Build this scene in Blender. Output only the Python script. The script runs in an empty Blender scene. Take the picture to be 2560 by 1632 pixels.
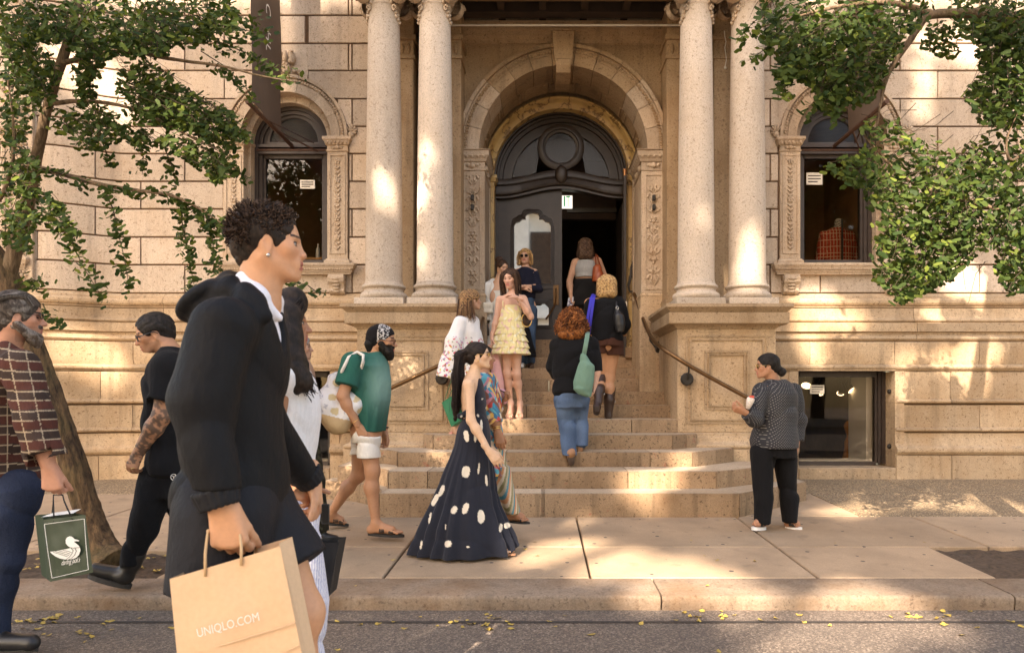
import bpy, math, random
import numpy as np
from mathutils import Vector, Matrix, Euler

SC = bpy.context.scene
COL = SC.collection
R = random.Random(7)

# ---------------------------------------------------------------- camera, light, exposure
EYE = 1.394                      # metres above the road
FOC = 1778.0                     # focal length measured in photograph pixels
VPX, VPY = 1355.0, 985.0         # vanishing point of the lines running into the street
cam_data = bpy.data.cameras.new('camera')
cam = bpy.data.objects.new('camera', cam_data)
COL.objects.link(cam)
cam.location = (0, 0, EYE)
cam.rotation_euler = (math.radians(90), 0, 0)
cam_data.sensor_width = 36.0
cam_data.lens = 36.0 * FOC / 2560.0
cam_data.shift_x = -(VPX - 1280.0) / 2560.0
cam_data.shift_y = (VPY - 816.0) / 2560.0
cam_data.clip_start = 0.05
cam_data.clip_end = 500
cam_data.dof.use_dof = True
cam_data.dof.focus_distance = 7.5
cam_data.dof.aperture_fstop = 5.6
SC.camera = cam

SUN_DIR = Vector((0.41, 1.0, -0.72)).normalized()      # the way the light travels
world = bpy.data.worlds.new('World')
SC.world = world
world.use_nodes = True
wn = world.node_tree.nodes
wn.clear()
sky = wn.new('ShaderNodeTexSky')
sky.sky_type = 'NISHITA'
sky.sun_disc = False
sky.sun_elevation = math.asin(-SUN_DIR.z)
sky.sun_rotation = math.atan2(-SUN_DIR.x, -SUN_DIR.y)
sky.air_density = 1.3
sky.dust_density = 2.0
sky.ozone_density = 0.6
bg = wn.new('ShaderNodeBackground')
bg.inputs['Strength'].default_value = 0.15
wo = wn.new('ShaderNodeOutputWorld')
world.node_tree.links.new(sky.outputs[0], bg.inputs[0])
world.node_tree.links.new(bg.outputs[0], wo.inputs[0])
sun_data = bpy.data.lights.new('sun', 'SUN')
sun_data.energy = 5.0
sun_data.angle = math.radians(0.5)
sun_data.color = (1.0, 0.93, 0.82)
sun = bpy.data.objects.new('sun', sun_data)
COL.objects.link(sun)
sun.location = (-8, -20, 16)
sun.rotation_euler = SUN_DIR.to_track_quat('-Z', 'Y').to_euler()

VS = SC.view_settings
VS.view_transform = 'Standard'
VS.look = 'None'
VS.gamma = 1.0
VS.use_curve_mapping = False
VS.exposure = 1.85
try:
 VS.use_white_balance = True
 VS.white_balance_temperature = 7300
 VS.white_balance_tint = 17
except Exception:
 pass
SC.render.engine = 'CYCLES'
SC.cycles.max_bounces = 6
SC.cycles.diffuse_bounces = 4
SC.cycles.glossy_bounces = 3
SC.cycles.transparent_max_bounces = 8
SC.cycles.use_denoising = True
SC.cycles.use_adaptive_sampling = True
SC.cycles.sample_clamp_indirect = 6.0


def P(x, y, d):
 """photograph pixel at a distance d -> point in the world"""
 return Vector(((x - VPX) * d / FOC, d, EYE + (VPY - y) * d / FOC))


def PX(x, d):
 return (x - VPX) * d / FOC


def PZ(y, d):
 return EYE + (VPY - y) * d / FOC


def pave_z(d):
 return 0.094 + 0.03 * (d - 4.58)


# ---------------------------------------------------------------- object helpers
ORIGIN = {}


def link(o, parent=None):
 COL.objects.link(o)
 if parent is not None:
  o.parent = parent
  ORIGIN[o.name] = ORIGIN.get(parent.name, Vector((0, 0, 0)))
 return o


def thing(name, label, cat, loc=(0, 0, 0), group=None):
 o = bpy.data.objects.new(name, None)
 o.empty_display_size = 0.1
 COL.objects.link(o)
 o.location = loc
 ORIGIN[o.name] = Vector(loc)
 o['label'] = label
 o['category'] = cat
 if group:
  o['group'] = group
 return o


def tag(o, label, cat, group=None):
 o['label'] = label
 o['category'] = cat
 if group:
  o['group'] = group
 return o


def structure(o):
 o['kind'] = 'structure'
 return o


def stuff(o):
 o['kind'] = 'stuff'
 return o


def mesh_np(name, V, F, mat, parent=None, smooth=True, col=None, loc=None, faces4=True):
 """numpy vertices and faces (all quads or all triangles) -> object; world coordinates"""
 V = np.asarray(V, dtype=np.float64)
 F = np.asarray(F, dtype=np.int32)
 o0 = ORIGIN.get(parent.name, Vector((0, 0, 0))) if parent is not None else Vector(loc or (0, 0, 0))
 V = V - np.array(o0[:])
 me = bpy.data.meshes.new(name)
 nf, w = F.shape
 me.vertices.add(len(V))
 me.vertices.foreach_set('co', V.astype(np.float32).ravel())
 me.loops.add(nf * w)
 me.loops.foreach_set('vertex_index', F.ravel())
 me.polygons.add(nf)
 me.polygons.foreach_set('loop_start', np.arange(0, nf * w, w, dtype=np.int32))
 me.polygons.foreach_set('loop_total', np.full(nf, w, dtype=np.int32))
 if smooth:
  me.polygons.foreach_set('use_smooth', np.ones(nf, dtype=bool))
 me.update(calc_edges=True)
 if col is not None:
  a = me.color_attributes.new('Col', 'FLOAT_COLOR', 'POINT')
  c = np.ones((len(V), 4), dtype=np.float32)
  c[:, :3] = col
  a.data.foreach_set('color', c.ravel())
 me.materials.append(mat)
 o = bpy.data.objects.new(name, me)
 link(o, parent)
 if parent is None:
  o.location = o0
  ORIGIN[o.name] = o0
 return o


class MB:
 """collects faces; build() links them as one mesh object"""
 def __init__(s):
  s.v = []
  s.f = []
  s.m = []
  s.cur = 0

 def add(s, verts, faces):
  n = len(s.v)
  s.v.extend([tuple(p) for p in verts])
  for f in faces:
   s.f.append(tuple(n + i for i in f))
   s.m.append(s.cur)

 def box(s, x0, x1, y0, y1, z0, z1):
  s.add([(x0, y0, z0), (x1, y0, z0), (x1, y1, z0), (x0, y1, z0), (x0, y0, z1), (x1, y0, z1), (x1, y1, z1), (x0, y1, z1)],
     [(0, 1, 5, 4), (1, 2, 6, 5), (2, 3, 7, 6), (3, 0, 4, 7), (4, 5, 6, 7), (3, 2, 1, 0)])

 def cbox(s, x0, x1, y0, y1, z0, z1, c=0.01):
  """box with chamfered front (low y) edges"""
  s.add([(x0, y1, z0), (x1, y1, z0), (x1, y1, z1), (x0, y1, z1),
      (x0, y0 + c, z0), (x1, y0 + c, z0), (x1, y0 + c, z1), (x0, y0 + c, z1),
      (x0 + c, y0, z0 + c), (x1 - c, y0, z0 + c), (x1 - c, y0, z1 - c), (x0 + c, y0, z1 - c)],
     [(8, 9, 10, 11), (4, 5, 9, 8), (5, 6, 10, 9), (6, 7, 11, 10), (7, 4, 8, 11),
      (0, 1, 5, 4), (1, 2, 6, 5), (2, 3, 7, 6), (3, 0, 4, 7)])

 def bbox(s, x0, x1, y0, y1, z0, z1, c=0.01):
  """box with all edges chamfered"""
  pts = []
  for ax in range(3):
   for sx in (0, 1):
    for sy in (0, 1):
     for sz in (0, 1):
      q = [(x0, x1)[sx], (y0, y1)[sy], (z0, z1)[sz]]
      for k, sg in enumerate((sx, sy, sz)):
       if k != ax:
        q[k] += -c if sg else c
      pts.append(q)
  I = lambda ax, a, b, d: ax * 8 + a * 4 + b * 2 + d
  F = [(I(0, 0, 0, 0), I(0, 0, 0, 1), I(0, 0, 1, 1), I(0, 0, 1, 0)), (I(0, 1, 0, 0), I(0, 1, 1, 0), I(0, 1, 1, 1), I(0, 1, 0, 1)),
    (I(1, 0, 0, 0), I(1, 1, 0, 0), I(1, 1, 0, 1), I(1, 0, 0, 1)), (I(1, 0, 1, 0), I(1, 0, 1, 1), I(1, 1, 1, 1), I(1, 1, 1, 0)),
    (I(2, 0, 0, 0), I(2, 0, 1, 0), I(2, 1, 1, 0), I(2, 1, 0, 0)), (I(2, 0, 0, 1), I(2, 1, 0, 1), I(2, 1, 1, 1), I(2, 0, 1, 1))]
  for a in (0, 1):
   for b in (0, 1):
    F.append((I(0, a, b, 0), I(0, a, b, 1), I(1, a, b, 1), I(1, a, b, 0)))
    F.append((I(0, a, 0, b), I(0, a, 1, b), I(2, a, 1, b), I(2, a, 0, b)))
    F.append((I(1, 0, a, b), I(1, 1, a, b), I(2, 1, a, b), I(2, 0, a, b)))
    for d in (0, 1):
     F.append((I(0, a, b, d), I(1, a, b, d), I(2, a, b, d)))
  s.add(pts, F)

 def prism(s, poly, y0, y1):
  """polygon in (x, z) extruded from y0 (front) to y1"""
  n = len(poly)
  s.add([(x, y0, z) for x, z in poly] + [(x, y1, z) for x, z in poly],
     [tuple(range(n)), tuple(range(2 * n - 1, n - 1, -1))] + [(i, i + n, (i + 1) % n + n, (i + 1) % n) for i in range(n)])

 def slab(s, poly, z0, z1):
  """polygon in (x, y) extruded from z0 to z1"""
  n = len(poly)
  s.add([(x, y, z1) for x, y in poly] + [(x, y, z0) for x, y in poly],
     [tuple(range(n)), tuple(range(2 * n - 1, n - 1, -1))] + [(i, i + n, (i + 1) % n + n, (i + 1) % n) for i in range(n)])

 def side(s, poly, x0, x1):
  """polygon in (y, z) extruded from x0 to x1"""
  n = len(poly)
  s.add([(x0, y, z) for y, z in poly] + [(x1, y, z) for y, z in poly],
     [tuple(range(n)), tuple(range(2 * n - 1, n - 1, -1))] + [(i, i + n, (i + 1) % n + n, (i + 1) % n) for i in range(n)])

 def arc(s, xc, zc, r0, r1, a0, a1, y0, y1, n=6):
  """sector of a ring in the wall plane, extruded from y0 to y1 (angles in radians)"""
  pts = []
  for i in range(n + 1):
   a = a0 + (a1 - a0) * i / n
   c, q = math.cos(a), math.sin(a)
   for r, y in ((r0, y0), (r1, y0), (r1, y1), (r0, y1)):
    pts.append((xc + r * c, y, zc + r * q))
  F = []
  for i in range(n):
   b = i * 4
   for k in range(4):
    F.append((b + k, b + (k + 1) % 4, b + 4 + (k + 1) % 4, b + 4 + k))
  F += [(0, 3, 2, 1), (n * 4, n * 4 + 1, n * 4 + 2, n * 4 + 3)]
  s.add(pts, F)

 def arcprof(s, xc, zc, prof, a0, a1, n=24):
  """profile of (radius, y) points swept round an arch"""
  m = len(prof)
  pts = []
  for i in range(n + 1):
   a = a0 + (a1 - a0) * i / n
   for r, y in prof:
    pts.append((xc + r * math.cos(a), y, zc + r * math.sin(a)))
  s.add(pts, [(i * m + k, i * m + k + 1, (i + 1) * m + k + 1, (i + 1) * m + k) for i in range(n) for k in range(m - 1)])

 def wrap(s, x0, x1, yf, yb, prof, cap=True):
  """moulding profile of (out, z) points carried round three sides of a block"""
  m = len(prof)
  pts = []
  for o, z in prof:
   pts += [(x0 - o, yb, z), (x0 - o, yf - o, z), (x1 + o, yf - o, z), (x1 + o, yb, z)]
  F = [(j * 4 + k, j * 4 + k + 1, (j + 1) * 4 + k + 1, (j + 1) * 4 + k) for j in range(m - 1) for k in range(3)]
  if cap:
   F += [(0, 3, 2, 1), ((m - 1) * 4, (m - 1) * 4 + 1, (m - 1) * 4 + 2, (m - 1) * 4 + 3)]
  s.add(pts, F)

 def lathe(s, cx, cy, prof, n=24, a0=0.0, a1=2 * math.pi):
  full = abs(a1 - a0 - 2 * math.pi) < 1e-6
  k = n if full else n + 1
  pts = []
  for r, z in prof:
   for i in range(k):
    a = a0 + (a1 - a0) * i / n
    pts.append((cx + r * math.cos(a), cy + r * math.sin(a), z))
  F = []
  for j in range(len(prof) - 1):
   for i in range(n):
    i2 = (i + 1) % k
    F.append((j * k + i, j * k + i2, (j + 1) * k + i2, (j + 1) * k + i))
  F.append(tuple(range(k))[::-1])
  F.append(tuple((len(prof) - 1) * k + i for i in range(k)))
  s.add(pts, F)

 def tube(s, pts, rad, n=6, caps=True):
  """round tube along a polyline; rad is a number or a list"""
  pts = [Vector(p) for p in pts]
  m = len(pts)
  if not hasattr(rad, '__len__'):
   rad = [rad] * m
  up = None
  vs = []
  for i, p in enumerate(pts):
   t = (pts[min(i + 1, m - 1)] - pts[max(i - 1, 0)])
   t = t.normalized() if t.length > 1e-9 else Vector((0, 0, 1))
   if up is None:
    up = t.orthogonal().normalized()
   else:
    up = (up - t * up.dot(t))
    up = up.normalized() if up.length > 1e-6 else t.orthogonal().normalized()
   w = t.cross(up)
   for k in range(n):
    a = 2 * math.pi * k / n
    vs.append(p + (up * math.cos(a) + w * math.sin(a)) * rad[i])
  F = [(i * n + k, i * n + (k + 1) % n, (i + 1) * n + (k + 1) % n, (i + 1) * n + k) for i in range(m - 1) for k in range(n)]
  if caps:
   F += [tuple(range(n))[::-1], tuple((m - 1) * n + k for k in range(n))]
  s.add(vs, F)

 def ball(s, c, r, nu=8, nv=5, rot=None):
  c = Vector(c)
  if not hasattr(r, '__len__'):
   r = (r, r, r)
  vs = []
  for j in range(nv + 1):
   t = math.pi * j / nv
   for i in range(nu):
    a = 2 * math.pi * i / nu
    q = Vector((r[0] * math.sin(t) * math.cos(a), r[1] * math.sin(t) * math.sin(a), r[2] * math.cos(t)))
    if rot is not None:
     q = rot @ q
    vs.append(c + q)
  s.add(vs, [(j * nu + i, (j + 1) * nu + i, (j + 1) * nu + (i + 1) % nu, j * nu + (i + 1) % nu) for j in range(nv) for i in range(nu)])

 def quad(s, a, b, c, d):
  s.add([a, b, c, d], [(0, 1, 2, 3)])

 def build(s, name, mat, parent=None, smooth=False, angle=None, loc=None):
  me = bpy.data.meshes.new(name)
  o0 = ORIGIN.get(parent.name, Vector((0, 0, 0))) if parent is not None else Vector(loc or (0, 0, 0))
  me.from_pydata([(x - o0.x, y - o0.y, z - o0.z) for x, y, z in s.v], [], s.f)
  for m in (mat if isinstance(mat, (list, tuple)) else [mat]):
   me.materials.append(m)
  if any(s.m):
   me.polygons.foreach_set('material_index', s.m)
  if smooth:
   me.polygons.foreach_set('use_smooth', [True] * len(s.f))
   if angle:
    me.set_sharp_from_angle(angle=math.radians(angle))
  me.update()
  o = bpy.data.objects.new(name, me)
  link(o, parent)
  if parent is None:
   o.location = o0
   ORIGIN[o.name] = o0
  return o


# ---------------------------------------------------------------- materials
def nodes(name):
 m = bpy.data.materials.new(name)
 m.use_nodes = True
 nt = m.node_tree
 b = nt.nodes['Principled BSDF']
 return m, nt, b


def N(nt, kind, **kw):
 n = nt.nodes.new('ShaderNode' + kind)
 ins = kw.pop('ins', {})
 for k, v in kw.items():
  setattr(n, k, v)
 for k, v in ins.items():
  if isinstance(v, bpy.types.NodeSocket):
   nt.links.new(v, n.inputs[k])
  else:
   n.inputs[k].default_value = v
 return n


def ramp(nt, fac, stops, interp='LINEAR'):
 r = nt.nodes.new('ShaderNodeValToRGB')
 r.color_ramp.interpolation = interp
 els = r.color_ramp.elements
 while len(els) < len(stops):
  els.new(0.5)
 for e, (p, c) in zip(els, stops):
  e.position = p
  e.color = (c, c, c, 1) if not hasattr(c, '__len__') else (*c[:3], 1)
 nt.links.new(fac, r.inputs[0])
 return r.outputs[0]


def mix(nt, fac, a, b, mode='MIX'):
 n = nt.nodes.new('ShaderNodeMix')
 n.data_type = 'RGBA'
 n.blend_type = mode
 for i, v in ((0, fac), (6, a), (7, b)):
  if isinstance(v, bpy.types.NodeSocket):
   nt.links.new(v, n.inputs[i])
  elif i == 0:
   n.inputs[0].default_value = v
  else:
   n.inputs[i].default_value = (*v[:3], 1)
 return n.outputs[2]


def coords(nt, scale=(1, 1, 1)):
 tc = N(nt, 'TexCoord')
 mp = N(nt, 'Mapping', ins={'Vector': tc.outputs['Object'], 'Scale': scale})
 return mp.outputs[0]


def noise(nt, vec, scale, detail=4, rough=0.6):
 return N(nt, 'TexNoise', ins={'Vector': vec, 'Scale': scale, 'Detail': detail, 'Roughness': rough}).outputs[0]


def bump(nt, b, h, strength, dist):
 n = N(nt, 'Bump', ins={'Height': h, 'Strength': strength, 'Distance': dist})
 nt.links.new(n.outputs[0], b.inputs['Normal'])


def plain(name, c, rough=0.6, metal=0.0, var=0.0, scale=20, bmp=0.0, spec=None, coat=0.0):
 m, nt, b = nodes(name)
 b.inputs['Roughness'].default_value = rough
 b.inputs['Metallic'].default_value = metal
 if spec is not None:
  b.inputs['Specular IOR Level'].default_value = spec
 if coat:
  b.inputs['Coat Weight'].default_value = coat
 if var or bmp:
  nv = noise(nt, coords(nt), scale, 5)
  if var:
   k = ramp(nt, nv, [(0.25, tuple(q * (1 - var) for q in c)), (0.75, tuple(min(1, q * (1 + var)) for q in c))])
   nt.links.new(k, b.inputs['Base Color'])
  else:
   b.inputs['Base Color'].default_value = (*c, 1)
  if bmp:
   bump(nt, b, nv, bmp, 0.01)
 else:
  b.inputs['Base Color'].default_value = (*c, 1)
 return m


def stone(name, c, dark, speck=0.5, stain=0.35, stain_c=(0.30, 0.17, 0.07), rough=0.85, streak=0.25, red=0.0, grain=0.25):
 """speckled dressed granite: dark flecks, warm stains, rain streaks, each block a little different"""
 m, nt, b = nodes(name)
 v = coords(nt)
 big = noise(nt, v, 1.7, 5, 0.65)
 fine = noise(nt, v, 75, 3, 0.7)
 fleck = noise(nt, v, 30, 3, 0.75)
 info = N(nt, 'ObjectInfo')
 lo = tuple(q * (1 - grain) for q in c)
 hi = tuple(min(1, q * (1 + grain * 0.7)) for q in c)
 k = ramp(nt, fine, [(0.3, lo), (0.7, hi)])
 k = mix(nt, ramp(nt, fleck, [(0.57, 0.0), (0.66, speck)]), k, dark)
 k = mix(nt, ramp(nt, big, [(0.45, 0.0), (0.75, stain)]), k, stain_c, 'MIX')
 vs = coords(nt, (7, 7, 0.5))
 st = noise(nt, vs, 1.0, 4, 0.6)
 k = mix(nt, ramp(nt, st, [(0.52, 0.0), (0.75, streak)]), k, tuple(q * 0.35 for q in c))
 if red:
  rn = noise(nt, v, 9, 6, 0.75)
  k = mix(nt, ramp(nt, rn, [(0.62, 0.0), (0.70, red)]), k, (0.32, 0.045, 0.03))
 val = N(nt, 'MapRange', ins={'Value': info.outputs['Random'], 'To Min': 0.80, 'To Max': 1.10})
 k2 = N(nt, 'HueSaturation', ins={'Value': val.outputs[0], 'Color': k})
 nt.links.new(k2.outputs[0], b.inputs['Base Color'])
 b.inputs['Roughness'].default_value = rough
 b.inputs['Specular IOR Level'].default_value = 0.25
 mixh = N(nt, 'Math', operation='ADD', ins={0: fine, 1: fleck})
 bump(nt, b, mixh.outputs[0], 0.5, 0.006)
 return m


M = {}
M['ashlar'] = stone('pale_granite', (0.56, 0.445, 0.335), (0.12, 0.07, 0.035), 0.6, 0.45, (0.42, 0.28, 0.16), streak=0.38)
M['trim'] = stone('carved_granite', (0.52, 0.40, 0.285), (0.11, 0.065, 0.03), 0.55, 0.55, (0.31, 0.185, 0.09), streak=0.45)
M['base'] = stone('base_granite', (0.50, 0.36, 0.225), (0.10, 0.055, 0.025), 0.65, 0.6, (0.30, 0.17, 0.07), streak=0.55)
M['column'] = stone('column_granite', (0.56, 0.46, 0.36), (0.14, 0.085, 0.045), 0.55, 0.3, (0.40, 0.27, 0.15), streak=0.2)
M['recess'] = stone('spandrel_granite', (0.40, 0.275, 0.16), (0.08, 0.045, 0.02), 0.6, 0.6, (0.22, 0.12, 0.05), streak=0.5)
M['tread'] = stone('pale_tread', (0.50, 0.38, 0.26), (0.10, 0.07, 0.045), 0.5, 0.5, (0.30, 0.19, 0.10), streak=0.0, red=0.2)  # tread tops, paler than the risers
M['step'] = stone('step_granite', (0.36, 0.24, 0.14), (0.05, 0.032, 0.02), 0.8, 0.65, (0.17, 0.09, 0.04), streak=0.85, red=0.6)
M['kerb'] = stone('kerb_granite', (0.25, 0.185, 0.13), (0.07, 0.05, 0.035), 0.6, 0.75, (0.16, 0.08, 0.03), streak=0.5)
M['mortar'] = plain('mortar', (0.12, 0.065, 0.032), 0.95, var=0.3)


def marble(name):
 m, nt, b = nodes(name)
 v = coords(nt)
 w = noise(nt, v, 2.2, 6, 0.7)
 ve = ramp(nt, noise(nt, v, 3.0, 8, 0.55), [(0.47, 0.0), (0.50, 1.0), (0.53, 0.0)])
 k = ramp(nt, w, [(0.3, (0.42, 0.27, 0.10)), (0.55, (0.56, 0.38, 0.15)), (0.75, (0.36, 0.19, 0.06))])
 k = mix(nt, ve, k, (0.12, 0.06, 0.02))
 nt.links.new(k, b.inputs['Base Color'])
 b.inputs['Roughness'].default_value = 0.4
 return m


M['marble'] = marble('yellow_marble')
M['wood'] = plain('dark_stained_wood', (0.030, 0.020, 0.014), 0.45, var=0.35, scale=9)
M['frame'] = plain('brown_painted_frame', (0.040, 0.026, 0.019), 0.5, var=0.25, scale=12)
M['bronze'] = plain('aged_bronze', (0.16, 0.085, 0.035), 0.38, 0.7, var=0.35, scale=14)
M['iron'] = plain('black_iron', (0.03, 0.025, 0.02), 0.5, 0.3, var=0.4)
M['rust'] = plain('rusty_iron', (0.085, 0.040, 0.022), 0.75, 0.2, var=0.4, scale=30)
M['copper'] = plain('copper_cap', (0.48, 0.24, 0.11), 0.4, 0.8)
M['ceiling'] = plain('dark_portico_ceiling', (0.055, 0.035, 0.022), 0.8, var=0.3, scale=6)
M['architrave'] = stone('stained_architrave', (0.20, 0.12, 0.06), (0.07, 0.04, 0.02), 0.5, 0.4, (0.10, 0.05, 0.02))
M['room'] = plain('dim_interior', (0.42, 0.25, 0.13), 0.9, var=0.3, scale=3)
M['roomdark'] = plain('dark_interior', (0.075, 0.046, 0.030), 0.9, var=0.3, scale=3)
M['white'] = plain('white_paint', (0.78, 0.76, 0.72), 0.6)
M['paper'] = plain('printed_paper', (0.62, 0.56, 0.46), 0.8)
M['black'] = plain('black_plastic', (0.012, 0.012, 0.012), 0.4)
M['cord'] = plain('white_cord', (0.62, 0.58, 0.5), 0.6)
M['banner'] = plain('brown_banner_cloth', (0.105, 0.070, 0.048), 0.7, var=0.12, scale=5)
M['letter'] = plain('pale_lettering', (0.72, 0.68, 0.62), 0.7)


def glass(name, tint, refl=0.10, rough=0.02):
 m, nt, b = nodes(name)
 nt.nodes.remove(b)
 out = nt.nodes['Material Output']
 tr = N(nt, 'BsdfTransparent', ins={'Color': (*tint, 1)})
 gl = N(nt, 'BsdfGlossy', ins={'Color': (1, 1, 1, 1), 'Roughness': rough})
 fr = N(nt, 'Fresnel', ins={'IOR': 1.36})
 ad = N(nt, 'Math', operation='ADD', use_clamp=True, ins={0: fr.outputs[0], 1: refl})
 mx = N(nt, 'MixShader', ins={0: ad.outputs[0], 1: tr.outputs[0], 2: gl.outputs[0]})
 nt.links.new(mx.outputs[0], out.inputs[0])
 return m


M['clear'] = glass('shop_window_glass', (.8, .74, .66), .0)
M['glass'] = glass('window_glass', (0.75, 0.68, 0.58), 0.01)
M['oldglass'] = glass('old_dusty_glass', (0.42, 0.36, 0.3), 0.0, 0.3)
M['mirror'] = glass('silvered_door_glass', (0.1, 0.1, 0.1), 0.72)


def emit(name, c, s):
 m, nt, b = nodes(name)
 b.inputs['Base Color'].default_value = (*c, 1)
 b.inputs['Emission Color'].default_value = (*c, 1)
 b.inputs['Emission Strength'].default_value = s
 return m


def shop_letters(txt, size, depth=0.001):
 """outline lettering as mesh data: vertices and faces with the text in the x, y plane"""
 cu = bpy.data.curves.new('lettering', 'FONT')
 cu.body = txt
 cu.size = size
 cu.resolution_u = 3
 ob = bpy.data.objects.new('lettering', cu)
 COL.objects.link(ob)
 dg = bpy.context.evaluated_depsgraph_get()
 me = bpy.data.meshes.new_from_object(ob.evaluated_get(dg))
 vs = [v.co.copy() for v in me.vertices]
 fs = [tuple(p.vertices) for p in me.polygons]
 bpy.data.objects.remove(ob)
 bpy.data.curves.remove(cu)
 bpy.data.meshes.remove(me)
 return vs, fs
# ================================================================ the granite building
X0 = 0.30                        # axis of the entrance
D_W, D_B, D_R = 9.83, 9.64, 10.2  # upper wall, base wall, recessed entrance wall
BLD = thing('stone_building', 'pale granite building with arched entrance, twin columns and arched windows', 'building', (X0, D_W, 0.25))
WIN = 3.83                       # window axes, either side of X0


def jut(x):
 """how far the left-hand bay curves out towards the street"""
 t = min(1.0, max(0.0, (-5.72 - x) / 0.95))
 return 0.38 * t * t * (3 - 2 * t)


def xsub(x0, x1):
 """points along the wall, finer where the wall curves"""
 n = 1
 if x0 < -5.7 and x1 > -6.7:
  n = max(1, int((x1 - x0) / 0.09))
 return [x0 + (x1 - x0) * i / n for i in range(n + 1)]


def wall_block(x0, x1, z0, z1, d, arch=None, name='stone_block', mat='ashlar', proud=0.016, depth=0.14):
 g = 0.009
 x0, x1, z0, z1 = x0 + g, x1 - g, z0 + g, z1 - g * 1.4
 if x1 - x0 < 0.02:
  return
 mb = MB()
 if arch is None:
  xs = xsub(x0, x1)
  if len(xs) == 2:
   y = d - jut((x0 + x1) / 2)
   mb.cbox(x0, x1, y - proud, y + depth, z0, z1, 0.007)
  else:
   pts = []
   for i, x in enumerate(xs):
    y = d - jut(x)
    e = 0.006
    pts += [(x, y + depth, z0), (x, y - proud + e, z0), (x, y - proud, z0 + e), (x, y - proud, z1 - e), (x, y - proud + e, z1), (x, y + depth, z1)]
   F = []
   for i in range(len(xs) - 1):
    for k in range(5):
     F.append((i * 6 + k, (i + 1) * 6 + k, (i + 1) * 6 + k + 1, i * 6 + k + 1))
   n = (len(xs) - 1) * 6
   F += [(0, 1, 2, 3, 4, 5), tuple(n + k for k in range(5, -1, -1))]
   mb.add(pts, F)
 else:
  xc, zc, r = arch
  n = max(2, int((x1 - x0) / 0.045))
  lo = []
  for i in range(n + 1):
   x = x0 + (x1 - x0) * i / n
   dx = abs(x - xc)
   zz = zc + math.sqrt(max(0, r * r - dx * dx)) + 0.006 if dx < r else z0
   lo.append((x, max(z0, zz)))
  run = []
  for x, zz in lo + [(0, 1e9)]:
   if zz < z1 - 0.012:
    run.append((x, zz))
   else:
    if len(run) >= 2:
     poly = run + [(run[-1][0], z1), (run[0][0], z1)]
     mb.prism(poly, d - proud, d + depth)
    run = []
  if not mb.v:
   return
 return mb.build(name, M[mat], BLD)


course_y = [-95, -30, 40, 110, 178, 248, 317, 385, 454, 523, 593, 662, 733]
course_z = [PZ(y, D_W) for y in course_y]
SPRING = PZ(346, D_W)            # springing line of the window arches
R_OUT = 0.845


def course_row(j, xa, xb, joints):
 """one course of ashlar from xa to xb, skipping the windows"""
 z1, z0 = course_z[j], course_z[j + 1]
 cuts = sorted([xa] + [q for q in joints if xa + 0.05 < q < xb - 0.05] + [xb])
 for a, b in zip(cuts[:-1], cuts[1:]):
  spans = [(a, b, None)]
  for sx in (-1, 1):
   xc = X0 + sx * WIN
   nxt = []
   for p, q, ar in spans:
    if q < xc - R_OUT - 0.03 or p > xc + R_OUT + 0.03 or z0 > SPRING + R_OUT + 0.04:
     nxt.append((p, q, ar))
    elif z0 >= SPRING - 0.05:
     nxt.append((p, q, (xc, SPRING, R_OUT)))
    else:
     half = 0.86 if z1 > PZ(655, D_W) else -1
     if half < 0:
      nxt.append((p, q, None))
      continue
     if p < xc - half:
      nxt.append((p, min(q, xc - half), None))
     if q > xc + half:
      nxt.append((max(p, xc + half), q, None))
   spans = nxt
  for p, q, ar in spans:
   if q - p > 0.03:
    wall_block(p, q, z0, z1, D_W, ar)


def joints_for(j, side):
 if side < 0:
  base = PX(254, D_W) if j % 2 == 0 else PX(353, D_W)
  return [base + 1.155 * k for k in range(-4, 6)] + ([PX(872, D_W)] if j in (2, 4) else [PX(764, D_W)] if j == 3 else [])
 base = PX(2343, D_W) if j % 2 == 0 else PX(2249, D_W)
 return [base + 1.10 * k for k in range(-6, 5)] + ([PX(1925, D_W)] if j % 2 else [])


for j in range(len(course_z) - 1):
 course_row(j, -9.6, X0 - 2.56, joints_for(j + 1, -1))
 course_row(j, X0 + 2.56, 9.4, joints_for(j, 1))


def backing(xa, xb, z0, z1, d, holes, name='mortar_bed', mat='mortar', y1=None, step=0.06):
 """the face behind the joints; holes: (xc, half, bottom, spring, radius)"""
 mb = MB()
 n = int((xb - xa) / step)
 cuts = sorted(set([xa + (xb - xa) * i / n for i in range(n + 1)] + [h[0] + s * h[1] for h in holes for s in (-1, 1) if xa < h[0] + s * h[1] < xb]))
 for a, b in zip(cuts[:-1], cuts[1:]):
  m = (a + b) / 2
  segs = [(z0, z1)]
  for xc, hw, zb, zs, r in holes:
   if abs(m - xc) < hw:
    top = zs + (math.sqrt(max(0, r * r - (m - xc) ** 2)) if r else 0)
    segs = [(zz0, min(zz1, zb)) for zz0, zz1 in segs if zb > zz0] + [(max(zz0, top), zz1) for zz0, zz1 in segs if top < zz1]
  for p, q in segs:
   mb.quad((a, d - jut(a), p), (b, d - jut(b), p), (b, d - jut(b), q), (a, d - jut(a), q))
 return mb.build(name, M[mat], BLD)


SILL_Z = PZ(664, D_W)
holes = [(X0 + s * WIN, 0.70, SILL_Z - 0.02, SPRING, 0.70) for s in (-1, 1)] + [(-7.72, 0.62, SILL_Z, SPRING, 0.62)]
backing(-9.6, X0 - 2.56, 2.4, course_z[0], D_W + 0.012, holes)
backing(X0 + 2.56, 9.4, 2.4, course_z[0], D_W + 0.012, holes)

# upper storeys above the frame, one plain mass, and the building's side
mb = MB()
mb.box(-9.6, 9.4, D_W - 0.02, D_W + 6, course_z[0] + 0.004, 13.5)
mb.build('upper_storey', M['ashlar'], BLD)


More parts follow.
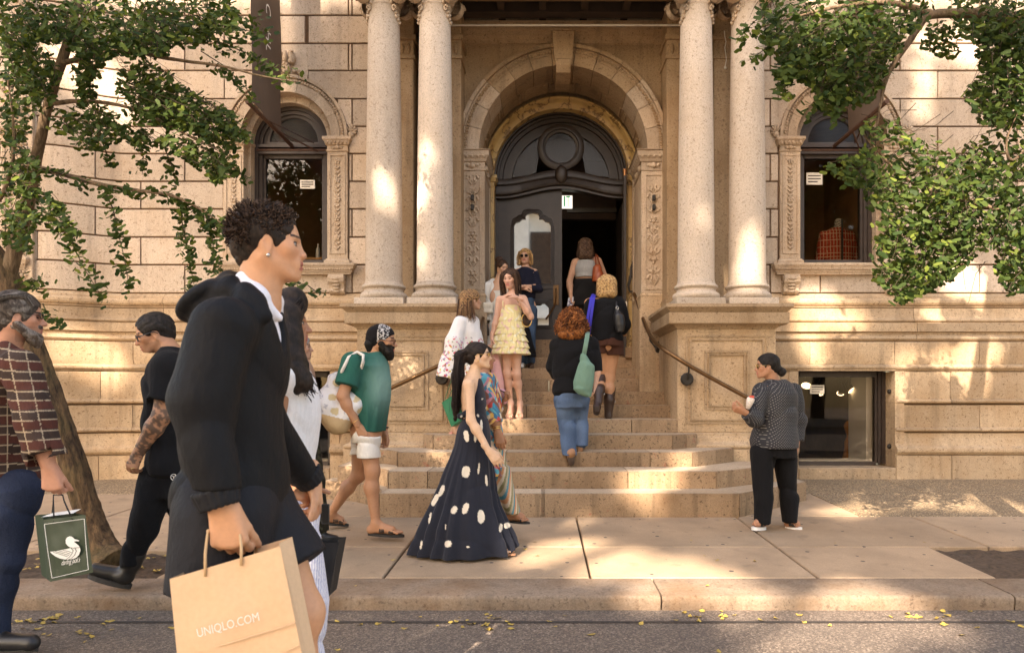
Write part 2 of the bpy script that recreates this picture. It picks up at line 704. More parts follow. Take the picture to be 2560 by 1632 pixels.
# ---- base: mouldings swept along the wall and blocks between them
def plan(xa, xb):
 xs = [xa] + [x for x in np.arange(-6.75, -5.65, 0.08) if xa < x < xb] + [xb]
 return xs


def sweep_wall(xa, xb, prof, name, mat='base', d=D_W):
 """prof: (distance in front of the upper wall, z) from top to bottom"""
 mb = MB()
 xs = plan(xa, xb)
 m = len(prof)
 pts = [(x, d - jut(x) - o, z) for x in xs for o, z in prof]
 F = [(i * m + k, i * m + k + 1, (i + 1) * m + k + 1, (i + 1) * m + k) for i in range(len(xs) - 1) for k in range(m - 1)]
 n = (len(xs) - 1) * m
 F += [tuple(range(m))[::-1], tuple(n + k for k in range(m))]
 mb.add(pts, F)
 return mb.build(name, M[mat], BLD, smooth=True, angle=28)


def zb(y, d=D_B):
 return PZ(y, d)


def half_round(o, z1, z0, r, n=5):
 """points of a roll moulding bulging by r between z1 and z0"""
 return [(o + r * math.sin(math.pi * i / n), z1 + (z0 - z1) * (0.5 - 0.5 * math.cos(math.pi * i / n))) for i in range(n + 1)]


cap_prof = [(-0.2, zb(733, D_W)), (0.0, zb(734, D_W)), (0.05, zb(743, D_W))] + half_round(0.05, zb(746, D_W), zb(766, D_W), 0.05) + [(0.075, zb(769, D_W)), (0.06, zb(771, D_W)), (-0.2, zb(771, D_W))]
band_prof = [(-0.2, zb(771, D_W) - .003), (0.062, zb(772, D_W)), (0.062, zb(790, D_W)), (0.075, zb(793))] + half_round(0.08, zb(795), zb(803), 0.03) + [(0.10, zb(806)), (-0.2, zb(806))]
frieze_prof = [(-0.2, zb(806.4)), (0.16, zb(806.6)), (0.165, zb(828)), (0.155, zb(829)), (-0.1, zb(829))]
under_prof = [(-0.2, zb(829.4)), (0.13, zb(829.6)), (0.125, zb(836)), (0.15, zb(839)), (0.165, zb(846)), (0.15, zb(850)), (0.135, zb(852)), (-0.1, zb(852))]
roll1 = [(-0.1, zb(908)), (0.175, zb(910))] + half_round(0.175, zb(911), zb(924), 0.035) + [(0.17, zb(927)), (-0.1, zb(927))]
WL = (-9.6, X0 - 2.60)
WR = (X0 + 2.60, 9.4)
bw_half = 0.66                   # half width of the basement windows
base_segs = []
for wa, wb, s in ((WL[0], WL[1], -1), (WR[0], WR[1], 1)):
 xc = X0 + s * WIN
 base_segs += [(wa, xc - bw_half), (xc + bw_half, wb)]
 for nm, pr in (('cap_moulding', cap_prof), ('band_moulding', band_prof), ('frieze', frieze_prof), ('bed_moulding', under_prof), ('roll_moulding', roll1)):
  # each run of moulding in stones about 2.2 m long, thin joints between
  L = wa
  while L < wb - 0.05:
   e = min(wb, L + 2.2)
   if wb - e < 0.7:
    e = wb
   sweep_wall(L + 0.004, e - 0.004, pr, nm, 'base')
   L = e


def base_blocks(xa, xb, y1, y0, joints, proud=0.175, roll=0.035):
 """rusticated base block: a plain face with a roll along its foot"""
 cuts = sorted([xa] + [q for q in joints if xa + 0.1 < q < xb - 0.1] + [xb])
 for a, b in zip(cuts[:-1], cuts[1:]):
  z1, z0 = zb(y1), zb(y0)
  pr = [(-0.1, z1 - 0.004), (proud - 0.012, z1 - 0.006), (proud, z1 - 0.016), (proud, z0 + 0.075)]
  if roll:
   pr += [(proud + 0.004, z0 + 0.07)] + half_round(proud + 0.004, z0 + 0.066, z0 + 0.012, roll)
  pr += [(proud - 0.02, z0 + 0.005), (-0.1, z0 + 0.005)]
  sweep_wall(a + 0.004, b - 0.004, pr, 'stone_block', 'base')


jA = [PX(256, D_B) + 1.15 * k for k in range(-3, 14)]
jB = [PX(330, D_B) + 1.15 * k for k in range(-3, 14)]
for wa, wb in ((WL[0], WL[1]), (WR[0], WR[1])):
 base_blocks(wa, wb, 853, 911, jB, 0.165, 0.0)
for a, b in base_segs:
 base_blocks(a, b, 928, 1010, jA)
 base_blocks(a, b, 1011, 1081, jB)
 fp = [(-0.1, zb(1082)), (0.165, zb(1082.5)), (0.165, zb(1092)), (0.175, zb(1096)), (0.182, zb(1106)), (0.20, zb(1113))] + half_round(0.205, zb(1115), zb(1134), 0.045) + [(0.20, zb(1136)), (-0.1, zb(1136))]
 sweep_wall(a, b, fp, 'base_moulding')
 cuts = [a] + [q for q in jA if a + .3 < q < b - .3] + [b]
 for p, q in zip(cuts[:-1], cuts[1:]):
  sweep_wall(p + 0.004, q - 0.004, [(-0.1, zb(1137)), (0.205, zb(1137.5)), (0.215, zb(1139)), (0.215, 0.02), (-0.1, 0.02)], 'plinth_stone')
backing(WL[0], WL[1], 0.0, 2.2, D_W - 0.12, [(X0 - WIN, bw_half, 0.2, zb(927), 0)], 'base_bed', 'mortar')
backing(WR[0], WR[1], 0.0, 2.2, D_W - 0.12, [(X0 + WIN, bw_half, 0.2, zb(927), 0)], 'base_bed', 'mortar')


# ---- carved ornament
def carved_panel(mb, xc, y, z0, z1, w, seed, thick=0.026):
 """low relief of mirrored scrolls, leaves and rosettes up a narrow panel"""
 rr = random.Random(seed)
 z = z0 + w * 0.3
 while z < z1 - w * 0.25:
  kind = rr.choice('rslsv')
  if kind == 'r':
   mb.ball((xc, y, z), (w * .16, thick * 1.3, w * .16), 8, 5)
   for k in range(6):
    a = k * math.pi / 3
    mb.ball((xc + w * .25 * math.cos(a), y, z + w * .25 * math.sin(a)), (w * .11, thick, w * .11), 6, 4)
   z += w * 0.7
  elif kind in 'sl':
   for sx in (-1, 1):
    pts = []
    for k in range(9):
     a = k / 8 * 4.6
     r = w * (0.30 - 0.024 * k)
     pts.append((xc + sx * (w * .22 + r * math.cos(a) * 0.62), y, z + w * .26 + r * math.sin(a) * (1 if kind == 's' else -1)))
    mb.tube(pts, thick * 0.9, 5)
    rot = Matrix.Rotation(sx * 0.6, 3, 'Y')
    mb.ball((xc + sx * w * .17, y, z), (w * .07, thick, w * .24), 6, 4, rot)
   mb.ball((xc, y, z + w * .2), (w * .06, thick, w * .3), 6, 4)
   z += w * 0.75
  else:
   mb.ball((xc, y, z + w * .1), (w * .26, thick * 1.4, w * .10), 8, 4)
   mb.ball((xc, y, z - w * .06), (w * .12, thick * 1.2, w * .16), 8, 4)
   for sx in (-1, 1):
    mb.ball((xc + sx * w * .26, y, z + w * .22), (w * .06, thick, w * .18), 6, 4, Matrix.Rotation(-sx * .5, 3, 'Y'))
   z += w * 0.6


def flower_drop(mb, xc, y, z0, z1, w, seed):
 """string of small flowers and husks hanging down a pilaster"""
 rr = random.Random(seed)
 z = z1
 k = 0
 while z > z0:
  s = 1.0 + rr.uniform(-.15, .2)
  if k % 4 == 0:
   for q in range(5):
    a = q * 1.2566 + .3
    mb.ball((xc + w * .2 * math.cos(a), y, z + w * .2 * math.sin(a)), (w * .17 * s, .018, w * .17 * s), 6, 4)
   mb.ball((xc, y - .012, z), (w * .1, .016, w * .1), 6, 4)
   z -= w * .62
  else:
   for sx in (-1, 1):
    mb.ball((xc + sx * w * .17, y, z), (w * .1, .016, w * .2 * s), 6, 4, Matrix.Rotation(sx * .7, 3, 'Y'))
   mb.ball((xc, y, z - w * .12), (w * .08, .02, w * .16), 6, 4)
   z -= w * .46
  k += 1


def egg_row(mb, x0, x1, y, z, r):
 n = max(2, int((x1 - x0) / (r * 2.3)))
 for i in range(n):
  mb.ball((x0 + (x1 - x0) * (i + .5) / n, y, z), (r * .8, r * .7, r), 6, 4)


def dentil_row(mb, x0, x1, y, z0, z1, pitch):
 n = int((x1 - x0) / pitch)
 for i in range(n):
  x = x0 + (x1 - x0) * (i + .5) / n
  mb.box(x - pitch * .32, x + pitch * .32, y, y + .04, z0, z1)


# ---- arched windows
def arched_window(xc, d, full=True, seed=1):
 z_sill = PZ(660, D_W)
 zs = SPRING
 # pilasters
 for s in ((-1, 1) if full else (1,)):
  a, b = (xc + s * 0.575, xc + s * 0.855)
  xa, xb = min(a, b), max(a, b)
  mb = MB()
  mb.cbox(xa, xb, d - 0.05, d + 0.3, z_sill + 0.06, zs - 0.20, 0.006)
  # sunk panel frame
  for q0, q1, p0, p1 in ((xa + .03, xa + .05, z_sill + .13, zs - .24), (xb - .05, xb - .03, z_sill + .13, zs - .24)):
   mb.box(q0, q1, d - 0.062, d - 0.03, p0, p1)
  mb.box(xa + .052, xb - .052, d - 0.062, d - 0.03, zs - .26, zs - .24)
  mb.box(xa + .052, xb - .052, d - 0.062, d - 0.03, z_sill + .13, z_sill + .15)
  mb.wrap(xa, xb, d - 0.05, d + 0.2, [(0.035, z_sill + .002), (0.035, z_sill + .035), (0.02, z_sill + .045), (0.012, z_sill + .062)])
  p = mb.build('pilaster', M['trim'], BLD)
  rb = MB()
  flower_drop(rb, (xa + xb) / 2, d - 0.056, z_sill + 0.2, zs - 0.34, 0.13, seed + s)
  stuff(rb.build('carved_drop', M['trim'], p, smooth=True))
  # impost capital
  mb = MB()
  mb.wrap(xa, xb, d - 0.05, d + 0.25, [(0.0, zs - .2), (0.012, zs - .195), (0.012, zs - .18), (0.0, zs - .175), (0.0, zs - .115), (0.02, zs - .11), (0.03, zs - .08), (0.045, zs - .05), (0.055, zs - .045), (0.055, zs - .012), (0.05, zs - .004)])
  c = mb.build('impost', M['trim'], BLD)
  eb = MB()
  egg_row(eb, xa - .02, xb + .02, d - 0.085, zs - .082, 0.022)
  eb.ball(((xa + xb) / 2, d - .06, zs - .145), (.035, .025, .03), 8, 5)
  for q in (-1, 1):
   eb.ball(((xa + xb) / 2 + q * .05, d - .055, zs - .145), (.028, .016, .022), 6, 4)
  stuff(eb.build('egg_moulding', M['trim'], c, smooth=True))
  # shell at the foot of the arch
  fb = MB()
  fx, fz = xc + s * 0.90, zs + 0.09
  for k in range(6):
   an = math.radians(-25 + 33 * k)
   fb.tube([(fx, d - .03, fz - .03), (fx + s * .085 * math.cos(an), d - .045, fz - .03 + .085 * math.sin(an) + .03)], [.008, .019], 5)
  fb.ball((fx, d - .03, fz - .05), (.05, .03, .045), 8, 5)
  fb.build('shell_ornament', M['trim'], BLD, smooth=True)
 # voussoirs of the arch, outer and inner ring
 n = 7
 for k in range(n):
  a0, a1 = math.pi * k / n + .004, math.pi * (k + 1) / n - .004
  if not full and a0 > math.pi * .52:
   continue
  mb = MB()
  mb.arc(xc, zs, 0.625, 0.745, a0, a1, d - 0.045, d + 0.16, 6)
  mb.arc(xc, zs, 0.748, 0.815, a0, a1, d - 0.03, d + 0.1, 6)
  mb.arc(xc, zs, 0.818, R_OUT + .012, a0, a1, d - 0.065, d + 0.1, 6)
  v = mb.build('voussoir', M['trim'], BLD)
  lb = MB()
  for q in range(9):
   a = a0 + (a1 - a0) * (q + .5) / 9
   rot = Matrix.Rotation(-a + (q % 2) * .8, 3, 'Y')
   lb.ball((xc + .781 * math.cos(a), d - .035, zs + .781 * math.sin(a)), (.030, .018, .018), 6, 4, rot)
  stuff(lb.build('leaf_band', M['trim'], v, smooth=True))
 for k in range(9):
  a0, a1 = math.pi * k / 9 + .005, math.pi * (k + 1) / 9 - .005
  mb = MB()
  mb.arc(xc, zs, 0.535, 0.632, a0, a1, d + 0.10, d + 0.34, 5)
  mb.build('inner_voussoir', M['trim'], BLD)
 # jamb stones of the reveal
 for s in (-1, 1):
  x1, x2 = xc + s * 0.535, xc + s * 0.64
  zz = [z_sill, z_sill + .62, z_sill + 1.22, zs - .005]
  for q0, q1 in zip(zz[:-1], zz[1:]):
   mb = MB()
   mb.cbox(min(x1, x2), max(x1, x2), d + 0.10, d + 0.34, q0 + .004, q1 - .004, .004)
   mb.build('jamb_stone', M['trim'], BLD)
 # acanthus key ornament over the arch
 if full:
  kb = MB()
  zt = zs + R_OUT
  kb.cbox(xc - .30, xc + .30, d - .02, d + .1, zt + .005, zt + .37, .01)
  kb.build('key_stone', M['ashlar'], BLD)
  kb = MB()
  kb.ball((xc, d - .06, zt + .09), (.085, .05, .085), 12, 6)
  for k in range(8):
   a = k * math.pi / 4
   kb.ball((xc + .055 * math.cos(a), d - .105, zt + .09 + .055 * math.sin(a)), (.022, .016, .022), 6, 4)
  kb.ball((xc, d - .115, zt + .09), .02, 6, 4)
  for s in (-1, 1):
   pts = [(xc + s * (.07 + .03 * math.sin(k * .6)), d - .055, zt + .16 + .028 * k) for k in range(7)]
   kb.tube(pts, [.045, .05, .047, .05, .046, .04, .03], 7)
   for k in range(5):
    kb.ball((xc + s * .105, d - .085, zt + .17 + .036 * k), (.024, .02, .014), 6, 4)
   for k in range(4):
    a = math.radians(10 + 40 * k)
    kb.ball((xc + s * (.15 + .05 * math.cos(a)), d - .05, zt + .02 + .05 * math.sin(a)), (.035, .025, .02), 6, 4, Matrix.Rotation(-s * a, 3, 'Y'))
  kb.tube([(xc, d - .06, zt + .16), (xc, d - .075, zt + .22), (xc, d - .06, zt + .33)], [.03, .034, .026], 7)
  kb.build('acanthus_ornament', M['trim'], BLD, smooth=True)
 # sill with dentils, and its brackets
 zl = PZ(689, D_W)
 mb = MB()
 mb.wrap(xc - .87, xc + .87, d - .05, d + .2, [(0.0, zl), (0.035, zl + .004), (0.04, zl + .03), (0.055, zl + .035), (0.055, zl + .06), (0.075, zl + .075), (0.09, zl + .11), (0.10, zl + .12), (0.10, zl + .148), (0.09, zl + .155)])
 sl = mb.build('window_sill', M['trim'], BLD)
 mb = MB()
 dentil_row(mb, xc - .92, xc + .92, d - .128, zl + .062, zl + .082, .034)
 stuff(mb.build('dentil_band', M['trim'], sl))
 for s in (-1, 1):
  bx = xc + s * .715
  mb = MB()
  zt = zl - .003
  prof = [(d + .05, zt), (d - .13, zt), (d - .145, zt - .05), (d - .135, zt - .10), (d - .10, zt - .14), (d - .085, zt - .18), (d - .095, zt - .22), (d - .07, zt - .25), (d - .02, zt - .265), (d + .05, zt - .27)]
  mb.side(prof, bx - .105, bx + .105)
  br = mb.build('bracket', M['trim'], BLD)
  mb = MB()
  for q in (-1, 1):
   pts = [(bx + q * .107, d - .07 + .05 * math.cos(a), zt - .07 + .05 * math.sin(a)) for a in [k * .5 for k in range(13)]]
   mb.tube(pts, .012, 5)
  for k in range(5):
   mb.ball((bx, d - .135 + .012 * k, zt - .06 - .042 * k), (.075 - .006 * k, .022, .02), 8, 4)
  stuff(mb.build('bracket_carving', M['trim'], br, smooth=True))
 # dark frame, transom, panes
 yf = d + 0.26
 mb = MB()
 for r0, r1, y in ((.485, .54, yf - .03), (.435, .487, yf), (.40, .437, yf + .03)):
  mb.arc(xc, zs, r0, r1, 0, math.pi, y, yf + .12, 28)
  for s in (-1, 1):
   mb.box(min(xc + s * r0, xc + s * r1), max(xc + s * r0, xc + s * r1), y, yf + .12, z_sill + .02, zs)
 zt0, zt1 = PZ(396, 10.1), PZ(366, 10.1)
 mb.box(xc - .40, xc + .40, yf + .02, yf + .1, zt0, zt1)
 mb.box(xc - .486, xc + .486, yf - .035, yf + .02, zt0 + .05, zt0 + .085)
 mb.box(xc - .486, xc + .486, yf - .045, yf + .02, zt1 - .03, zt1 + .01)
 mb.box(xc - .40, xc + .40, yf + .02, yf + .1, z_sill + .02, z_sill + .11)
 mb.box(xc - .40, xc + .40, yf + .03, yf + .1, zt1 + .01, zs + .05)
 fr = mb.build('window_frame', M['frame'], BLD)
 mb = MB()
 mb.quad((xc - .40, yf + .06, z_sill + .11), (xc + .40, yf + .06, z_sill + .11), (xc + .40, yf + .06, zt0), (xc - .40, yf + .06, zt0))
 mb.build('pane', M['glass'], fr)
 mb = MB()
 pts = [(xc + .37 * math.cos(math.pi * k / 20), yf + .06, zs + .05 + .33 * math.sin(math.pi * k / 20)) for k in range(21)]
 mb.add(pts, [tuple(range(21))])
 mb.build('fanlight_pane', M['oldglass'], fr)
 mb = MB()
 mb.arcprof(xc, zs + .05, [(.335, yf + .055), (.345, yf + .035), (.41, yf + .035), (.41, yf + .06)], 0, math.pi, 24)
 mb.build('fanlight_bar', M['frame'], fr)
 # room behind
 mb = MB()
 a, b, y0, y1, z0, z1 = xc - .9, xc + .9, yf + .13, yf + 2.6, z_sill - .1, zs + .7
 mb.quad((a, y1, z0), (b, y1, z0), (b, y1, z1), (a, y1, z1))
 mb.quad((a, y0, z0), (a, y1, z0), (a, y1, z1), (a, y0, z1))
 mb.quad((b, y0, z0), (b, y1, z0), (b, y1, z1), (b, y0, z1))
 mb.quad((a, y0, z0), (b, y0, z0), (b, y1, z0), (a, y1, z0))
 mb.quad((a, y0, z1), (b, y0, z1), (b, y1, z1), (a, y1, z1))
 mb.build('interior_walls', M['room'], BLD)
 return yf


YF = arched_window(X0 - WIN, D_W, True, 3)
arched_window(X0 + WIN, D_W, True, 5)
arched_window(-7.72, D_W - 0.38, True, 8)
# carved pilaster strip on the projecting bay at the far left
mb = MB()
mb.cbox(-6.98, -6.72, D_W - 0.45, D_W - .2, 2.82, 6.9, .008)
p = mb.build('pilaster', M['trim'], BLD)
rb = MB()
carved_panel(rb, -6.85, D_W - .455, 2.9, 6.8, .2, 31)
stuff(rb.build('carved_relief', M['trim'], p, smooth=True))


# ---- basement windows
def basement_window(xc, s):
 d0 = D_B - .0
 zt, zl = zb(927), zb(1163)
 yf = d0 + .26
 mb = MB()
 mb.cbox(xc - bw_half, xc + bw_half, d0 - .03, d0 + .45, 0.02, zl - .03, .012)
 mb.build('window_sill', M['base'], BLD)
 for sx in (-1, 1):
  xa, xb = sorted((xc + sx * (bw_half - .005), xc + sx * (bw_half + .12)))
  zz = [0.02, zb(1127), zb(1085), zb(1005), zt - .003]
  for q0, q1 in zip(zz[:-1], zz[1:]):
   mb = MB()
   mb.box(xa, xb, d0 + .0, d0 + .5, q0 + .002, q1 - .002)
   mb.build('jamb_stone', M['base'], BLD)
  mb = MB()
  xi = xc + sx * (bw_half - .005)
  for z in (zb(978), zb(1117)):
   mb.ball((xi - sx * .02, d0 + .12, z), (.03, .03, .035), 8, 5)
  mb.build('shutter_pin', M['iron'], BLD, smooth=True)
 mb = MB()
 mb.box(xc - bw_half, xc + bw_half, d0 + .0, d0 + .5, zt, zt + .05)
 mb.build('lintel', M['base'], BLD)
 mb = MB()
 w = bw_half - .006
 for k, (in0, in1, y) in enumerate(((0, .05, 0), (.05, .09, .03), (.09, .12, .06))):
  for sx in (-1, 1):
   xa, xb = sorted((xc + sx * (w - in0), xc + sx * (w - in1)))
   mb.box(xa, xb, yf + y, yf + .14, zl, zt - .002)
 mb.box(xc - w + .12, xc + w - .12, yf + .03, yf + .14, zt - .075, zt - .002)
 mb.box(xc - w + .12, xc + w - .12, yf + .05, yf + .14, zl - .03, zl + .02)
 fr = mb.build('basement_frame', M['frame'], BLD)
 mb = MB()
 mb.quad((xc - w + .12, yf + .09, zl + .02), (xc + w - .12, yf + .09, zl + .02), (xc + w - .12, yf + .09, zt - .07), (xc - w + .12, yf + .09, zt - .07))
 mb.build('pane', M['clear'], fr)
 mb = MB()
 a, b, y0, y1, z0, z1 = xc - w, xc + w, yf + .15, yf + 3.0, zl - .1, zt + .15
 mb.quad((a, y1, z0), (b, y1, z0), (b, y1, z1), (a, y1, z1))
 mb.quad((a, y0, z0), (a, y1, z0), (a, y1, z1), (a, y0, z1))
 mb.quad((b, y0 + .7, z0), (b, y1, z0), (b, y1, z1), (b, y0 + .7, z1))
 mb.quad((a, y0, z0), (b, y0, z0), (b, y1, z0), (a, y1, z0))
 mb.quad((a, y0, z1), (b, y0, z1), (b, y1, z1), (a, y1, z1))
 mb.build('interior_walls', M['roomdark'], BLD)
 mb = MB()
 mb.box(b - .16, b - .01, y0 + .1, y0 + .68, z0, z1)
 mb.box(a, b - .165, y0 + .02, y0 + .25, zl + .0, zl + .04)
 mb.build('window_reveal', M['white'], BLD)


basement_window(X0 - WIN, -1)
basement_window(X0 + WIN, 1)
# ================================================================ the entrance: pedestals, columns, arch, doors
SPZ = 4.86                       # springing of the entrance arch


def mirror_x(s, o):
 return X0 + s * o


PED_F = 8.72
for s in (-1, 1):
 xa, xb = sorted((mirror_x(s, 1.36), mirror_x(s, 2.57)))
 z_base = PZ(1081, PED_F)
 z_die = PZ(822, PED_F)
 mb = MB()
 mb.cbox(xa, xb, PED_F, D_W + .3, z_base, z_die + .004, .008)
 ped = mb.build('pedestal', M['base'], BLD)
 # sunk and raised panels on its front
 mb = MB()
 for i, y, t in ((.10, PED_F - .012, .022), (.155, PED_F - .02, .016), (.33, PED_F - .014, .028), (.385, PED_F - .022, .014)):
  a, b, p, q = xa + i, xb - i, z_base + i * .75 + .03, z_die - i * .8
  mb.box(a, b, y, PED_F + .01, q - t, q)
  mb.box(a, b, y, PED_F + .01, p, p + t)
  mb.box(a, a + t, y, PED_F + .01, p + t, q - t)
  mb.box(b - t, b, y, PED_F + .01, p + t, q - t)
 mb.build('panel_moulding', M['base'], ped)
 mb = MB()
 zc = z_die
 z757, z766, z780, z806 = 2.488, 2.446, 2.382, 2.254
 mb.wrap(xa, xb, PED_F, D_W + .2, [(0.0, zc), (.015, zc + .004), (.015, zc + .02), (.03, zc + .024), (.05, zc + .05), (.085, zc + .07), (.10, z806 - .012), (.12, z806), (.125, z780), (.10, z780 + .004), (.115, z780 + .02), (.14, z766 - .02), (.165, z766), (.165, z757 - .006), (.15, z757)])
 mb.build('pedestal_cornice', M['base'], ped, smooth=True, angle=20)
 mb = MB()
 zz = z_base
 mb.wrap(xa, xb, PED_F, D_W + .2, [(.13, .25), (.13, zz - .20), (.12, zz - .195)] + [(.10 + .035 * math.sin(math.pi * k / 5), zz - .19 + .06 * (.5 - .5 * math.cos(math.pi * k / 5))) for k in range(6)] + [(.085, zz - .125), (.06, zz - .10), (.05, zz - .05), (.03, zz - .04), (.03, zz - .012), (.012, zz - .004), (0, zz)])
 mb.build('pedestal_base', M['base'], ped, smooth=True, angle=20)
 # pier behind the pedestal, with the carved pilaster that carries the arch
 z_cap0 = PZ(427, 10.12)
 pa, pb = sorted((mirror_x(s, 1.115), mirror_x(s, 1.46)))
 mb = MB()
 zpb = PZ(742, 10.15)
 mb.cbox(pa, pb, 10.12, 10.95, zpb + .05, z_cap0 + .003, .006)
 pier = mb.build('entrance_pier', M['trim'], BLD)
 mb = MB()
 w0, w1 = pa + .05, pb - .05
 for q0, q1, p0, p1 in ((w0, w0 + .018, zpb + .10, z_cap0 - .05), (w1 - .018, w1, zpb + .10, z_cap0 - .05), (w0 + .02, w1 - .02, zpb + .10, zpb + .118), (w0 + .02, w1 - .02, z_cap0 - .068, z_cap0 - .05)):
  mb.box(q0, q1, 10.105, 10.14, p0, p1)
 carved_panel(mb, (pa + pb) / 2, 10.122, zpb + .14, z_cap0 - .08, .2, 11 + s)
 stuff(mb.build('carved_relief', M['trim'], pier, smooth=True, angle=40))
 for k in (0, 1):
  z = PZ(496 + 24 * k, 10.1)
  mb = MB()
  mb.bbox((pa + pb) / 2 - .022, (pa + pb) / 2 + .022, 10.06, 10.11, z - .035, z + .045, .008)
  mb.build('iron_fixing', M['iron'], pier)
 mb = MB()
 mb.wrap(pa, pb, 10.12, 10.95, [(.0, 0.3), (.03, 0.31), (.03, zpb - .17), (.012, zpb - .165), (.012, zpb), (.02, zpb + .004), (.02, zpb + .02), (.012, zpb + .035), (.002, zpb + .05)])
 mb.build('pier_base', M['base'], pier)
 mb = MB()
 zc = z_cap0
 mb.wrap(pa, pb, 10.12, 10.95, [(0, zc), (.012, zc + .003), (.012, zc + .02), (0, zc + .025), (.0, zc + .125), (.02, zc + .13), (.03, zc + .16), (.05, zc + .19), (.06, zc + .20), (.065, zc + .27), (.085, zc + .285), (.085, SPZ - .012), (.08, SPZ - .004)])
 cp = mb.build('impost', M['trim'], BLD)
 mb = MB()
 egg_row(mb, pa - .03, pb + .03, 10.075, zc + .20, .03)
 for k in range(7):
  mb.ball((mirror_x(s, 1.115) - s * .04, 10.16 + .11 * k, zc + .20), (.02, .025, .03), 6, 4)
  if k % 3 == 1:
   mb.ball((mirror_x(s, 1.115) - s * .005, 10.16 + .11 * k, zc + .075), (.03, .045, .045), 8, 5)
 mb.ball(((pa + pb) / 2, 10.11, zc + .075), (.04, .035, .045), 8, 5)
 for q in (-1, 1):
  mb.ball(((pa + pb) / 2 + q * .06, 10.115, zc + .08), (.04, .02, .028), 6, 4)
 stuff(mb.build('egg_moulding', M['trim'], cp, smooth=True))
 # antae behind the columns
 for o in (1.66, 2.31):
  a, b = sorted((mirror_x(s, o - .25), mirror_x(s, o + .25)))
  mb = MB()
  mb.cbox(a, b, 9.74, 10.3, 2.5, 6.75, .006)
  for z0, z1, e in ((5.98, 6.02, .02), (6.24, 6.30, .03), (2.52, 2.7, .02)):
   mb.box(a - e, b + e, 9.74 - e, 10.2, z0, z1)
  an = mb.build('anta', M['recess'], BLD)
  mb = MB()
  for k in range(5):
   mb.ball((a + .07 + .09 * k, 9.735, 6.12), (.03, .02, .08), 6, 4)
  stuff(mb.build('anta_carving', M['recess'], an, smooth=True))

# recess wall, spandrels over the arch and strips beside it
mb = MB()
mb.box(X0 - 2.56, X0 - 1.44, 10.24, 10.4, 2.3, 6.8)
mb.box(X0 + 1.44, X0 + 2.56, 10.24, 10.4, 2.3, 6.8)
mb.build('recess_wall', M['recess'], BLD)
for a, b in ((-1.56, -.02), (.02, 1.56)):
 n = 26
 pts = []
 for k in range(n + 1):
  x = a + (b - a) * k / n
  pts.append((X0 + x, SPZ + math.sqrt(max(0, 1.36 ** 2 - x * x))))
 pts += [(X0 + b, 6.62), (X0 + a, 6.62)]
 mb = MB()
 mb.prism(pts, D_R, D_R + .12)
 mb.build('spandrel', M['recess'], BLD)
mb = MB()
prof = [(.0, 6.40), (.02, 6.41), (.03, 6.45), (.07, 6.50), (.075, 6.56), (.09, 6.57), (.09, 6.70)]
mb.wrap(X0 - 1.5, X0 + 1.5, D_R, D_R + .1, prof)
mb.build('wall_cornice', M['recess'], BLD)
# archivolt: 13 voussoirs, keystone
nv = 13
for k in range(nv):
 a0, a1 = math.pi * k / nv + .003, math.pi * (k + 1) / nv - .003
 mb = MB()
 mb.arc(X0, SPZ, 1.195, 1.345, a0, a1, 10.085, 10.62, 6)
 mb.arc(X0, SPZ, 1.349, 1.445, a0, a1, 10.10, 10.25, 6)
 mb.arc(X0, SPZ, 1.449, 1.50, a0, a1, 10.065, 10.25, 6)
 mb.arc(X0, SPZ, 1.335, 1.353, a0, a1, 10.075, 10.25, 6)
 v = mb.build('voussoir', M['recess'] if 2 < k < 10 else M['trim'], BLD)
 lb = MB()
 for q in range(8):
  a = a0 + (a1 - a0) * (q + .5) / 8
  lb.ball((X0 + 1.40 * math.cos(a), 10.098, SPZ + 1.40 * math.sin(a)), (.03, .012, .02), 6, 4, Matrix.Rotation(-a + .7 * (q % 2), 3, 'Y'))
 stuff(lb.build('leaf_band', M['recess'], v, smooth=True))
for k in range(9):
 a0, a1 = math.pi * k / 9 + .004, math.pi * (k + 1) / 9 - .004
 mb = MB()
 mb.arc(X0, SPZ, 1.20, 1.40, a0, a1, 10.63, 11.0, 6)
 # recessed coffer frame on the soffit
 m0, m1 = a0 + .03, a1 - .03
 mb.arc(X0, SPZ, 1.185, 1.20, m0, m0 + .03, 10.66, 10.97, 1)
 mb.arc(X0, SPZ, 1.185, 1.20, m1 - .03, m1, 10.66, 10.97, 1)
 mb.build('soffit_stone', M['recess'], BLD)
mb = MB()
pts = [(X0 - .115, SPZ + 1.16), (X0 + .115, SPZ + 1.16), (X0 + .155, SPZ + 1.63), (X0 - .155, SPZ + 1.63)]
mb.prism(pts, 9.99, 10.3)
mb.box(X0 - .165, X0 + .165, 9.97, 10.25, SPZ + 1.632, SPZ + 1.66)
mb.side([(9.99, SPZ + 1.25), (9.95, SPZ + 1.22), (9.96, SPZ + 1.14), (10.02, SPZ + 1.06), (10.3, SPZ + 1.02), (10.62, SPZ + 1.06), (10.62, SPZ + 1.2), (10.0, SPZ + 1.3)], X0 - .10, X0 + .10)
mb.build('keystone', M['recess'], BLD)
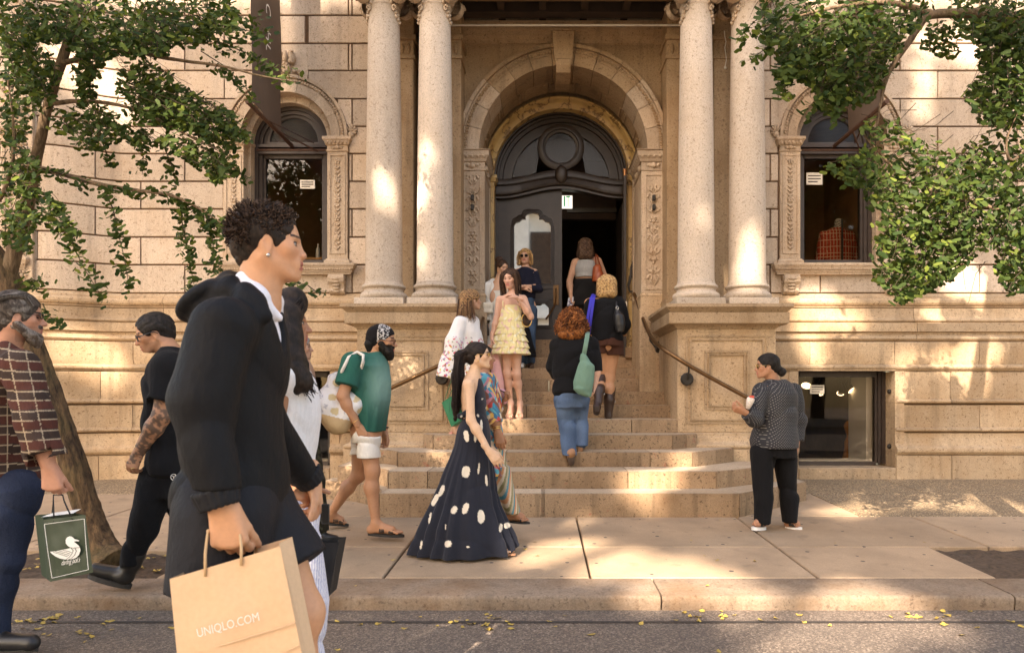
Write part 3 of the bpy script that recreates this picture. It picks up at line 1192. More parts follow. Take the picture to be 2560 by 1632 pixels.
# marble lining with its pilasters
mb = MB()
mb.arcprof(X0, SPZ - .06, [(1.20, 10.99), (1.18, 10.985), (1.17, 11.0), (1.155, 11.02), (1.145, 11.06), (1.12, 11.10), (1.06, 11.12), (1.055, 11.16), (1.055, 11.45)], 0, math.pi, 40)
mb.build('marble_arch', M['marble'], BLD, smooth=True, angle=40)
for s in (-1, 1):
 a, b = sorted((mirror_x(s, 1.045), mirror_x(s, 1.23)))
 mb = MB()
 mb.cbox(a, b, 11.08, 11.45, 2.0, SPZ - .25, .006)
 mb.wrap(a, b, 11.08, 11.4, [(0, SPZ - .25), (.012, SPZ - .245), (.012, SPZ - .23), (0, SPZ - .225), (0, SPZ - .17), (.02, SPZ - .16), (.035, SPZ - .12), (.045, SPZ - .11), (.045, SPZ - .065), (.04, SPZ - .06)])
 mb.box(a - .01, b + .01, 11.05, 11.3, 2.0, 2.18)
 mb.build('marble_pilaster', M['marble'], BLD)
 mb = MB()
 a, b = sorted((mirror_x(s, 1.10), mirror_x(s, 1.44)))
 mb.box(a, b, 10.96, 11.06, 2.0, SPZ + .1)
 mb.build('inner_jamb', M['trim'], BLD)

mb = MB()
mb.arc(X0, SPZ - .06, 1.10, 2.3, -.05, math.pi + .05, 11.2, 11.34, 24)
for s in (-1, 1):
 a, b = sorted((mirror_x(s, 1.12), mirror_x(s, 2.3)))
 mb.box(a, b, 11.2, 11.34, 1.9, SPZ - .1)
mb.build('inner_wall', M['recess'], BLD)

# ---- columns
Z_COL0, Z_COL1 = 2.56 + .09, 6.36


def ionic_column(x):
 cy = 9.05
 mb = MB()
 mb.bbox(x - .305, x + .305, cy - .305, cy + .305, 2.49, 2.585, .006)
 col = mb.build('column', M['column'], BLD)
 mb = MB()
 pr = [(.29, 2.586)]
 pr += [(.262 + .036 * math.sin(math.pi * k / 6), 2.588 + .085 * (.5 - .5 * math.cos(math.pi * k / 6))) for k in range(7)]
 pr += [(.262, 2.68), (.25, 2.685), (.243, 2.70), (.25, 2.715), (.256, 2.72)]
 pr += [(.248 + .028 * math.sin(math.pi * k / 5), 2.722 + .05 * (.5 - .5 * math.cos(math.pi * k / 5))) for k in range(6)]
 pr += [(.248, 2.775), (.245, 2.79), (.236, 2.80)]
 mb.lathe(x, cy, pr, 40)
 mb.build('column_base', M['column'], col, smooth=True, angle=50)
 mb = MB()
 pr = [(.240, 2.80), (.233, 2.83), (.231, 2.86)]
 for k in range(1, 15):
  t = k / 14
  pr.append((.231 - .037 * t ** 1.7, 2.86 + 3.40 * t))
 pr += [(.198, 6.265), (.206, 6.275), (.206, 6.295), (.196, 6.30), (.196, 6.42)]
 mb.lathe(x, cy, pr, 40)
 mb.build('column_shaft', M['column'], col, smooth=True, angle=60)
 # angled ionic capital
 mb = MB()
 for sx in (-1, 1):
  for sy in (-1, 1):
   c = Vector((x + sx * .245, cy + sy * .245, 6.385))
   ax = Vector((sx * .38, sy * .92, 0)).normalized()
   u = Vector((-ax.y, ax.x, 0))
   for off, rr in ((.0, .115), (.03, .09), (.05, .05)):
    ring = []
    for k in range(18):
     a = 2 * math.pi * k / 18
     ring.append(c + ax * off + u * (rr * math.cos(a)) + Vector((0, 0, rr * math.sin(a))))
    base = [p - ax * .09 for p in ring]
    n = len(mb.v)
    mb.add(ring + base, [tuple(range(18))] + [(i, i + 18, (i + 1) % 18 + 18, (i + 1) % 18) for i in range(18)])
   pts = []
   for k in range(34):
    a = k * .52
    rr = .118 * math.exp(-.065 * k)
    pts.append(c + ax * (.012 + .0018 * k) + u * (sx * -rr * math.cos(a)) + Vector((0, 0, rr * math.sin(a))))
   mb.tube(pts, [.016 * math.exp(-.03 * k) for k in range(34)], 5)
   for k in range(12):
    a = k * .52
    mb.ball(c + ax * .01 + u * (.088 * math.cos(a)) + Vector((0, 0, .088 * math.sin(a))), .013, 5, 4)
 for k in range(26):
  a = 2 * math.pi * k / 26
  mb.ball((x + .225 * math.cos(a), cy + .225 * math.sin(a), 6.385), (.024, .024, .032), 6, 4)
 mb.lathe(x, cy, [(.205, 6.33), (.225, 6.345), (.225, 6.36), (.21, 6.365), (.235, 6.42), (.25, 6.47)], 28)
 # leaf sprays on the neck below each volute
 for sx in (-1, 1):
  for k in range(9):
   a = math.radians(-90 + sx * (38 + 3.5 * k + 6 * (k % 3)))
   mb.ball((x + .205 * math.cos(a), cy + .205 * math.sin(a), 6.29 - .025 * k), (.026, .022, .026), 6, 4)
  pts = [(x + sx * (.16 + .022 * math.cos(q)), cy - .16, 6.22 + .03 * math.sin(q)) for q in [t * .6 for t in range(9)]]
  mb.tube(pts, .011, 5)
 mb.build('capital', M['trim'], col, smooth=True, angle=50)


for o in (-2.31, -1.66, 1.66, 2.31):
 ionic_column(X0 + o)

# ---- entablature, portico ceiling with coffers
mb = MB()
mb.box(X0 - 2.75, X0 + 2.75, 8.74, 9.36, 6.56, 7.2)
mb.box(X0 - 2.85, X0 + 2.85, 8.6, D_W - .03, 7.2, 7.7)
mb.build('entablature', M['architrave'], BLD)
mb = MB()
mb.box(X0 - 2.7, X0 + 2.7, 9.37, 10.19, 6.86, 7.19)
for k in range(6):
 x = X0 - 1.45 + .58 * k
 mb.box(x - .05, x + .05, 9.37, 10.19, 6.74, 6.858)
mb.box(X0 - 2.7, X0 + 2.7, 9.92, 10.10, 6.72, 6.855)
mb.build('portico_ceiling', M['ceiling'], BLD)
mb = MB()
mb.tube([(X0 - 1.75, 9.7, 6.42), (X0 + 1.75, 9.7, 6.42)], .014, 8)
tag(mb.build('tie_rod', M['cord'], None, loc=(X0, 9.7, 6.42)), 'thin pale metal tie rod strung between the inner columns under the portico ceiling', 'tie rod')

# ---- transom over the doors
DY = 11.36
mb = MB()
zc = SPZ - .06
mb.arcprof(X0, zc, [(1.055, DY - .10), (1.03, DY - .10), (1.02, DY - .05), (.99, DY - .05), (.985, DY - .02), (.93, DY - .02), (.92, DY + .01), (.78, DY + .01), (.775, DY + .04), (.775, DY + .1)], 0, math.pi, 44)
# oval ring in the middle
ring = [(.375, DY - .01), (.37, DY - .035), (.33, DY - .05), (.29, DY - .05), (.28, DY - .02), (.245, DY - .01), (.24, DY + .03)]
mb.arcprof(X0, PZ(370, DY), ring, 0, 2 * math.pi, 40)
tr = mb.build('door_transom', M['wood'], BLD, smooth=True, angle=45)


def swan(x, y_px_side, y_px_mid):
 """height of the swan-neck rail over the doors at an offset x from the middle"""
 t = min(1.0, abs(x) / .98)
 c = .5 - .5 * math.cos(math.pi * (1 - t))
 return PZ(y_px_side, DY) + (PZ(y_px_mid, DY) - PZ(y_px_side, DY)) * c


mb = MB()
rows = [(447, 424, DY + .05), (449, 426, DY - .02), (456, 434, DY - .04), (463, 442, DY - .04), (467, 447, DY - .02), (470, 451, DY - .08), (484, 461, DY - .10), (490, 465, DY - .09), (494, 468, DY - .05), (498, 474, DY - .05), (500, 476, DY + .06)]
nx = 48
pts = [(X0 - 1.04 + 2.08 * i / nx, y, swan(-1.04 + 2.08 * i / nx, a, b)) for i in range(nx + 1) for a, b, y in rows]
m = len(rows)
mb.add(pts, [(i * m + k, (i + 1) * m + k, (i + 1) * m + k + 1, i * m + k + 1) for i in range(nx) for k in range(m - 1)])
mb.build('transom_rail', M['wood'], tr, smooth=True, angle=30)
mb = MB()
mb.ball((X0 + .005, DY - .10, PZ(441, DY)), (.10, .05, .145), 16, 10)
mb.build('medallion', M['wood'], tr, smooth=True)
mb = MB()
mb.prism([(X0 + .245 * math.cos(a), PZ(370, DY) + .245 * math.sin(a)) for a in [2 * math.pi * k / 28 for k in range(28)]], DY + .02, DY + .025)
mb.build('round_pane', M['oldglass'], tr)
for s in (-1, 1):
 pts = []
 for k in range(15):
  a = math.radians(8 + 62 * k / 14)
  pts.append((X0 + s * .79 * math.cos(a), zc + .79 * math.sin(a)))
 pts += [(X0 + s * .36, PZ(395, DY)), (X0 + s * .40, PZ(432, DY)), (X0 + s * .6, PZ(438, DY)), (X0 + s * .78, PZ(441, DY))]
 mb = MB()
 mb.prism(pts if s > 0 else pts[::-1], DY + .05, DY + .055)
 mb.build('side_pane', M['oldglass'], tr)
 mb = MB()
 out = [(X0 + s * .80 * math.cos(a), zc + .80 * math.sin(a)) for a in [math.radians(60 + 32 * k / 6) for k in range(7)]]
 poly = out + [(X0, PZ(345, DY)), (X0 + s * .3, PZ(355, DY))]
 mb.prism(poly if s > 0 else poly[::-1], DY + .03, DY + .08)
 mb.build('spandrel_board', M['wood'], tr)

# ---- left door leaf (shut) with its shaped glass
leaf_x0, leaf_x1 = X0 - 1.02, X0 + .02
z_floor = 2.262


def cusp(xa, xb, za, zt):
 """outline of the shaped door glass, clockwise from lower left"""
 w = xb - xa
 top = [(xa, zt - .20), (xa + .035, zt - .155), (xa + .09, zt - .14), (xa + .13, zt - .10), (xa + w * .32, zt - .10)]
 cx, r = (xa + xb) / 2, w * .19
 arc_ = [(cx - r * math.cos(a), zt - .10 + r * .62 * math.sin(a) + .03) for a in [math.pi * k / 8 for k in range(9)]]
 right = [(xa + xb - x, z) for x, z in top[::-1]]
 return [(xa, za)] + top + arc_ + right + [(xb, za)]


def leaf_with_holes(name, mat, x0, x1, z0, ztop, holes_, y0, y1, parent):
 """door leaf with shaped openings, built as vertical strips"""
 mb = MB()
 xs = sorted(set([x0 + (x1 - x0) * i / 40 for i in range(41)] + [q[0] for h in holes_ for q in h]))

 def span(h, x):
  zz = []
  n = len(h)
  for i in range(n):
   (ax, az), (bx, bz) = h[i], h[(i + 1) % n]
   if ax == bx:
    continue
   if min(ax, bx) - 1e-9 <= x <= max(ax, bx) + 1e-9:
    zz.append(az + (bz - az) * (x - ax) / (bx - ax))
  return (min(zz), max(zz)) if zz else None
 for a, b in zip(xs[:-1], xs[1:]):
  if b - a < 1e-5:
   continue
  la, lb = [], []
  for h in holes_:
   e = 1e-6
   sa, sb = span(h, a + e), span(h, b - e)
   if sa and sb:
    la.append(sa)
    lb.append(sb)
  order = sorted(range(len(la)), key=lambda i: la[i][0])
  pa, pb = z0, z0
  for i in order:
   mb.quad((a, y0, pa), (b, y0, pb), (b, y0, lb[i][0]), (a, y0, la[i][0]))
   pa, pb = la[i][1], lb[i][1]
  mb.quad((a, y0, pa), (b, y0, pb), (b, y0, ztop(b)), (a, y0, ztop(a)))
 for h in holes_:
  n = len(h)
  for i in range(n):
   (ax, az), (bx, bz) = h[i], h[(i + 1) % n]
   mb.quad((ax, y0, az), (bx, y0, bz), (bx, y1, bz), (ax, y1, az))
 mb.box(x1 - .012, x1, y0 + .001, y1, z0, ztop(x1) - .02)
 return mb.build(name, mat, parent)


ga, gb = PX(1285, DY), PX(1377, DY)
g1 = cusp(ga, gb, PZ(708, DY), PZ(530, DY))
g2a, g2b = PX(1330, DY), PX(1374, DY)
g2 = [(PX(1290, DY), PZ(812, DY)), (PX(1290, DY), PZ(768, DY)), (PX(1300, DY), PZ(758, DY)), (PX(1362, DY), PZ(758, DY)), (PX(1372, DY), PZ(768, DY)), (PX(1372, DY), PZ(812, DY))]
ztop = lambda x: swan(x - X0, 498, 474) + .02
leaf = leaf_with_holes('door_leaf', M['wood'], leaf_x0, leaf_x1, z_floor, ztop, [g1, g2], DY + .03, DY + .09, BLD)
for h in (g1, g2):
 mb = MB()
 mb.prism(h, DY + .07, DY + .075)
 mb.build('pane', M['mirror'], leaf)
 mb = MB()
 cx, cz = sum(q[0] for q in h) / len(h), sum(q[1] for q in h) / len(h)
 for k, gr in enumerate((.012, .032, .052)):
  mb.tube([(q[0] + (gr if q[0] > cx else -gr), DY + .022, q[1] + (gr if q[1] > cz else -gr)) for q in h + [h[0], h[1]]], .009, 5, False)
 mb.build('glazing_bead', M['wood'], leaf)
mb = MB()
mb.box(leaf_x0 + .1, leaf_x1 - .08, DY + .012, DY + .035, PZ(722, DY), PZ(712, DY))
mb.box(leaf_x0 + .1, leaf_x1 - .08, DY + .012, DY + .035, PZ(748, DY), PZ(742, DY))
mb.build('lock_rail', M['wood'], leaf)
mb = MB()
hx = PX(1390, DY)
mb.bbox(hx - .045, hx + .045, DY + .01, DY + .035, PZ(762, DY), PZ(712, DY), .004)
mb.tube([(hx, DY, PZ(722, DY)), (hx - .005, DY - .06, PZ(728, DY)), (hx, DY - .07, PZ(742, DY)), (hx - .01, DY - .05, PZ(756, DY)), (hx - .03, DY, PZ(766, DY)), (hx - .10, DY - .03, PZ(785, DY)), (hx - .16, DY, PZ(796, DY))], .013, 6)
mb.build('handle', M['bronze'], leaf, smooth=True, angle=40)
# right leaf stands open into the building
mb = MB()
mb.box(X0 + .985, X0 + 1.035, DY + .05, DY + 1.05, z_floor, PZ(505, DY))
mb.build('door_leaf', M['wood'], BLD)
mb = MB()
mb.box(X0 - 1.05, X0 - 1.02, DY - .02, DY + .1, z_floor, SPZ)
mb.box(X0 + 1.02, X0 + 1.05, DY - .02, DY + .1, z_floor, SPZ)
mb.build('door_frame', M['wood'], BLD)
# shop hall behind the doors
mb = MB()
a, b, y0, y1, z0, z1 = X0 - 1.8, X0 + 1.8, DY + .12, DY + 5, z_floor - .006, 5.6
mb.quad((a, y1, z0), (b, y1, z0), (b, y1, z1), (a, y1, z1))
mb.quad((a, y0, z0), (a, y1, z0), (a, y1, z1), (a, y0, z1))
mb.quad((b, y0, z0), (b, y1, z0), (b, y1, z1), (b, y0, z1))
mb.quad((a, y0, z0), (b, y0, z0), (b, y1, z0), (a, y1, z0))
mb.quad((a, y0, z1), (b, y0, z1), (b, y1, z1), (a, y1, z1))
mb.box(X0 + .02, X0 + 1.0, DY + 1.2, DY + 1.35, PZ(548, DY + 1.2), 5.5)
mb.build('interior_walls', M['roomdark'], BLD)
mb = MB()
zz = PZ(520, DY + .5)
mb.box(X0 + .12, X0 + .95, DY + .5, DY + .56, zz - .07, zz + .0)
mb.build('door_closer', M['iron'], BLD)

# exit sign, partly behind the shut leaf
sd = DY + .35
ex = thing('exit_sign', 'small white exit sign with tall green letters behind the shut door leaf', 'sign', (PX(1396, sd), sd, PZ(515, sd)))
mb = MB()
sx0, sx1, sz0, sz1 = PX(1359, sd), PX(1431, sd), PZ(520, sd), PZ(489, sd)
mb.bbox(sx0, sx1, sd, sd + .05, sz0, sz1, .003)
mb.build('sign_box', emit('lit_sign_face', (.80, .80, .74), .45), ex)
mb = MB()
for ch, x0, x1 in (('E', 1366, 1382), ('X', 1386, 1405), ('I', 1409.5, 1413), ('T', 1415.5, 1425)):
 vs, fs = shop_letters(ch, 1.0)
 l, w, h = min(v.x for v in vs), max(v.x for v in vs), max(v.y for v in vs)
 mb.add([(PX(x0 + (v.x - l) / (w - l) * (x1 - x0), sd), sd - .004, sz0 + .025 + v.y / h * (sz1 - sz0 - .035)) for v in vs], fs)
mb.build('lettering', emit('green_letters', (.0, .30, .10), .25), ex)
mb = MB()
mb.box(PX(1394, sd), PX(1397, sd), sd + .02, sd + .03, sz1, sz1 + .5)
mb.build('sign_hanger', M['iron'], ex)

# bronze pole by the right jamb, entry phone, hanging cables
pd = 10.98
po = thing('bronze_pole', 'tall dark bronze pole with copper cap at the right side of the doorway', 'pole', (PX(1562, pd), pd, 2.0))
mb = MB()
px = PX(1562, pd)
mb.bbox(px - .024, px + .024, pd - .03, pd + .03, 1.98, PZ(440, pd), .006)
mb.build('shaft', M['wood'], po)
mb = MB()
mb.lathe(px, pd, [(.024, PZ(441, pd)), (.026, PZ(436, pd)), (.036, PZ(424, pd))], 12)
mb.build('cap', M['copper'], po, smooth=True, angle=40)
mb = MB()
mb.box(px + .0, px + .03, pd - .036, pd - .031, PZ(766, pd), PZ(754, pd))
mb.build('reflector', M['paper'], po)
idd = 11.05
it = thing('entry_phone', 'small dark entry phone box on the marble right of the doors', 'entry phone', (PX(1593, idd), idd, PZ(662, idd)))
mb = MB()
mb.bbox(PX(1587, idd), PX(1598, idd), idd - .04, idd + .03, PZ(680, idd), PZ(643, idd), .005)
mb.build('housing', M['iron'], it)
mb = MB()
mb.bbox(PX(1589, idd), PX(1596, idd), idd - .05, idd - .041, PZ(676, idd), PZ(662, idd), .002)
mb.build('button_plate', M['bronze'], it)
mb = MB()
cz = [(1602, 575), (1596, 598), (1598, 612), (1588, 632), (1584, 650), (1577, 668), (1576, 690), (1570, 712), (1573, 727), (1582, 728), (1586, 712), (1582, 692), (1574, 690), (1571, 716)]
mb.tube([P(x, y, 11.0) for x, y in cz], .012, 6)
mb.tube([P(x + 2, y + 3, 10.99) for x, y in cz[2:11]], .010, 6)
tag(mb.build('cable_coil', M['iron'], None, smooth=True, loc=P(1578, 700, 11.0)), 'dark cable looped in a coil against the marble beside the doorway', 'cable')
mb = MB()
cd = 9.5
mb.tube([P(x, y, cd) for x, y in ((1811, 78), (1812, 92), (1815, 105), (1812, 120), (1814, 135), (1816, 150), (1813, 165))], .006, 6)
c0 = P(1813, 165, cd)
mb.lathe(c0.x, c0.y, [(.008, c0.z), (.016, c0.z - .02), (.016, c0.z - .04)], 8)
tag(mb.build('hanging_cord', M['cord'], None, smooth=True, angle=40, loc=P(1811, 78, cd)), 'thin white cord with a plug hanging between the two right columns', 'cord')

# ================================================================ steps
ST = thing('entrance_steps', 'worn granite steps climbing to the arched entrance, lower ones splayed wide', 'steps', (X0, 7.08, 0.17))
fronts = [7.08, 7.44, 7.89, 8.29, 8.72, 9.21, 9.66, 10.1, 10.52, 10.98, 11.28]
tops = [.406, .587, .751, .919, 1.085, 1.249, 1.429, 1.614, 1.779, 1.962, 2.262]
# wide lower steps: right corner, right end; left corner, left end (x, d)
wide = [((1.967, 7.08), (2.98, 8.02), (-1.62, 7.08), (-2.48, 8.1)),
  ((1.824, 7.44), (2.93, 8.25), (-1.61, 7.44), (-2.30, 8.0)),
  ((1.67, 7.89), (2.29, 8.50), (-1.60, 7.89), (-2.05, 8.3)),
  ((1.525, 8.29), (1.88, 8.60), (-1.27, 8.29), (-1.42, 8.5))]
cutx = [(.02, 0.0), (.9, -1.2), (-.4, 1.2), (.5, -.7), (1.1, -.5), (-.2, .9), (.6, -.6), (.1, 1.0), (-.3, .7), (.4, -.5), (.0, .0)]


def step_stone(poly_fn, x0, x1, zt, z0, name='step_stone'):
 """tread stone with a rounded, slightly worn front edge"""


for i, (d, zt) in enumerate(zip(fronts, tops)):
 nxt = fronts[i + 1] + .05 if i < 10 else DY + .2
 z0 = (pave_z(d) - .05) if i == 0 else tops[i - 1] - .02
 r = .018

 def stone_piece(outline, back, nm='step_stone'):
  """outline: front polyline left to right (x, y); extruded back to the line y = back"""
  mb = MB()
  rows = [(0.012, z0), (0.0, z0 + .01), (0.0, zt - r), (r * .3, zt - r * .3), (r, zt)]
  n = len(outline)
  pts = []
  for o, z in rows:
   for k, (x, y) in enumerate(outline):
    # move the edge inwards along the local normal
    a = outline[max(k - 1, 0)]
    b = outline[min(k + 1, n - 1)]
    tx, ty = b[0] - a[0], b[1] - a[1]
    L = math.hypot(tx, ty) or 1
    pts.append((x - ty / L * o, y + tx / L * o, z))
  m = len(rows)
  F = [(j * n + k, j * n + k + 1, (j + 1) * n + k + 1, (j + 1) * n + k) for j in range(m - 1) for k in range(n - 1)]
  bi = len(pts)
  pts += [(outline[0][0], back, zt), (outline[-1][0], back, zt), (outline[0][0], back, z0), (outline[-1][0], back, z0)]
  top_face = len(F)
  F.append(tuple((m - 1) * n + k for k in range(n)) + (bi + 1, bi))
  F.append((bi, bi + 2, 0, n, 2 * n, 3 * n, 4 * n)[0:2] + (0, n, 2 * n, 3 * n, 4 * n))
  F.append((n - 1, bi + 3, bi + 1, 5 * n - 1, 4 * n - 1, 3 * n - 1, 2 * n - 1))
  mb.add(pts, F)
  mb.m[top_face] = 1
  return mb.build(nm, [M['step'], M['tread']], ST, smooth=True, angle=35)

 g = .004
 if i < 4:
  rc, re, lc, le = wide[i]
  back = max(nxt, re[1] + .3, le[1] + .3)
  xm = sorted(cutx[i])
  # left return, rounded
  seg = []
  for k in range(7):
   t = k / 6
   ax = le[0] + (lc[0] - le[0]) * (1 - (1 - t) ** 1.6)
   ay = le[1] + (lc[1] - le[1]) * (t ** 1.6 if i < 3 else t)
   seg.append((ax, ay))
  cuts = [lc[0]] + [x for x in xm if lc[0] + .3 < x < rc[0] - .3] + [rc[0]]
  backc = nxt
  stone_piece(seg[:-1] + [(lc[0] - g, lc[1] + .002)], back)
  for a, b in zip(cuts[:-1], cuts[1:]):
   stone_piece([(a + g, d), (b - g, d)], back)
  mid = (rc[0] + (re[0] - rc[0]) * .55, rc[1] + (re[1] - rc[1]) * .55)
  stone_piece([(rc[0] + .001, d), mid], back)
  stone_piece([(mid[0] + g, mid[1] + g), re, (re[0] + .002, back - .02)], back)
 else:
  hw = 1.36 if i < 8 else (1.13 if i > 9 else 1.30 - .09 * (i - 8))
  xa, xb = X0 - hw - .01, X0 + hw + .01
  cuts = [xa] + [x for x in sorted(cutx[i]) if xa + .3 < x < xb - .3] + [xb]
  for a, b in zip(cuts[:-1], cuts[1:]):
   stone_piece([(a + g, d), (b - g, d)], nxt)
mb = MB()
for s in (-1, 1):
 a, b = sorted((mirror_x(s, .98), mirror_x(s, 1.30)))
 mb.bbox(a, b, 10.93, 11.27, 1.95, 2.12, .01)
mb.build('jamb_plinth', M['step'], ST)

# ---- handrails
def handrail(pts, brackets, label, loc):
 h = thing('handrail', label, 'handrail', loc, 'handrails at the entrance steps')
 # smooth the path
 P0 = [Vector(p) for p in pts]
 for _ in range(2):
  Q = [P0[0]]
  for a, b in zip(P0[:-1], P0[1:]):
   Q += [a.lerp(b, .25), a.lerp(b, .75)]
  P0 = Q + [P0[-1]]
 mb = MB()
 mb.tube(P0, .026, 10)
 mb.ball(P0[0], .027, 10, 6)
 mb.build('rail', M['bronze'], h, smooth=True)
 for (c, wall_dir) in brackets:
  c = Vector(c)
  wd = Vector(wall_dir)
  mb = MB()
  f = c + wd * .10 + Vector((0, 0, -.16))
  mb.tube([c + Vector((0, 0, -.01)), c + Vector((0, 0, -.07)), f + wd * -.03, f], .011, 6)
  q = wd.to_track_quat('Z', 'Y')
  ring = lambda r, o: [f + q @ Vector((r * math.cos(k * .5236), r * math.sin(k * .5236), o)) for k in range(12)]
  a, b, e = ring(.08, .018), ring(.08, -.004), ring(.062, -.022)
  mb.add(a + b + e, [(k, (k + 1) % 12, 12 + (k + 1) % 12, 12 + k) for k in range(12)] + [(12 + k, 12 + (k + 1) % 12, 24 + (k + 1) % 12, 24 + k) for k in range(12)] + [tuple(range(24, 36))])
  mb.build('bracket', M['iron'], h, smooth=True, angle=40)
 return h


pr = [P(1585, 735, 10.7), P(1590, 745, 10.6), P(1602, 782, 10.3), P(1622, 834, 9.6), P(1634, 852, 9.1), P(1652, 868, 8.72), P(1690, 893, 8.58), P(1728, 917, 8.55), P(1840, 978, 8.55), P(1880, 1000, 8.55)]
handrail(pr, [(P(1722, 914, 8.55), (0, 1, 0)), (P(1625, 838, 9.6), (1, 0, 0))], 'bronze handrail on the right pedestal, running down behind the woman in the spotted blouse', (1.8, 8.6, 1.0))
pl = [(2 * X0 - p.x, p.y, p.z) for p in pr]
pl[-3:] = [tuple(P(1113, 906, 8.55)), tuple(P(975, 971, 8.55)), tuple(P(905, 1003, 8.55))]
handrail(pl, [(P(1102, 912, 8.55), (0, 1, 0)), ((2 * X0 - 1.47, 9.6, PZ(838, 9.6)), (-1, 0, 0))], 'bronze handrail on the left pedestal, between the bearded man and the ponytailed woman', (-1.2, 8.6, 1.0))
# ================================================================ road, kerb, pavement
def asphalt():
 m, nt, b = nodes('worn_asphalt')
 v = coords(nt)
 vo = N(nt, 'TexVoronoi', ins={'Vector': v, 'Scale': 95.0})
 big = noise(nt, v, 1.3, 5, 0.6)
 fine = noise(nt, v, 140, 2, 0.6)
 k = ramp(nt, vo.outputs['Color'], [(0.15, (.10, .072, .052)), (0.6, (.185, .138, .10)), (0.9, (.36, .28, .205))])
 k = mix(nt, ramp(nt, fine, [(.42, 0.0), (.66, .6)]), k, (.05, .042, .038))
 k = mix(nt, ramp(nt, big, [(.4, 0.0), (.75, .45)]), k, (.10, .085, .07))
 nt.links.new(k, b.inputs['Base Color'])
 b.inputs['Roughness'].default_value = .85
 add = N(nt, 'Math', operation='ADD', ins={0: vo.outputs['Distance'], 1: fine})
 bump(nt, b, add.outputs[0], .8, .008)
 return m


def concrete(name, c, gum=True):
 m, nt, b = nodes(name)
 v = coords(nt)
 fine = noise(nt, v, 110, 3, 0.65)
 big = noise(nt, v, 1.6, 6, 0.6)
 k = ramp(nt, fine, [(.3, tuple(q * .78 for q in c)), (.7, tuple(min(1, q * 1.12) for q in c))])
 k = mix(nt, ramp(nt, big, [(.40, 0.0), (.72, .7)]), k, tuple(q * .55 for q in c))
 blot = noise(nt, v, 5.5, 4, .55)
 k = mix(nt, ramp(nt, blot, [(.60, 0.0), (.70, .45)]), k, tuple(q * .45 for q in c))
 if gum:
  w = noise(nt, v, 20, 2)
  vo = N(nt, 'TexVoronoi', voronoi_dimensions='2D', ins={'Vector': v, 'Scale': 3.6, 'Randomness': 1.0})
  sepc = N(nt, 'SeparateColor', ins={0: vo.outputs['Color']})
  keep = N(nt, 'Math', operation='GREATER_THAN', ins={0: sepc.outputs[0], 1: .42})
  size = N(nt, 'MapRange', ins={'Value': sepc.outputs[1], 'To Min': .035, 'To Max': .085})
  wob = N(nt, 'Math', operation='MULTIPLY_ADD', ins={0: w, 1: .04, 2: vo.outputs['Distance']})
  near = N(nt, 'Math', operation='LESS_THAN', ins={0: wob.outputs[0], 1: size.outputs[0]})
  both = N(nt, 'Math', operation='MULTIPLY', ins={0: keep.outputs[0], 1: near.outputs[0]})
  k = mix(nt, both.outputs[0], k, (.06, .05, .045))
 info = N(nt, 'ObjectInfo')
 val = N(nt, 'MapRange', ins={'Value': info.outputs['Random'], 'To Min': .88, 'To Max': 1.08})
 k2 = N(nt, 'HueSaturation', ins={'Value': val.outputs[0], 'Color': k})
 nt.links.new(k2.outputs[0], b.inputs['Base Color'])
 b.inputs['Roughness'].default_value = .88
 bump(nt, b, fine, .35, .006)
 return m


def pebbles():
 m, nt, b = nodes('exposed_aggregate')
 v = coords(nt)
 vo = N(nt, 'TexVoronoi', ins={'Vector': v, 'Scale': 60.0})
 k = ramp(nt, vo.outputs['Color'], [(.1, (.22, .135, .065)), (.5, (.40, .27, .14)), (.9, (.56, .42, .25))])
 k = mix(nt, ramp(nt, vo.outputs['Distance'], [(.35, 0.0), (.6, .8)]), k, (.10, .075, .05))
 k = mix(nt, ramp(nt, noise(nt, v, 1.5, 5), [(.45, 0.0), (.75, .5)]), k, (.16, .12, .075))
 nt.links.new(k, b.inputs['Base Color'])
 b.inputs['Roughness'].default_value = .85
 bump(nt, b, vo.outputs['Distance'], -.6, .012)
 return m


M['asphalt'] = asphalt()
M['paving'] = concrete('pavement_concrete', (.43, .30, .185))
M['pebble'] = pebbles()
M['soil'] = plain('bare_soil', (.075, .048, .028), 1.0, var=.6, scale=25, bmp=.9)

mb = MB()
mb.add([(-60, -40, 0), (60, -40, 0), (60, 4.72, 0), (-60, 4.72, 0)], [(0, 1, 2, 3)])
structure(mb.build('road', M['asphalt']))
mb = MB()
mb.quad((-60, 4.33, .004), (60, 4.33, .004), (60, 4.365, .004), (-60, 4.365, .004))
structure(mb.build('tar_seam', plain('tar', (.035, .03, .027), .6, var=.4)))

KERB = structure(bpy.data.objects.new('kerb', None))
COL.objects.link(KERB)
KERB.location = (0, 4.58, 0)
ORIGIN['kerb'] = Vector((0, 4.58, 0))
kx = [-60, -14, -11.2, -8.9, -6.4, -4.15, -1.63, .77, 3.05, 5.5, 7.9, 10.3, 60]
for a, b in zip(kx[:-1], kx[1:]):
 mb = MB()
 n = max(1, int((b - a) / .12)) if b - a < 5 else 4
 pts = []
 rr = random.Random(int(a * 10))
 for k in range(n + 1):
  x = a + .006 + (b - a - .012) * k / n
  w = rr.uniform(-.004, .004)
  e = .02 if 0 < k < n else .035
  pts += [(x, 4.60 + w, -.1), (x, 4.59 + w, .03), (x, 4.583 + w, .094 - e), (x, 4.59 + w, .094 - e * .25), (x, 4.583 + e + w, .0955), (x, 4.985, .104), (x, 4.985, -.1)]
 F = [(k * 7 + q, (k + 1) * 7 + q, (k + 1) * 7 + q + 1, k * 7 + q + 1) for k in range(n) for q in range(6)]
 F += [(0, 1, 2, 3, 4, 5, 6), tuple(n * 7 + q for q in range(6, -1, -1))]
 mb.add(pts, F)
 mb.build('kerbstone', M['kerb'], KERB, smooth=True, angle=50)

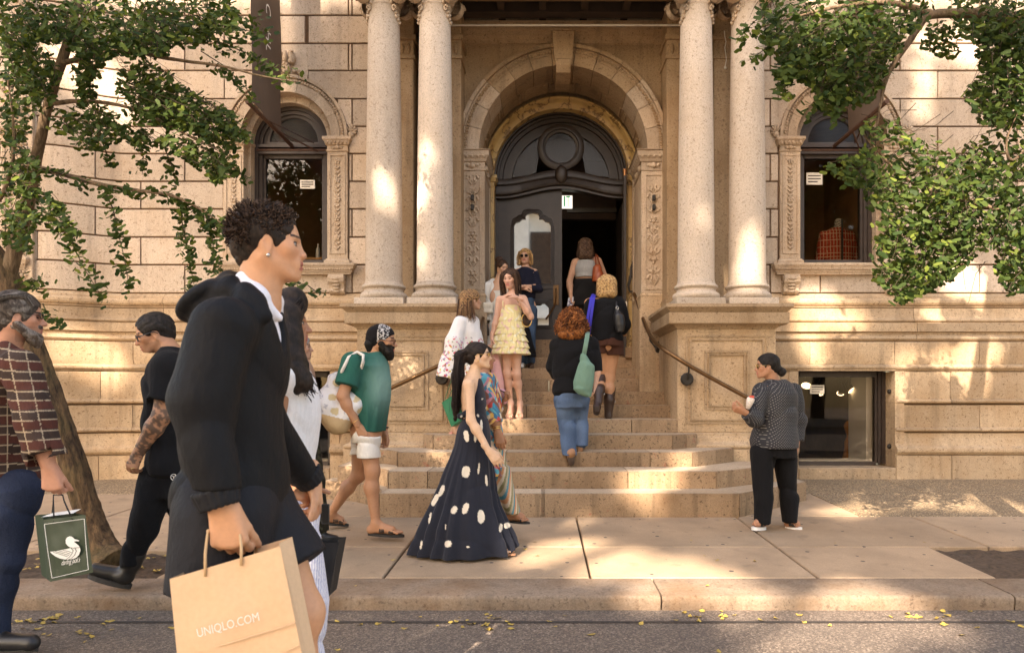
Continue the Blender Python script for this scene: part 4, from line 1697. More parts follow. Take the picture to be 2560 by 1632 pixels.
SIDE = structure(bpy.data.objects.new('sidewalk', None))
COL.objects.link(SIDE)
SIDE.location = (0, 6, .13)
ORIGIN['sidewalk'] = Vector((0, 6, .13))


def paver(x0, x1, d0, d1, name='paving_slab', mat='paving', g=.009):
 mb = MB()
 x0, x1, d0, d1 = x0 + g, x1 - g, d0 + g, d1 - g
 c = .008
 z = pave_z
 mb.add([(x0, d0, z(d0) - .12), (x1, d0, z(d0) - .12), (x1, d1, z(d1) - .12), (x0, d1, z(d1) - .12),
   (x0, d0, z(d0) - c), (x1, d0, z(d0) - c), (x1, d1, z(d1) - c), (x0, d1, z(d1) - c),
   (x0 + c, d0 + c, z(d0)), (x1 - c, d0 + c, z(d0)), (x1 - c, d1 - c, z(d1)), (x0 + c, d1 - c, z(d1))],
     [(8, 9, 10, 11), (4, 5, 9, 8), (5, 6, 10, 9), (6, 7, 11, 10), (7, 4, 8, 11), (0, 1, 5, 4), (1, 2, 6, 5), (2, 3, 7, 6), (3, 0, 4, 7)])
 return mb.build(name, M[mat], SIDE)


# pits for the street trees
PITS = [(-4.35, -2.72, 4.99, 5.76), (3.20, 4.95, 4.99, 5.88)]
rows = [(4.99, 5.88), (5.88, 7.14), (7.14, 8.45)]
cols = [-12.6, -11, -9.4, -7.8, -6.3, -4.35, -2.72, -1.115, .343, 1.94, 3.20, 4.95, 6.4, 8.0, 9.6, 11.2, 12.8]
for r, (d0, d1) in enumerate(rows):
 for a, b in zip(cols[:-1], cols[1:]):
  if r == 0 and (a, b) in ((-4.35, -2.72), (3.20, 4.95)):
   continue
  if r == 2 and a > 3.1:
   continue
  if r == 1 and a > 3.1:
   paver(a + .5, b + .5, d0, d1)
   continue
  paver(a, b if not (r == 1 and b == 3.20) else 3.70, d0, d1)
paver(-4.35, -2.72, 5.76, 5.88)
paver(-13, -1.0, 8.45, 9.75, 'aggregate_slab', 'pebble', .003)
paver(2.0, 4.6, 8.45, 9.75, 'aggregate_slab', 'pebble', .003)
paver(4.6, 13, 8.45, 9.75, 'aggregate_slab', 'pebble', .003)
paver(3.2, 13, 7.14, 8.45, 'aggregate_slab', 'pebble', .003)
paver(-1.0, 2.0, 8.45, 9.75, 'aggregate_slab', 'pebble', .003)
mb = MB()
mb.add([(-60, 4.98, pave_z(4.98) - .10), (60, 4.98, pave_z(4.98) - .10), (60, 9.9, pave_z(9.9) - .10), (-60, 9.9, pave_z(9.9) - .10)], [(0, 1, 2, 3)])
structure(mb.build('pavement_bed', M['mortar']))
for x0, x1, d0, d1 in PITS:
 mb = MB()
 n = 26
 rr = random.Random(5)
 pts = []
 for i in range(n + 1):
  for j in range(14):
   x = x0 + (x1 - x0) * i / n
   y = d0 + (d1 - d0) * j / 13
   pts.append((x, y, pave_z(y) - .035 + rr.uniform(-.014, .014)))
 mb.add(pts, [(i * 14 + j, (i + 1) * 14 + j, (i + 1) * 14 + j + 1, i * 14 + j + 1) for i in range(n) for j in range(13)])
 structure(mb.build('soil_bed', M['soil'], smooth=True))

# fallen leaves, scattered in the gutter and on the paving
M['fallen'] = plain('yellow_fallen_leaf', (.42, .29, .06), .6, var=.5, scale=6)
mb = MB()
rr = random.Random(21)


def litter(x, y, z, s):
 a = rr.uniform(0, 6.28)
 pts = [(x, y, z + .002)]
 for k in range(6):
  b = a - 1.1 + 2.2 * k / 5
  r = s * rr.uniform(.75, 1.1)
  pts.append((x + r * math.cos(b), y + r * math.sin(b), z + rr.uniform(.002, s * .45)))
 mb.add(pts, [(0, k, k + 1) for k in range(1, 6)])


for k in range(85):
 x = rr.uniform(-4.5, 4.2)
 y = 4.56 - abs(rr.gauss(0, .28))
 litter(x, y, 0.002, rr.uniform(.018, .036))
for cx, cy in ((-3.2, 4.36), (-3.0, 4.32), (-3.35, 4.05), (-2.75, 4.1), (2.35, 4.45), (-.35, 4.3), (1.05, 4.47)):
 for k in range(9):
  litter(cx + rr.gauss(0, .12), cy + rr.gauss(0, .05), .002, rr.uniform(.02, .04))
for k in range(26):
 x, y = rr.uniform(-4, 4.5), rr.uniform(4.7, 8.2)
 litter(x, y, pave_z(y), rr.uniform(.016, .03))
for k in range(40):
 x, y = rr.uniform(-3.9, -2.75), rr.uniform(5.1, 5.7)
 litter(x, y, pave_z(y) - .02, rr.uniform(.02, .04))
stuff(mb.build('fallen_leaves', M['fallen']))

# ================================================================ the other side of the street, seen in the glass
OY = -26.0
OPP = thing('opposite_building', 'pale stone building across the street, mirrored in the door glass', 'building', (0, OY, 0))
M['opp'] = plain('pale_limestone', (.80, .76, .69), .85, var=.12, scale=2)
mb = MB()
mb.box(-8, 8, OY - .5, OY + .2, 0, 1.0)
mb.box(-8, 8, OY - .5, OY + .3, 6.6, 7.2)
mb.box(-8, 8, OY - .5, OY + .6, 14.0, 15.0)
for x in (-8, -4.4, -1.4, 1.4, 4.4, 8):
 mb.box(x - .5, x + .5, OY - .4, OY + .25, 1.0, 14.0)
mb.box(-8, 8, OY - 8, OY - .5, 0, 15.0)
mb.build('facade', M['opp'], OPP)
for x in (-6.2, -2.9, 0, 2.9, 6.2):
 for z0, z1 in ((1.6, 5.4), (8.0, 12.6)):
  w_ = 1.0 if x else .8
  mb = MB()
  mb.box(x - w_, x + w_, OY - .38, OY - .3, z0, z1)
  w = mb.build('window', M['frame'], OPP)
  mb = MB()
  mb.quad((x - w_ + .1, OY - .29, z0 + .1), (x + w_ - .1, OY - .29, z0 + .1), (x + w_ - .1, OY - .29, z1 - .1), (x - w_ + .1, OY - .29, z1 - .1))
  mb.build('pane', M['roomdark'], w)
mb = MB()
mb.box(-40, 40, -45, -8.2, -.004, .11)
structure(mb.build('far_sidewalk', M['paving']))
# ================================================================ street trees
RNG = np.random.default_rng(11)


def leaf_material(name):
 m, nt, b = nodes(name)
 nt.nodes.remove(b)
 out = nt.nodes['Material Output']
 at = N(nt, 'Attribute', attribute_name='Col')
 d = N(nt, 'BsdfPrincipled', ins={'Base Color': at.outputs[0], 'Roughness': .55, 'Specular IOR Level': .12})
 br = N(nt, 'HueSaturation', ins={'Value': 1.5, 'Saturation': 1.1, 'Hue': .485, 'Color': at.outputs[0]})
 t = N(nt, 'BsdfTranslucent', ins={'Color': br.outputs[0]})
 mx = N(nt, 'MixShader', ins={0: .24, 1: d.outputs[0], 2: t.outputs[0]})
 nt.links.new(mx.outputs[0], out.inputs[0])
 return m


M['leaf'] = leaf_material('ginkgo_leaf')


def bark(name, c0, c1, sc):
 m, nt, b = nodes(name)
 v = coords(nt, (1, 1, .28))
 n1 = noise(nt, v, sc, 6, .7)
 n2 = noise(nt, coords(nt), 3, 4)
 k = ramp(nt, n1, [(.35, c0), (.65, c1)])
 k = mix(nt, ramp(nt, n2, [(.5, 0.0), (.72, .55)]), k, (.10, .085, .03))
 nt.links.new(k, b.inputs['Base Color'])
 b.inputs['Roughness'].default_value = .95
 bump(nt, b, n1, 1.0, .03)
 return m


M['bark'] = bark('ridged_bark', (.035, .020, .010), (.20, .12, .055), 22)
M['twig'] = bark('twig_bark', (.03, .02, .012), (.085, .055, .03), 30)
M['youngbark'] = bark('branch_bark', (.10, .06, .03), (.30, .20, .12), 30)

# a ginkgo leaf: short stalk and a folded fan, notched in the middle
_a = [-1.15, -.75, -.35, 0.0, .35, .75, 1.15]
_r = [.72, .95, 1.0, .80, 1.0, .95, .72]
LEAF_V = np.array([(0, 0, 0), (0, .30, .0)] + [(r * math.sin(a), .30 + .72 * r * math.cos(a), .10 * abs(a) - .14 * r * r * (1 if k % 2 else .7)) for k, (a, r) in enumerate(zip(_a, _r))])
LEAF_F = np.array([(1, 2 + k, 3 + k) for k in range(6)])
STALK_F = np.array([(0, 1, 5)])
LEAF_F = np.vstack([LEAF_F])


def leaf_frames(n, droop=.5, face=.55, rng=RNG):
 """random orientation: leaf tips hang outwards and down, blades lean up and to the street"""
 ang = rng.uniform(0, 2 * math.pi, n)
 tip = np.stack([np.cos(ang) * .9, np.sin(ang) * .6 - .1, -droop + rng.normal(0, .35, n)], 1)
 tip /= np.linalg.norm(tip, axis=1, keepdims=True)
 nor = np.stack([rng.normal(0, .45, n), -face + rng.normal(0, .4, n), .75 + rng.normal(0, .35, n)], 1)
 nor -= tip * (nor * tip).sum(1, keepdims=True)
 nor /= np.linalg.norm(nor, axis=1, keepdims=True) + 1e-9
 side = np.cross(tip, nor)
 return side, tip, nor


def leaves_mesh(pos, size, col, fr):
 side, tip, nor = fr
 L = LEAF_V
 V = (pos[:, None, :] + size[:, None, None] * (L[None, :, 0, None] * side[:, None, :] + L[None, :, 1, None] * tip[:, None, :] + L[None, :, 2, None] * nor[:, None, :]))
 n, k = len(pos), len(L)
 F = (LEAF_F[None] + (np.arange(n) * k)[:, None, None]).reshape(-1, 3)
 C = np.repeat(col, k, axis=0)
 return V.reshape(-1, 3), F, C


def leaf_colours(n, yellow=.10, rng=RNG, bright=1.0):
 t = rng.uniform(0, 1, (n, 1))
 c = (1 - t) * np.array([[.018, .038, .009]]) + t * np.array([[.064, .092, .019]])
 y = rng.uniform(0, 1, (n, 1)) < yellow
 c = np.where(y, np.array([[.125, .155, .028]]) * rng.uniform(.7, 1.2, (n, 1)), c)
 return c * bright


def in_poly(px, py, poly):
 inside = np.zeros(len(px), bool)
 n = len(poly)
 for i in range(n):
  (x1, y1), (x2, y2) = poly[i], poly[(i + 1) % n]
  if y1 == y2:
   continue
  c = ((y1 > py) != (y2 > py)) & (px < (x2 - x1) * (py - y1) / (y2 - y1) + x1)
  inside ^= c
 return inside


def world_pts(px, py, d):
 return np.stack([(px - VPX) * d / FOC, d, EYE + (VPY - py) * d / FOC], 1)


class Foliage:
 def __init__(s, size=.036):
  s.pos, s.size, s.col, s.twigs = [], [], [], []
  s.base = size

 def put(s, pts, yellow=.1, bright=1.0, k=1.0):
  n = len(pts)
  s.pos.append(pts)
  s.size.append(s.base * k * RNG.uniform(.7, 1.25, n))
  s.col.append(leaf_colours(n, yellow, bright=bright))

 def line(s, poly, n, spread, d=5.2, dd=.15, yellow=.1, twig=.004, k=1.0, bright=1.0):
  """leaves along a twig; poly in photograph pixels"""
  poly = np.array(poly, float)
  seg = np.linalg.norm(np.diff(poly, axis=0), axis=1)
  cum = np.concatenate([[0], np.cumsum(seg)])
  n = int(n * 1.4)
  t = np.sort(RNG.uniform(0, cum[-1], n))
  px = np.interp(t, cum, poly[:, 0]) + RNG.normal(0, spread * .5, n)
  py = np.interp(t, cum, poly[:, 1]) + RNG.normal(0, spread * .5, n) + spread * .15
  dz = d + RNG.normal(0, dd * .6, n)
  s.put(world_pts(px, py, dz), yellow, bright, k)
  if twig:
   s.twigs.append(([P(x, y, d) for x, y in poly], [twig * (1.3 - .8 * i / (len(poly) - 1)) for i in range(len(poly))]))

 def area(s, poly, sprays, per, step, slope, d0, d1, yellow=.1, bright=1.0, k=1.0, spread=13):
  """fills a region with short drooping sprays; slope is the drift in x per step down"""
  poly = [tuple(p) for p in poly]
  xs, ys = [p[0] for p in poly], [p[1] for p in poly]
  done = 0
  sprays = int(sprays * 2.4)
  tries = 0
  while done < sprays and tries < sprays * 12:
   tries += 1
   x, y = RNG.uniform(min(xs), max(xs)), RNG.uniform(min(ys), max(ys))
   if not in_poly(np.array([x]), np.array([y]), poly)[0]:
    continue
   done += 1
   d = RNG.uniform(d0, d1)
   i = np.arange(per)
   dirx = slope + RNG.normal(0, .35)
   px = x + dirx * step * i + RNG.normal(0, spread, per)
   py = y + step * i * RNG.uniform(.35, .9) + RNG.normal(0, spread, per)
   ok = in_poly(px, py, poly)
   if ok.sum() == 0:
    continue
   s.put(world_pts(px[ok], py[ok], d + RNG.normal(0, .08, ok.sum())), yellow, bright, k)
   if ok.sum() > 3 and done % 2 == 0:
    m = ok.sum() - 1
    s.twigs.append(([P(x, y, d), P(x + dirx * step * m * .5, y + step * m * .22, d), P(x + dirx * step * m, y + step * m * .6, d)], [.003, .0022, .0015]))

 def finish(s, tree, n_single=300):
  pos, size, col = np.vstack(s.pos), np.concatenate(s.size), np.vstack(s.col)
  fr = leaf_frames(len(pos))
  # the largest in the picture stand as leaves of their own
  big = size / pos[:, 1] * (np.abs((fr[2][:, 1])) + .25)
  px = VPX + pos[:, 0] / pos[:, 1] * FOC
  py = VPY - (pos[:, 2] - EYE) / pos[:, 1] * FOC
  big[(px < 5) | (px > 2555) | (py < 5)] = 0
  order = np.argsort(-big)
  single, rest = order[:n_single], order[n_single:]
  V, F, C = leaves_mesh(pos[rest], size[rest], col[rest], tuple(q[rest] for q in fr))
  stuff(mesh_np('foliage', V, F, M['leaf'], tree, smooth=False, col=C))
  protos = []
  for c in leaf_colours(8, .15):
   me = bpy.data.meshes.new('leaf')
   me.from_pydata([tuple(v) for v in LEAF_V], [], [tuple(int(q) for q in f) for f in LEAF_F])
   a = me.color_attributes.new('Col', 'FLOAT_COLOR', 'POINT')
   a.data.foreach_set('color', np.tile(np.array([*c, 1], np.float32), len(LEAF_V)))
   me.materials.append(M['leaf'])
   protos.append(me)
  o0 = np.array(ORIGIN[tree.name][:])
  for q, i in enumerate(single):
   o = bpy.data.objects.new('leaf', protos[q % 8])
   COL.objects.link(o)
   o.parent = tree
   mt = Matrix.Identity(4)
   for r in range(3):
    mt[r][0], mt[r][1], mt[r][2], mt[r][3] = fr[0][i][r] * size[i], fr[1][i][r] * size[i], fr[2][i][r] * size[i], pos[i][r] - o0[r]
   o.matrix_local = mt
  mb = MB()
  for pts, rad in s.twigs:
   mb.tube(pts, rad, 4, False)
  stuff(mb.build('twigs', M['twig'], tree, smooth=True))


# patches of sun in the photograph: leaves are left out along the rays that reach them
LIT = [(962, 455, 8.85, .11), (962, 490, 8.85, .12), (1052, 484, 8.9, .09), (1050, 625, 8.9, .07),
    (245, 205, 9.75, .34), (287, 250, 9.8, .24), (230, 160, 9.7, .2), (180, 893, 9.5, .16), (234, 882, 9.55, .22), (270, 880, 9.6, .16), (200, 905, 9.5, .12),
    (1882, 640, 8.9, .14), (1880, 680, 8.9, .16), (1884, 600, 8.9, .08), (2020, 770, 9.8, .2), (2020, 810, 9.65, .17), (2080, 790, 9.7, .16), (2150, 790, 9.7, .13), (2022, 868, 9.6, .11), (2070, 745, 9.8, .14),
    (2390, 680, 9.8, .26), (2440, 720, 9.8, .2), (2434, 882, 9.6, .2), (2370, 890, 9.6, .15), (2445, 930, 9.6, .17), (2265, 885, 9.6, .13), (2480, 860, 9.6, .13), (2250, 960, 9.6, .09), (2330, 770, 9.7, .1),
    (2307, 100, 9.8, .13), (2307, 180, 9.8, .13), (2307, 260, 9.8, .12), (2420, 100, 9.8, .2),
    (1722, 1148, 7.85, .14), (1590, 1200, 7.4, .16), (1660, 1190, 7.4, .13), (1640, 1230, 7.2, .1),
    (1382, 1371, 5.8, .2), (1460, 1380, 5.75, .26), (1560, 1400, 5.6, .24), (1690, 1440, 5.1, .3), (1330, 1375, 5.8, .14), (1800, 1455, 5.0, .2), (1450, 1290, 6.9, .12),
    (2158, 1258, 7.35, .2), (2090, 1262, 7.3, .16), (2392, 1235, 7.8, .26), (2460, 1225, 7.9, .24), (2250, 1228, 7.9, .22), (2180, 1225, 8.0, .15), (2530, 1260, 7.5, .2), (2370, 1215, 8.1, .2),
    (1020, 1541, 4.45, .2), (1120, 1535, 4.5, .17), (930, 1560, 4.3, .18), (2000, 1570, 4.25, .3), (2120, 1590, 4.1, .26), (1900, 1590, 4.1, .2), (2300, 1550, 4.4, .2), (1230, 1600, 4.05, .14), (1620, 1470, 4.8, .15), (2130, 1480, 4.75, .2),
    (1116, 1143, 8.0, .08), (962, 1180, 7.7, .08), (1204, 620, 10.3, .05), (1204, 670, 10.3, .05), (1780, 560, 9.0, .06),
    (2150, 70, 5.2, .25), (2060, 130, 5.2, .2), (2330, 470, 5.2, .22), (2480, 380, 5.2, .3), (2250, 440, 5.2, .2), (2240, 560, 5.2, .16), (2290, 640, 5.2, .2), (2500, 580, 5.2, .22), (720, 195, 5.2, .12), (160, 560, 5.2, .2), (200, 600, 5.2, .12), (520, 400, 5.2, .12), (40, 160, 5.2, .18), (300, 40, 5.2, .2)]
LIT_P = np.array([P(x, y, d)[:] for x, y, d, r in LIT])
LIT_R = np.array([r for *_, r in LIT])
SD = np.array(SUN_DIR[:])


def shade_ok(pos, grow=.05):
 """False for places that would throw a shadow on one of the sunlit patches"""
 ok = np.ones(len(pos), bool)
 for p, r in zip(LIT_P, LIT_R):
  q = pos - p
  t = q @ SD
  perp = np.linalg.norm(q - t[:, None] * SD, axis=1)
  ok &= ~((t < -.5) & (perp < r + grow))
 return ok


CROWNS = []


def in_view(pos):
 y = np.maximum(pos[:, 1], .01)
 return (pos[:, 1] > 0) & (pos[:, 2] < EYE + .575 * y + .12) & (np.abs(pos[:, 0]) < .80 * y + .3)


def door_view(pos):
 """the line of sight that the door glass mirrors across the street"""
 s = (22.72 - pos[:, 1]) / 11.36
 gx, gz = pos[:, 0] / s, EYE + (pos[:, 2] - EYE) / s
 return (gx > -.62) & (gx < .30) & (gz > 2.35) & (gz < 4.45)


def fill_crowns(n, size):
 """foliage through all the crowns, thick enough to shade the street and leaving the sunny gaps"""
 k = RNG.random(n) < .58
 tgt = np.stack([RNG.uniform(-7.4, 7.4, n), np.where(k, RNG.uniform(8.6, 9.9, n), RNG.uniform(2.6, 9.6, n)), np.where(k, RNG.uniform(.2, 6.9, n), .1)], 1)
 left = np.ones(n, bool)
 for _ in range(14):
  t = RNG.uniform(20, 42, n)
  pos = tgt - SD * t[:, None]
  own = np.full(n, -1)
  for i, (c, r, tree) in enumerate(CROWNS):
   q = (((pos - np.array(c)) / np.array(r)) ** 2).sum(1)
   own[(q < 1) & (own < 0)] = i
  ok = left & (own >= 0) & ~in_view(pos) & ~door_view(pos) & (pos[:, 2] > 2.3)
  ok[ok] = shade_ok(pos[ok], .14)
  for i, (c, r, tree) in enumerate(CROWNS):
   m = ok & (own == i)
   CROWN_PTS[i].append(pos[m])
  left &= ~ok


def build_crowns(size):
 for i, (c, r, tree) in enumerate(CROWNS):
  pos = np.vstack(CROWN_PTS[i])
  if len(pos) == 0:
   continue
  V, F, C = leaves_mesh(pos, size * RNG.uniform(.7, 1.3, len(pos)), leaf_colours(len(pos)), leaf_frames(len(pos)))
  stuff(mesh_np('crown', V, F, M['leaf'], tree, smooth=False, col=C))


CROWN_PTS = {}


def tube_mesh(tree, name, pts, rad, mat, n=10):
 P0, r0 = [Vector(p) for p in pts], list(rad)
 n = 40 if name == 'trunk' else n
 for _ in range(3 if name == 'trunk' else 2):
  Q, q = [P0[0]], [r0[0]]
  for (a, ra), (b, rb) in zip(zip(P0[:-1], r0[:-1]), zip(P0[1:], r0[1:])):
   Q += [a.lerp(b, .25), a.lerp(b, .75)]
   q += [ra * .75 + rb * .25, ra * .25 + rb * .75]
  P0, r0 = Q + [P0[-1]], q + [r0[-1]]
 mb = MB()
 mb.tube(P0, r0, n)
 rr = random.Random(len(pts))
 mb.v = [(x + rr.uniform(-.004, .004), y + rr.uniform(-.004, .004), z) for x, y, z in mb.v]
 if name == 'trunk':
  c = [sum(q[i] for q in mb.v) / len(mb.v) for i in range(3)]
  out = []
  for i, (x, y, z) in enumerate(mb.v):
   ring = i // n
   p = P0[min(ring, len(P0) - 1)]
   a = math.atan2(y - p.y, x - p.x)
   g = 1 + .07 * math.sin(9 * a + 1.5 * math.sin(z * 4)) + .05 * math.sin(17 * a + 2 * math.sin(z * 6)) + .05 * math.sin(3 * a + z * 5)
   out.append((p.x + (x - p.x) * g, p.y + (y - p.y) * g, z))
  mb.v = out
 return mb.build(name, mat, tree, smooth=True)


def canopy(tree, c, r):
 CROWN_PTS[len(CROWNS)] = []
 CROWNS.append((c, r, tree))


Z1 = lambda pts: [(x * .5342, y * .5342) for x, y in pts]
Z3 = lambda pts: [(1700 + x * .5342, y * .5342) for x, y in pts]

# ---- left tree, a leaning trunk that forks above the bearded man
LT = thing('ginkgo_tree', 'leaning ginkgo tree with hanging leaf sprays, rooted in the soil beside the black boots', 'tree', (PX(258, 5.35), 5.35, pave_z(5.35)))
td = 5.35
tube_mesh(LT, 'trunk', [P(290, 1415, 5.2), P(255, 1385, 5.28), P(225, 1290, td), P(185, 1165, td), P(132, 1010, td), P(80, 860, td), P(45, 760, td), P(15, 690, td), P(-30, 610, td), P(-110, 480, td), P(-190, 280, td), P(-240, 40, td)],
    [.135, .115, .088, .085, .082, .078, .075, .085, .06, .055, .045, .03], M['bark'], 14)
tube_mesh(LT, 'branch', [P(10, 720, td), P(28, 660, td), P(68, 518, td), P(83, 440, td), P(105, 322, td), P(132, 220, td), P(166, 122, td), P(195, 0, td), P(230, -150, td), P(260, -330, td)],
    [.07, .055, .043, .040, .036, .034, .032, .028, .022, .015], M['youngbark'], 12)
tube_mesh(LT, 'branch', [P(84, 424, td), P(107, 422, td), P(156, 435, 5.3), P(235, 459, 5.2), P(299, 470, 5.2), P(374, 480, 5.15), P(427, 486, 5.1), P(490, 515, 5.1), P(566, 566, 5.1)], [.026, .022, .019, .017, .014, .012, .010, .008, .004], M['youngbark'], 8)
tube_mesh(LT, 'branch', [P(150, 160, td), P(300, 120, 5.2), P(430, 150, 5.1), P(560, 165, 5.0), P(646, 190, 5.0), P(740, 205, 5.0)], [.02, .017, .013, .009, .006, .003], M['youngbark'], 7)
tube_mesh(LT, 'branch', [P(120, 260, td), P(220, 250, 5.2), P(340, 270, 5.1), P(450, 330, 5.1), P(560, 380, 5.05)], [.018, .015, .011, .008, .003], M['youngbark'], 7)
tube_mesh(LT, 'branch', [P(-60, 560, td), P(20, 480, 5.2), P(40, 350, 5.1), P(20, 200, 5.1)], [.02, .015, .01, .005], M['youngbark'], 7)
fo = Foliage(.041)
fo.area(Z1([(-40, -40), (1060, -40), (1120, 60), (1090, 150), (980, 150), (900, 220), (820, 190), (760, 250), (700, 240), (620, 260), (520, 250), (470, 300), (330, 220), (200, 190), (0, 210)]), 190, 11, 17, .3, 4.8, 5.7)
fo.area(Z1([(560, 270), (700, 240), (850, 400), (1000, 460), (1090, 520), (1170, 640), (1060, 690), (900, 610), (760, 580), (640, 580), (540, 460)]), 95, 11, 15, .75, 4.9, 5.6)
fo.area(Z1([(240, 500), (440, 440), (560, 560), (760, 620), (900, 620), (1090, 690), (1110, 800), (1000, 860), (960, 800), (860, 740), (760, 680), (640, 690), (560, 640), (450, 700), (330, 650), (260, 570)]), 72, 10, 15, .7, 4.9, 5.6)
fo.area(Z1([(340, 220), (480, 240), (460, 330), (420, 500), (350, 440), (350, 300)]), 26, 9, 15, .1, 4.9, 5.4)
fo.area(Z1([(0, 130), (210, 170), (270, 300), (280, 420), (200, 520), (120, 540), (60, 420), (0, 390)]), 46, 9, 16, .2, 5.0, 5.7)
fo.area(Z1([(0, 390), (110, 480), (140, 620), (60, 700), (0, 640)]), 20, 9, 16, .1, 5.0, 5.6)
fo.area(Z1([(0, 670), (130, 670), (200, 790), (160, 910), (60, 910), (0, 890)]), 30, 9, 16, .2, 4.9, 5.6)
fo.area(Z1([(0, 880), (220, 880), (310, 990), (390, 1110), (270, 1100), (210, 1020), (120, 1080), (160, 1190), (60, 1150), (0, 1130)]), 38, 9, 16, .4, 4.8, 5.5)
for pl, n, sp in (([(200, 900), (290, 1000), (330, 1120), (390, 1250), (480, 1395)], 120, 24), ([(200, 790), (330, 830), (440, 860), (560, 880), (700, 895), (800, 905), (900, 960), (1065, 1060)], 120, 18),
      ([(490, 895), (530, 980), (550, 1080), (580, 1200), (605, 1345)], 95, 18), ([(840, 940), (855, 1060), (880, 1180), (910, 1345)], 95, 19), ([(950, 980), (990, 1080), (1000, 1180), (1000, 1285)], 80, 20),
      ([(830, 930), (930, 1000), (1060, 1080)], 60, 26), ([(660, 660), (670, 740), (665, 820)], 26, 16), ([(770, 690), (800, 770), (820, 845)], 30, 16), ([(470, 640), (500, 720), (505, 780)], 22, 14),
      ([(880, 60), (1000, 110), (1100, 140), (1270, 155)], 75, 22), ([(960, 170), (1080, 220), (1180, 260), (1300, 330), (1395, 370)], 95, 22), ([(940, 240), (1050, 310), (1130, 390), (1200, 470)], 50, 17),
      ([(1040, 20), (1100, 60), (1160, 100), (1220, 75)], 26, 20), ([(980, 480), (1060, 560), (1150, 640)], 40, 22), ([(1080, 770), (1130, 820), (1170, 835)], 16, 12), ([(80, 1330), (140, 1310), (220, 1330)], 40, 26), ([(200, 1420), (220, 1470), (300, 1535)], 22, 14),
      ([(1320, 1300), (1370, 1320), (1430, 1330)], 16, 9), ([(1440, 1335), (1480, 1365), (1530, 1362)], 9, 9), ([(900, 1320), (880, 1340), (890, 1370)], 14, 14), ([(230, 560), (330, 590), (400, 680), (430, 715)], 40, 20)):
 fo.line(Z1(pl), n, sp)
fo.finish(LT)
# ---- right tree, whose trunk stands just outside the picture
RT = thing('ginkgo_tree', 'sunlit yellow green ginkgo tree reaching in over the right window and its soil bed', 'tree', (4.1, 5.4, pave_z(5.4)))
tube_mesh(RT, 'trunk', [(4.16, 5.4, .08), (4.1, 5.4, .4), (4.02, 5.42, 1.6), (4.0, 5.45, 2.6), (3.98, 5.4, 3.4), (4.1, 5.3, 4.6), (4.3, 5.1, 6.4), (4.4, 5.0, 8.2)], [.17, .13, .115, .11, .10, .08, .06, .03], M['bark'], 14)
tube_mesh(RT, 'branch', [(4.0, 5.4, 3.5), P(2600, 70, 5.4), P(2480, 32, 5.35), P(2390, 34, 5.3), P(2315, 36, 5.25), P(2293, 75, 5.2), P(2255, 130, 5.2), P(2218, 185, 5.2), P(2200, 260, 5.2), P(2190, 330, 5.15)], [.06, .045, .038, .034, .03, .026, .022, .017, .01, .004], M['youngbark'], 9)
tube_mesh(RT, 'branch', [P(2330, 36, 5.25), P(2240, 5, 5.2), P(2120, 10, 5.1), P(2000, 40, 5.0), P(1900, 70, 5.0)], [.026, .02, .014, .009, .004], M['youngbark'], 8)
tube_mesh(RT, 'branch', [(4.0, 5.4, 3.0), P(2600, 560, 5.3), P(2470, 515, 5.2), P(2330, 480, 5.2), P(2250, 440, 5.1), P(2160, 340, 5.0)], [.035, .028, .02, .014, .009, .004], M['youngbark'], 8)
tube_mesh(RT, 'branch', [P(2620, 300, 5.3), P(2530, 420, 5.0), P(2510, 360, 5.0), P(2545, 280, 5.0)], [.014, .010, .008, .004], M['youngbark'], 6)
fr_ = Foliage(.044)
fr_.area(Z3([(360, -40), (1190, -40), (1170, 110), (1060, 150), (1000, 300), (960, 380), (880, 480), (760, 470), (700, 535), (640, 450), (620, 380), (560, 380), (520, 330), (480, 450), (440, 340), (470, 200), (400, 200), (370, 60)]), 170, 10, 18, -.25, 4.8, 5.6, .08, 1.0)
for pl, n, sp in (([(420, 60), (350, 100), (260, 190)], 40, 16), ([(460, 150), (400, 230), (320, 285)], 42, 17), ([(560, 260), (500, 360), (480, 450)], 50, 22), ([(760, 380), (720, 460), (590, 500)], 40, 26), ([(860, 400), (760, 470), (700, 530)], 45, 24),
      ([(960, 560), (1050, 640), (1200, 700)], 60, 26), ([(880, 570), (900, 610), (960, 600)], 20, 17), ([(900, 690), (780, 745), (690, 765)], 46, 18), ([(900, 760), (800, 800), (780, 850)], 40, 22), ([(980, 1000), (960, 1080), (940, 1190)], 44, 24), ([(1160, 1290), (1060, 1370), (1010, 1385)], 40, 20)):
 fr_.line(Z3(pl), n, sp, 5.0, yellow=.15, bright=1.1)
fr_.area(Z3([(1180, 90), (1300, 80), (1310, 230), (1270, 265), (1130, 205)]), 18, 9, 15, -.2, 5.0, 5.5)
fr_.area(Z3([(1270, -40), (1680, -40), (1680, 560), (1500, 600), (1420, 560), (1320, 430), (1420, 330), (1400, 200), (1290, 120)]), 130, 11, 17, -.3, 4.9, 5.9, .06, .9)
fr_.area(Z3([(860, 590), (950, 620), (1060, 660), (1200, 700), (1300, 690), (1480, 580), (1680, 560), (1680, 1350), (1540, 1370), (1480, 1250), (1500, 1150), (1400, 1150), (1330, 1250), (1200, 1340), (1080, 1390), (1010, 1380), (910, 1290), (940, 1200), (930, 1100), (980, 1060), (960, 980), (870, 960), (880, 880), (780, 850), (690, 780), (850, 740), (900, 680)]), 225, 10, 17, -.3, 4.8, 5.8, .10, 1.0)
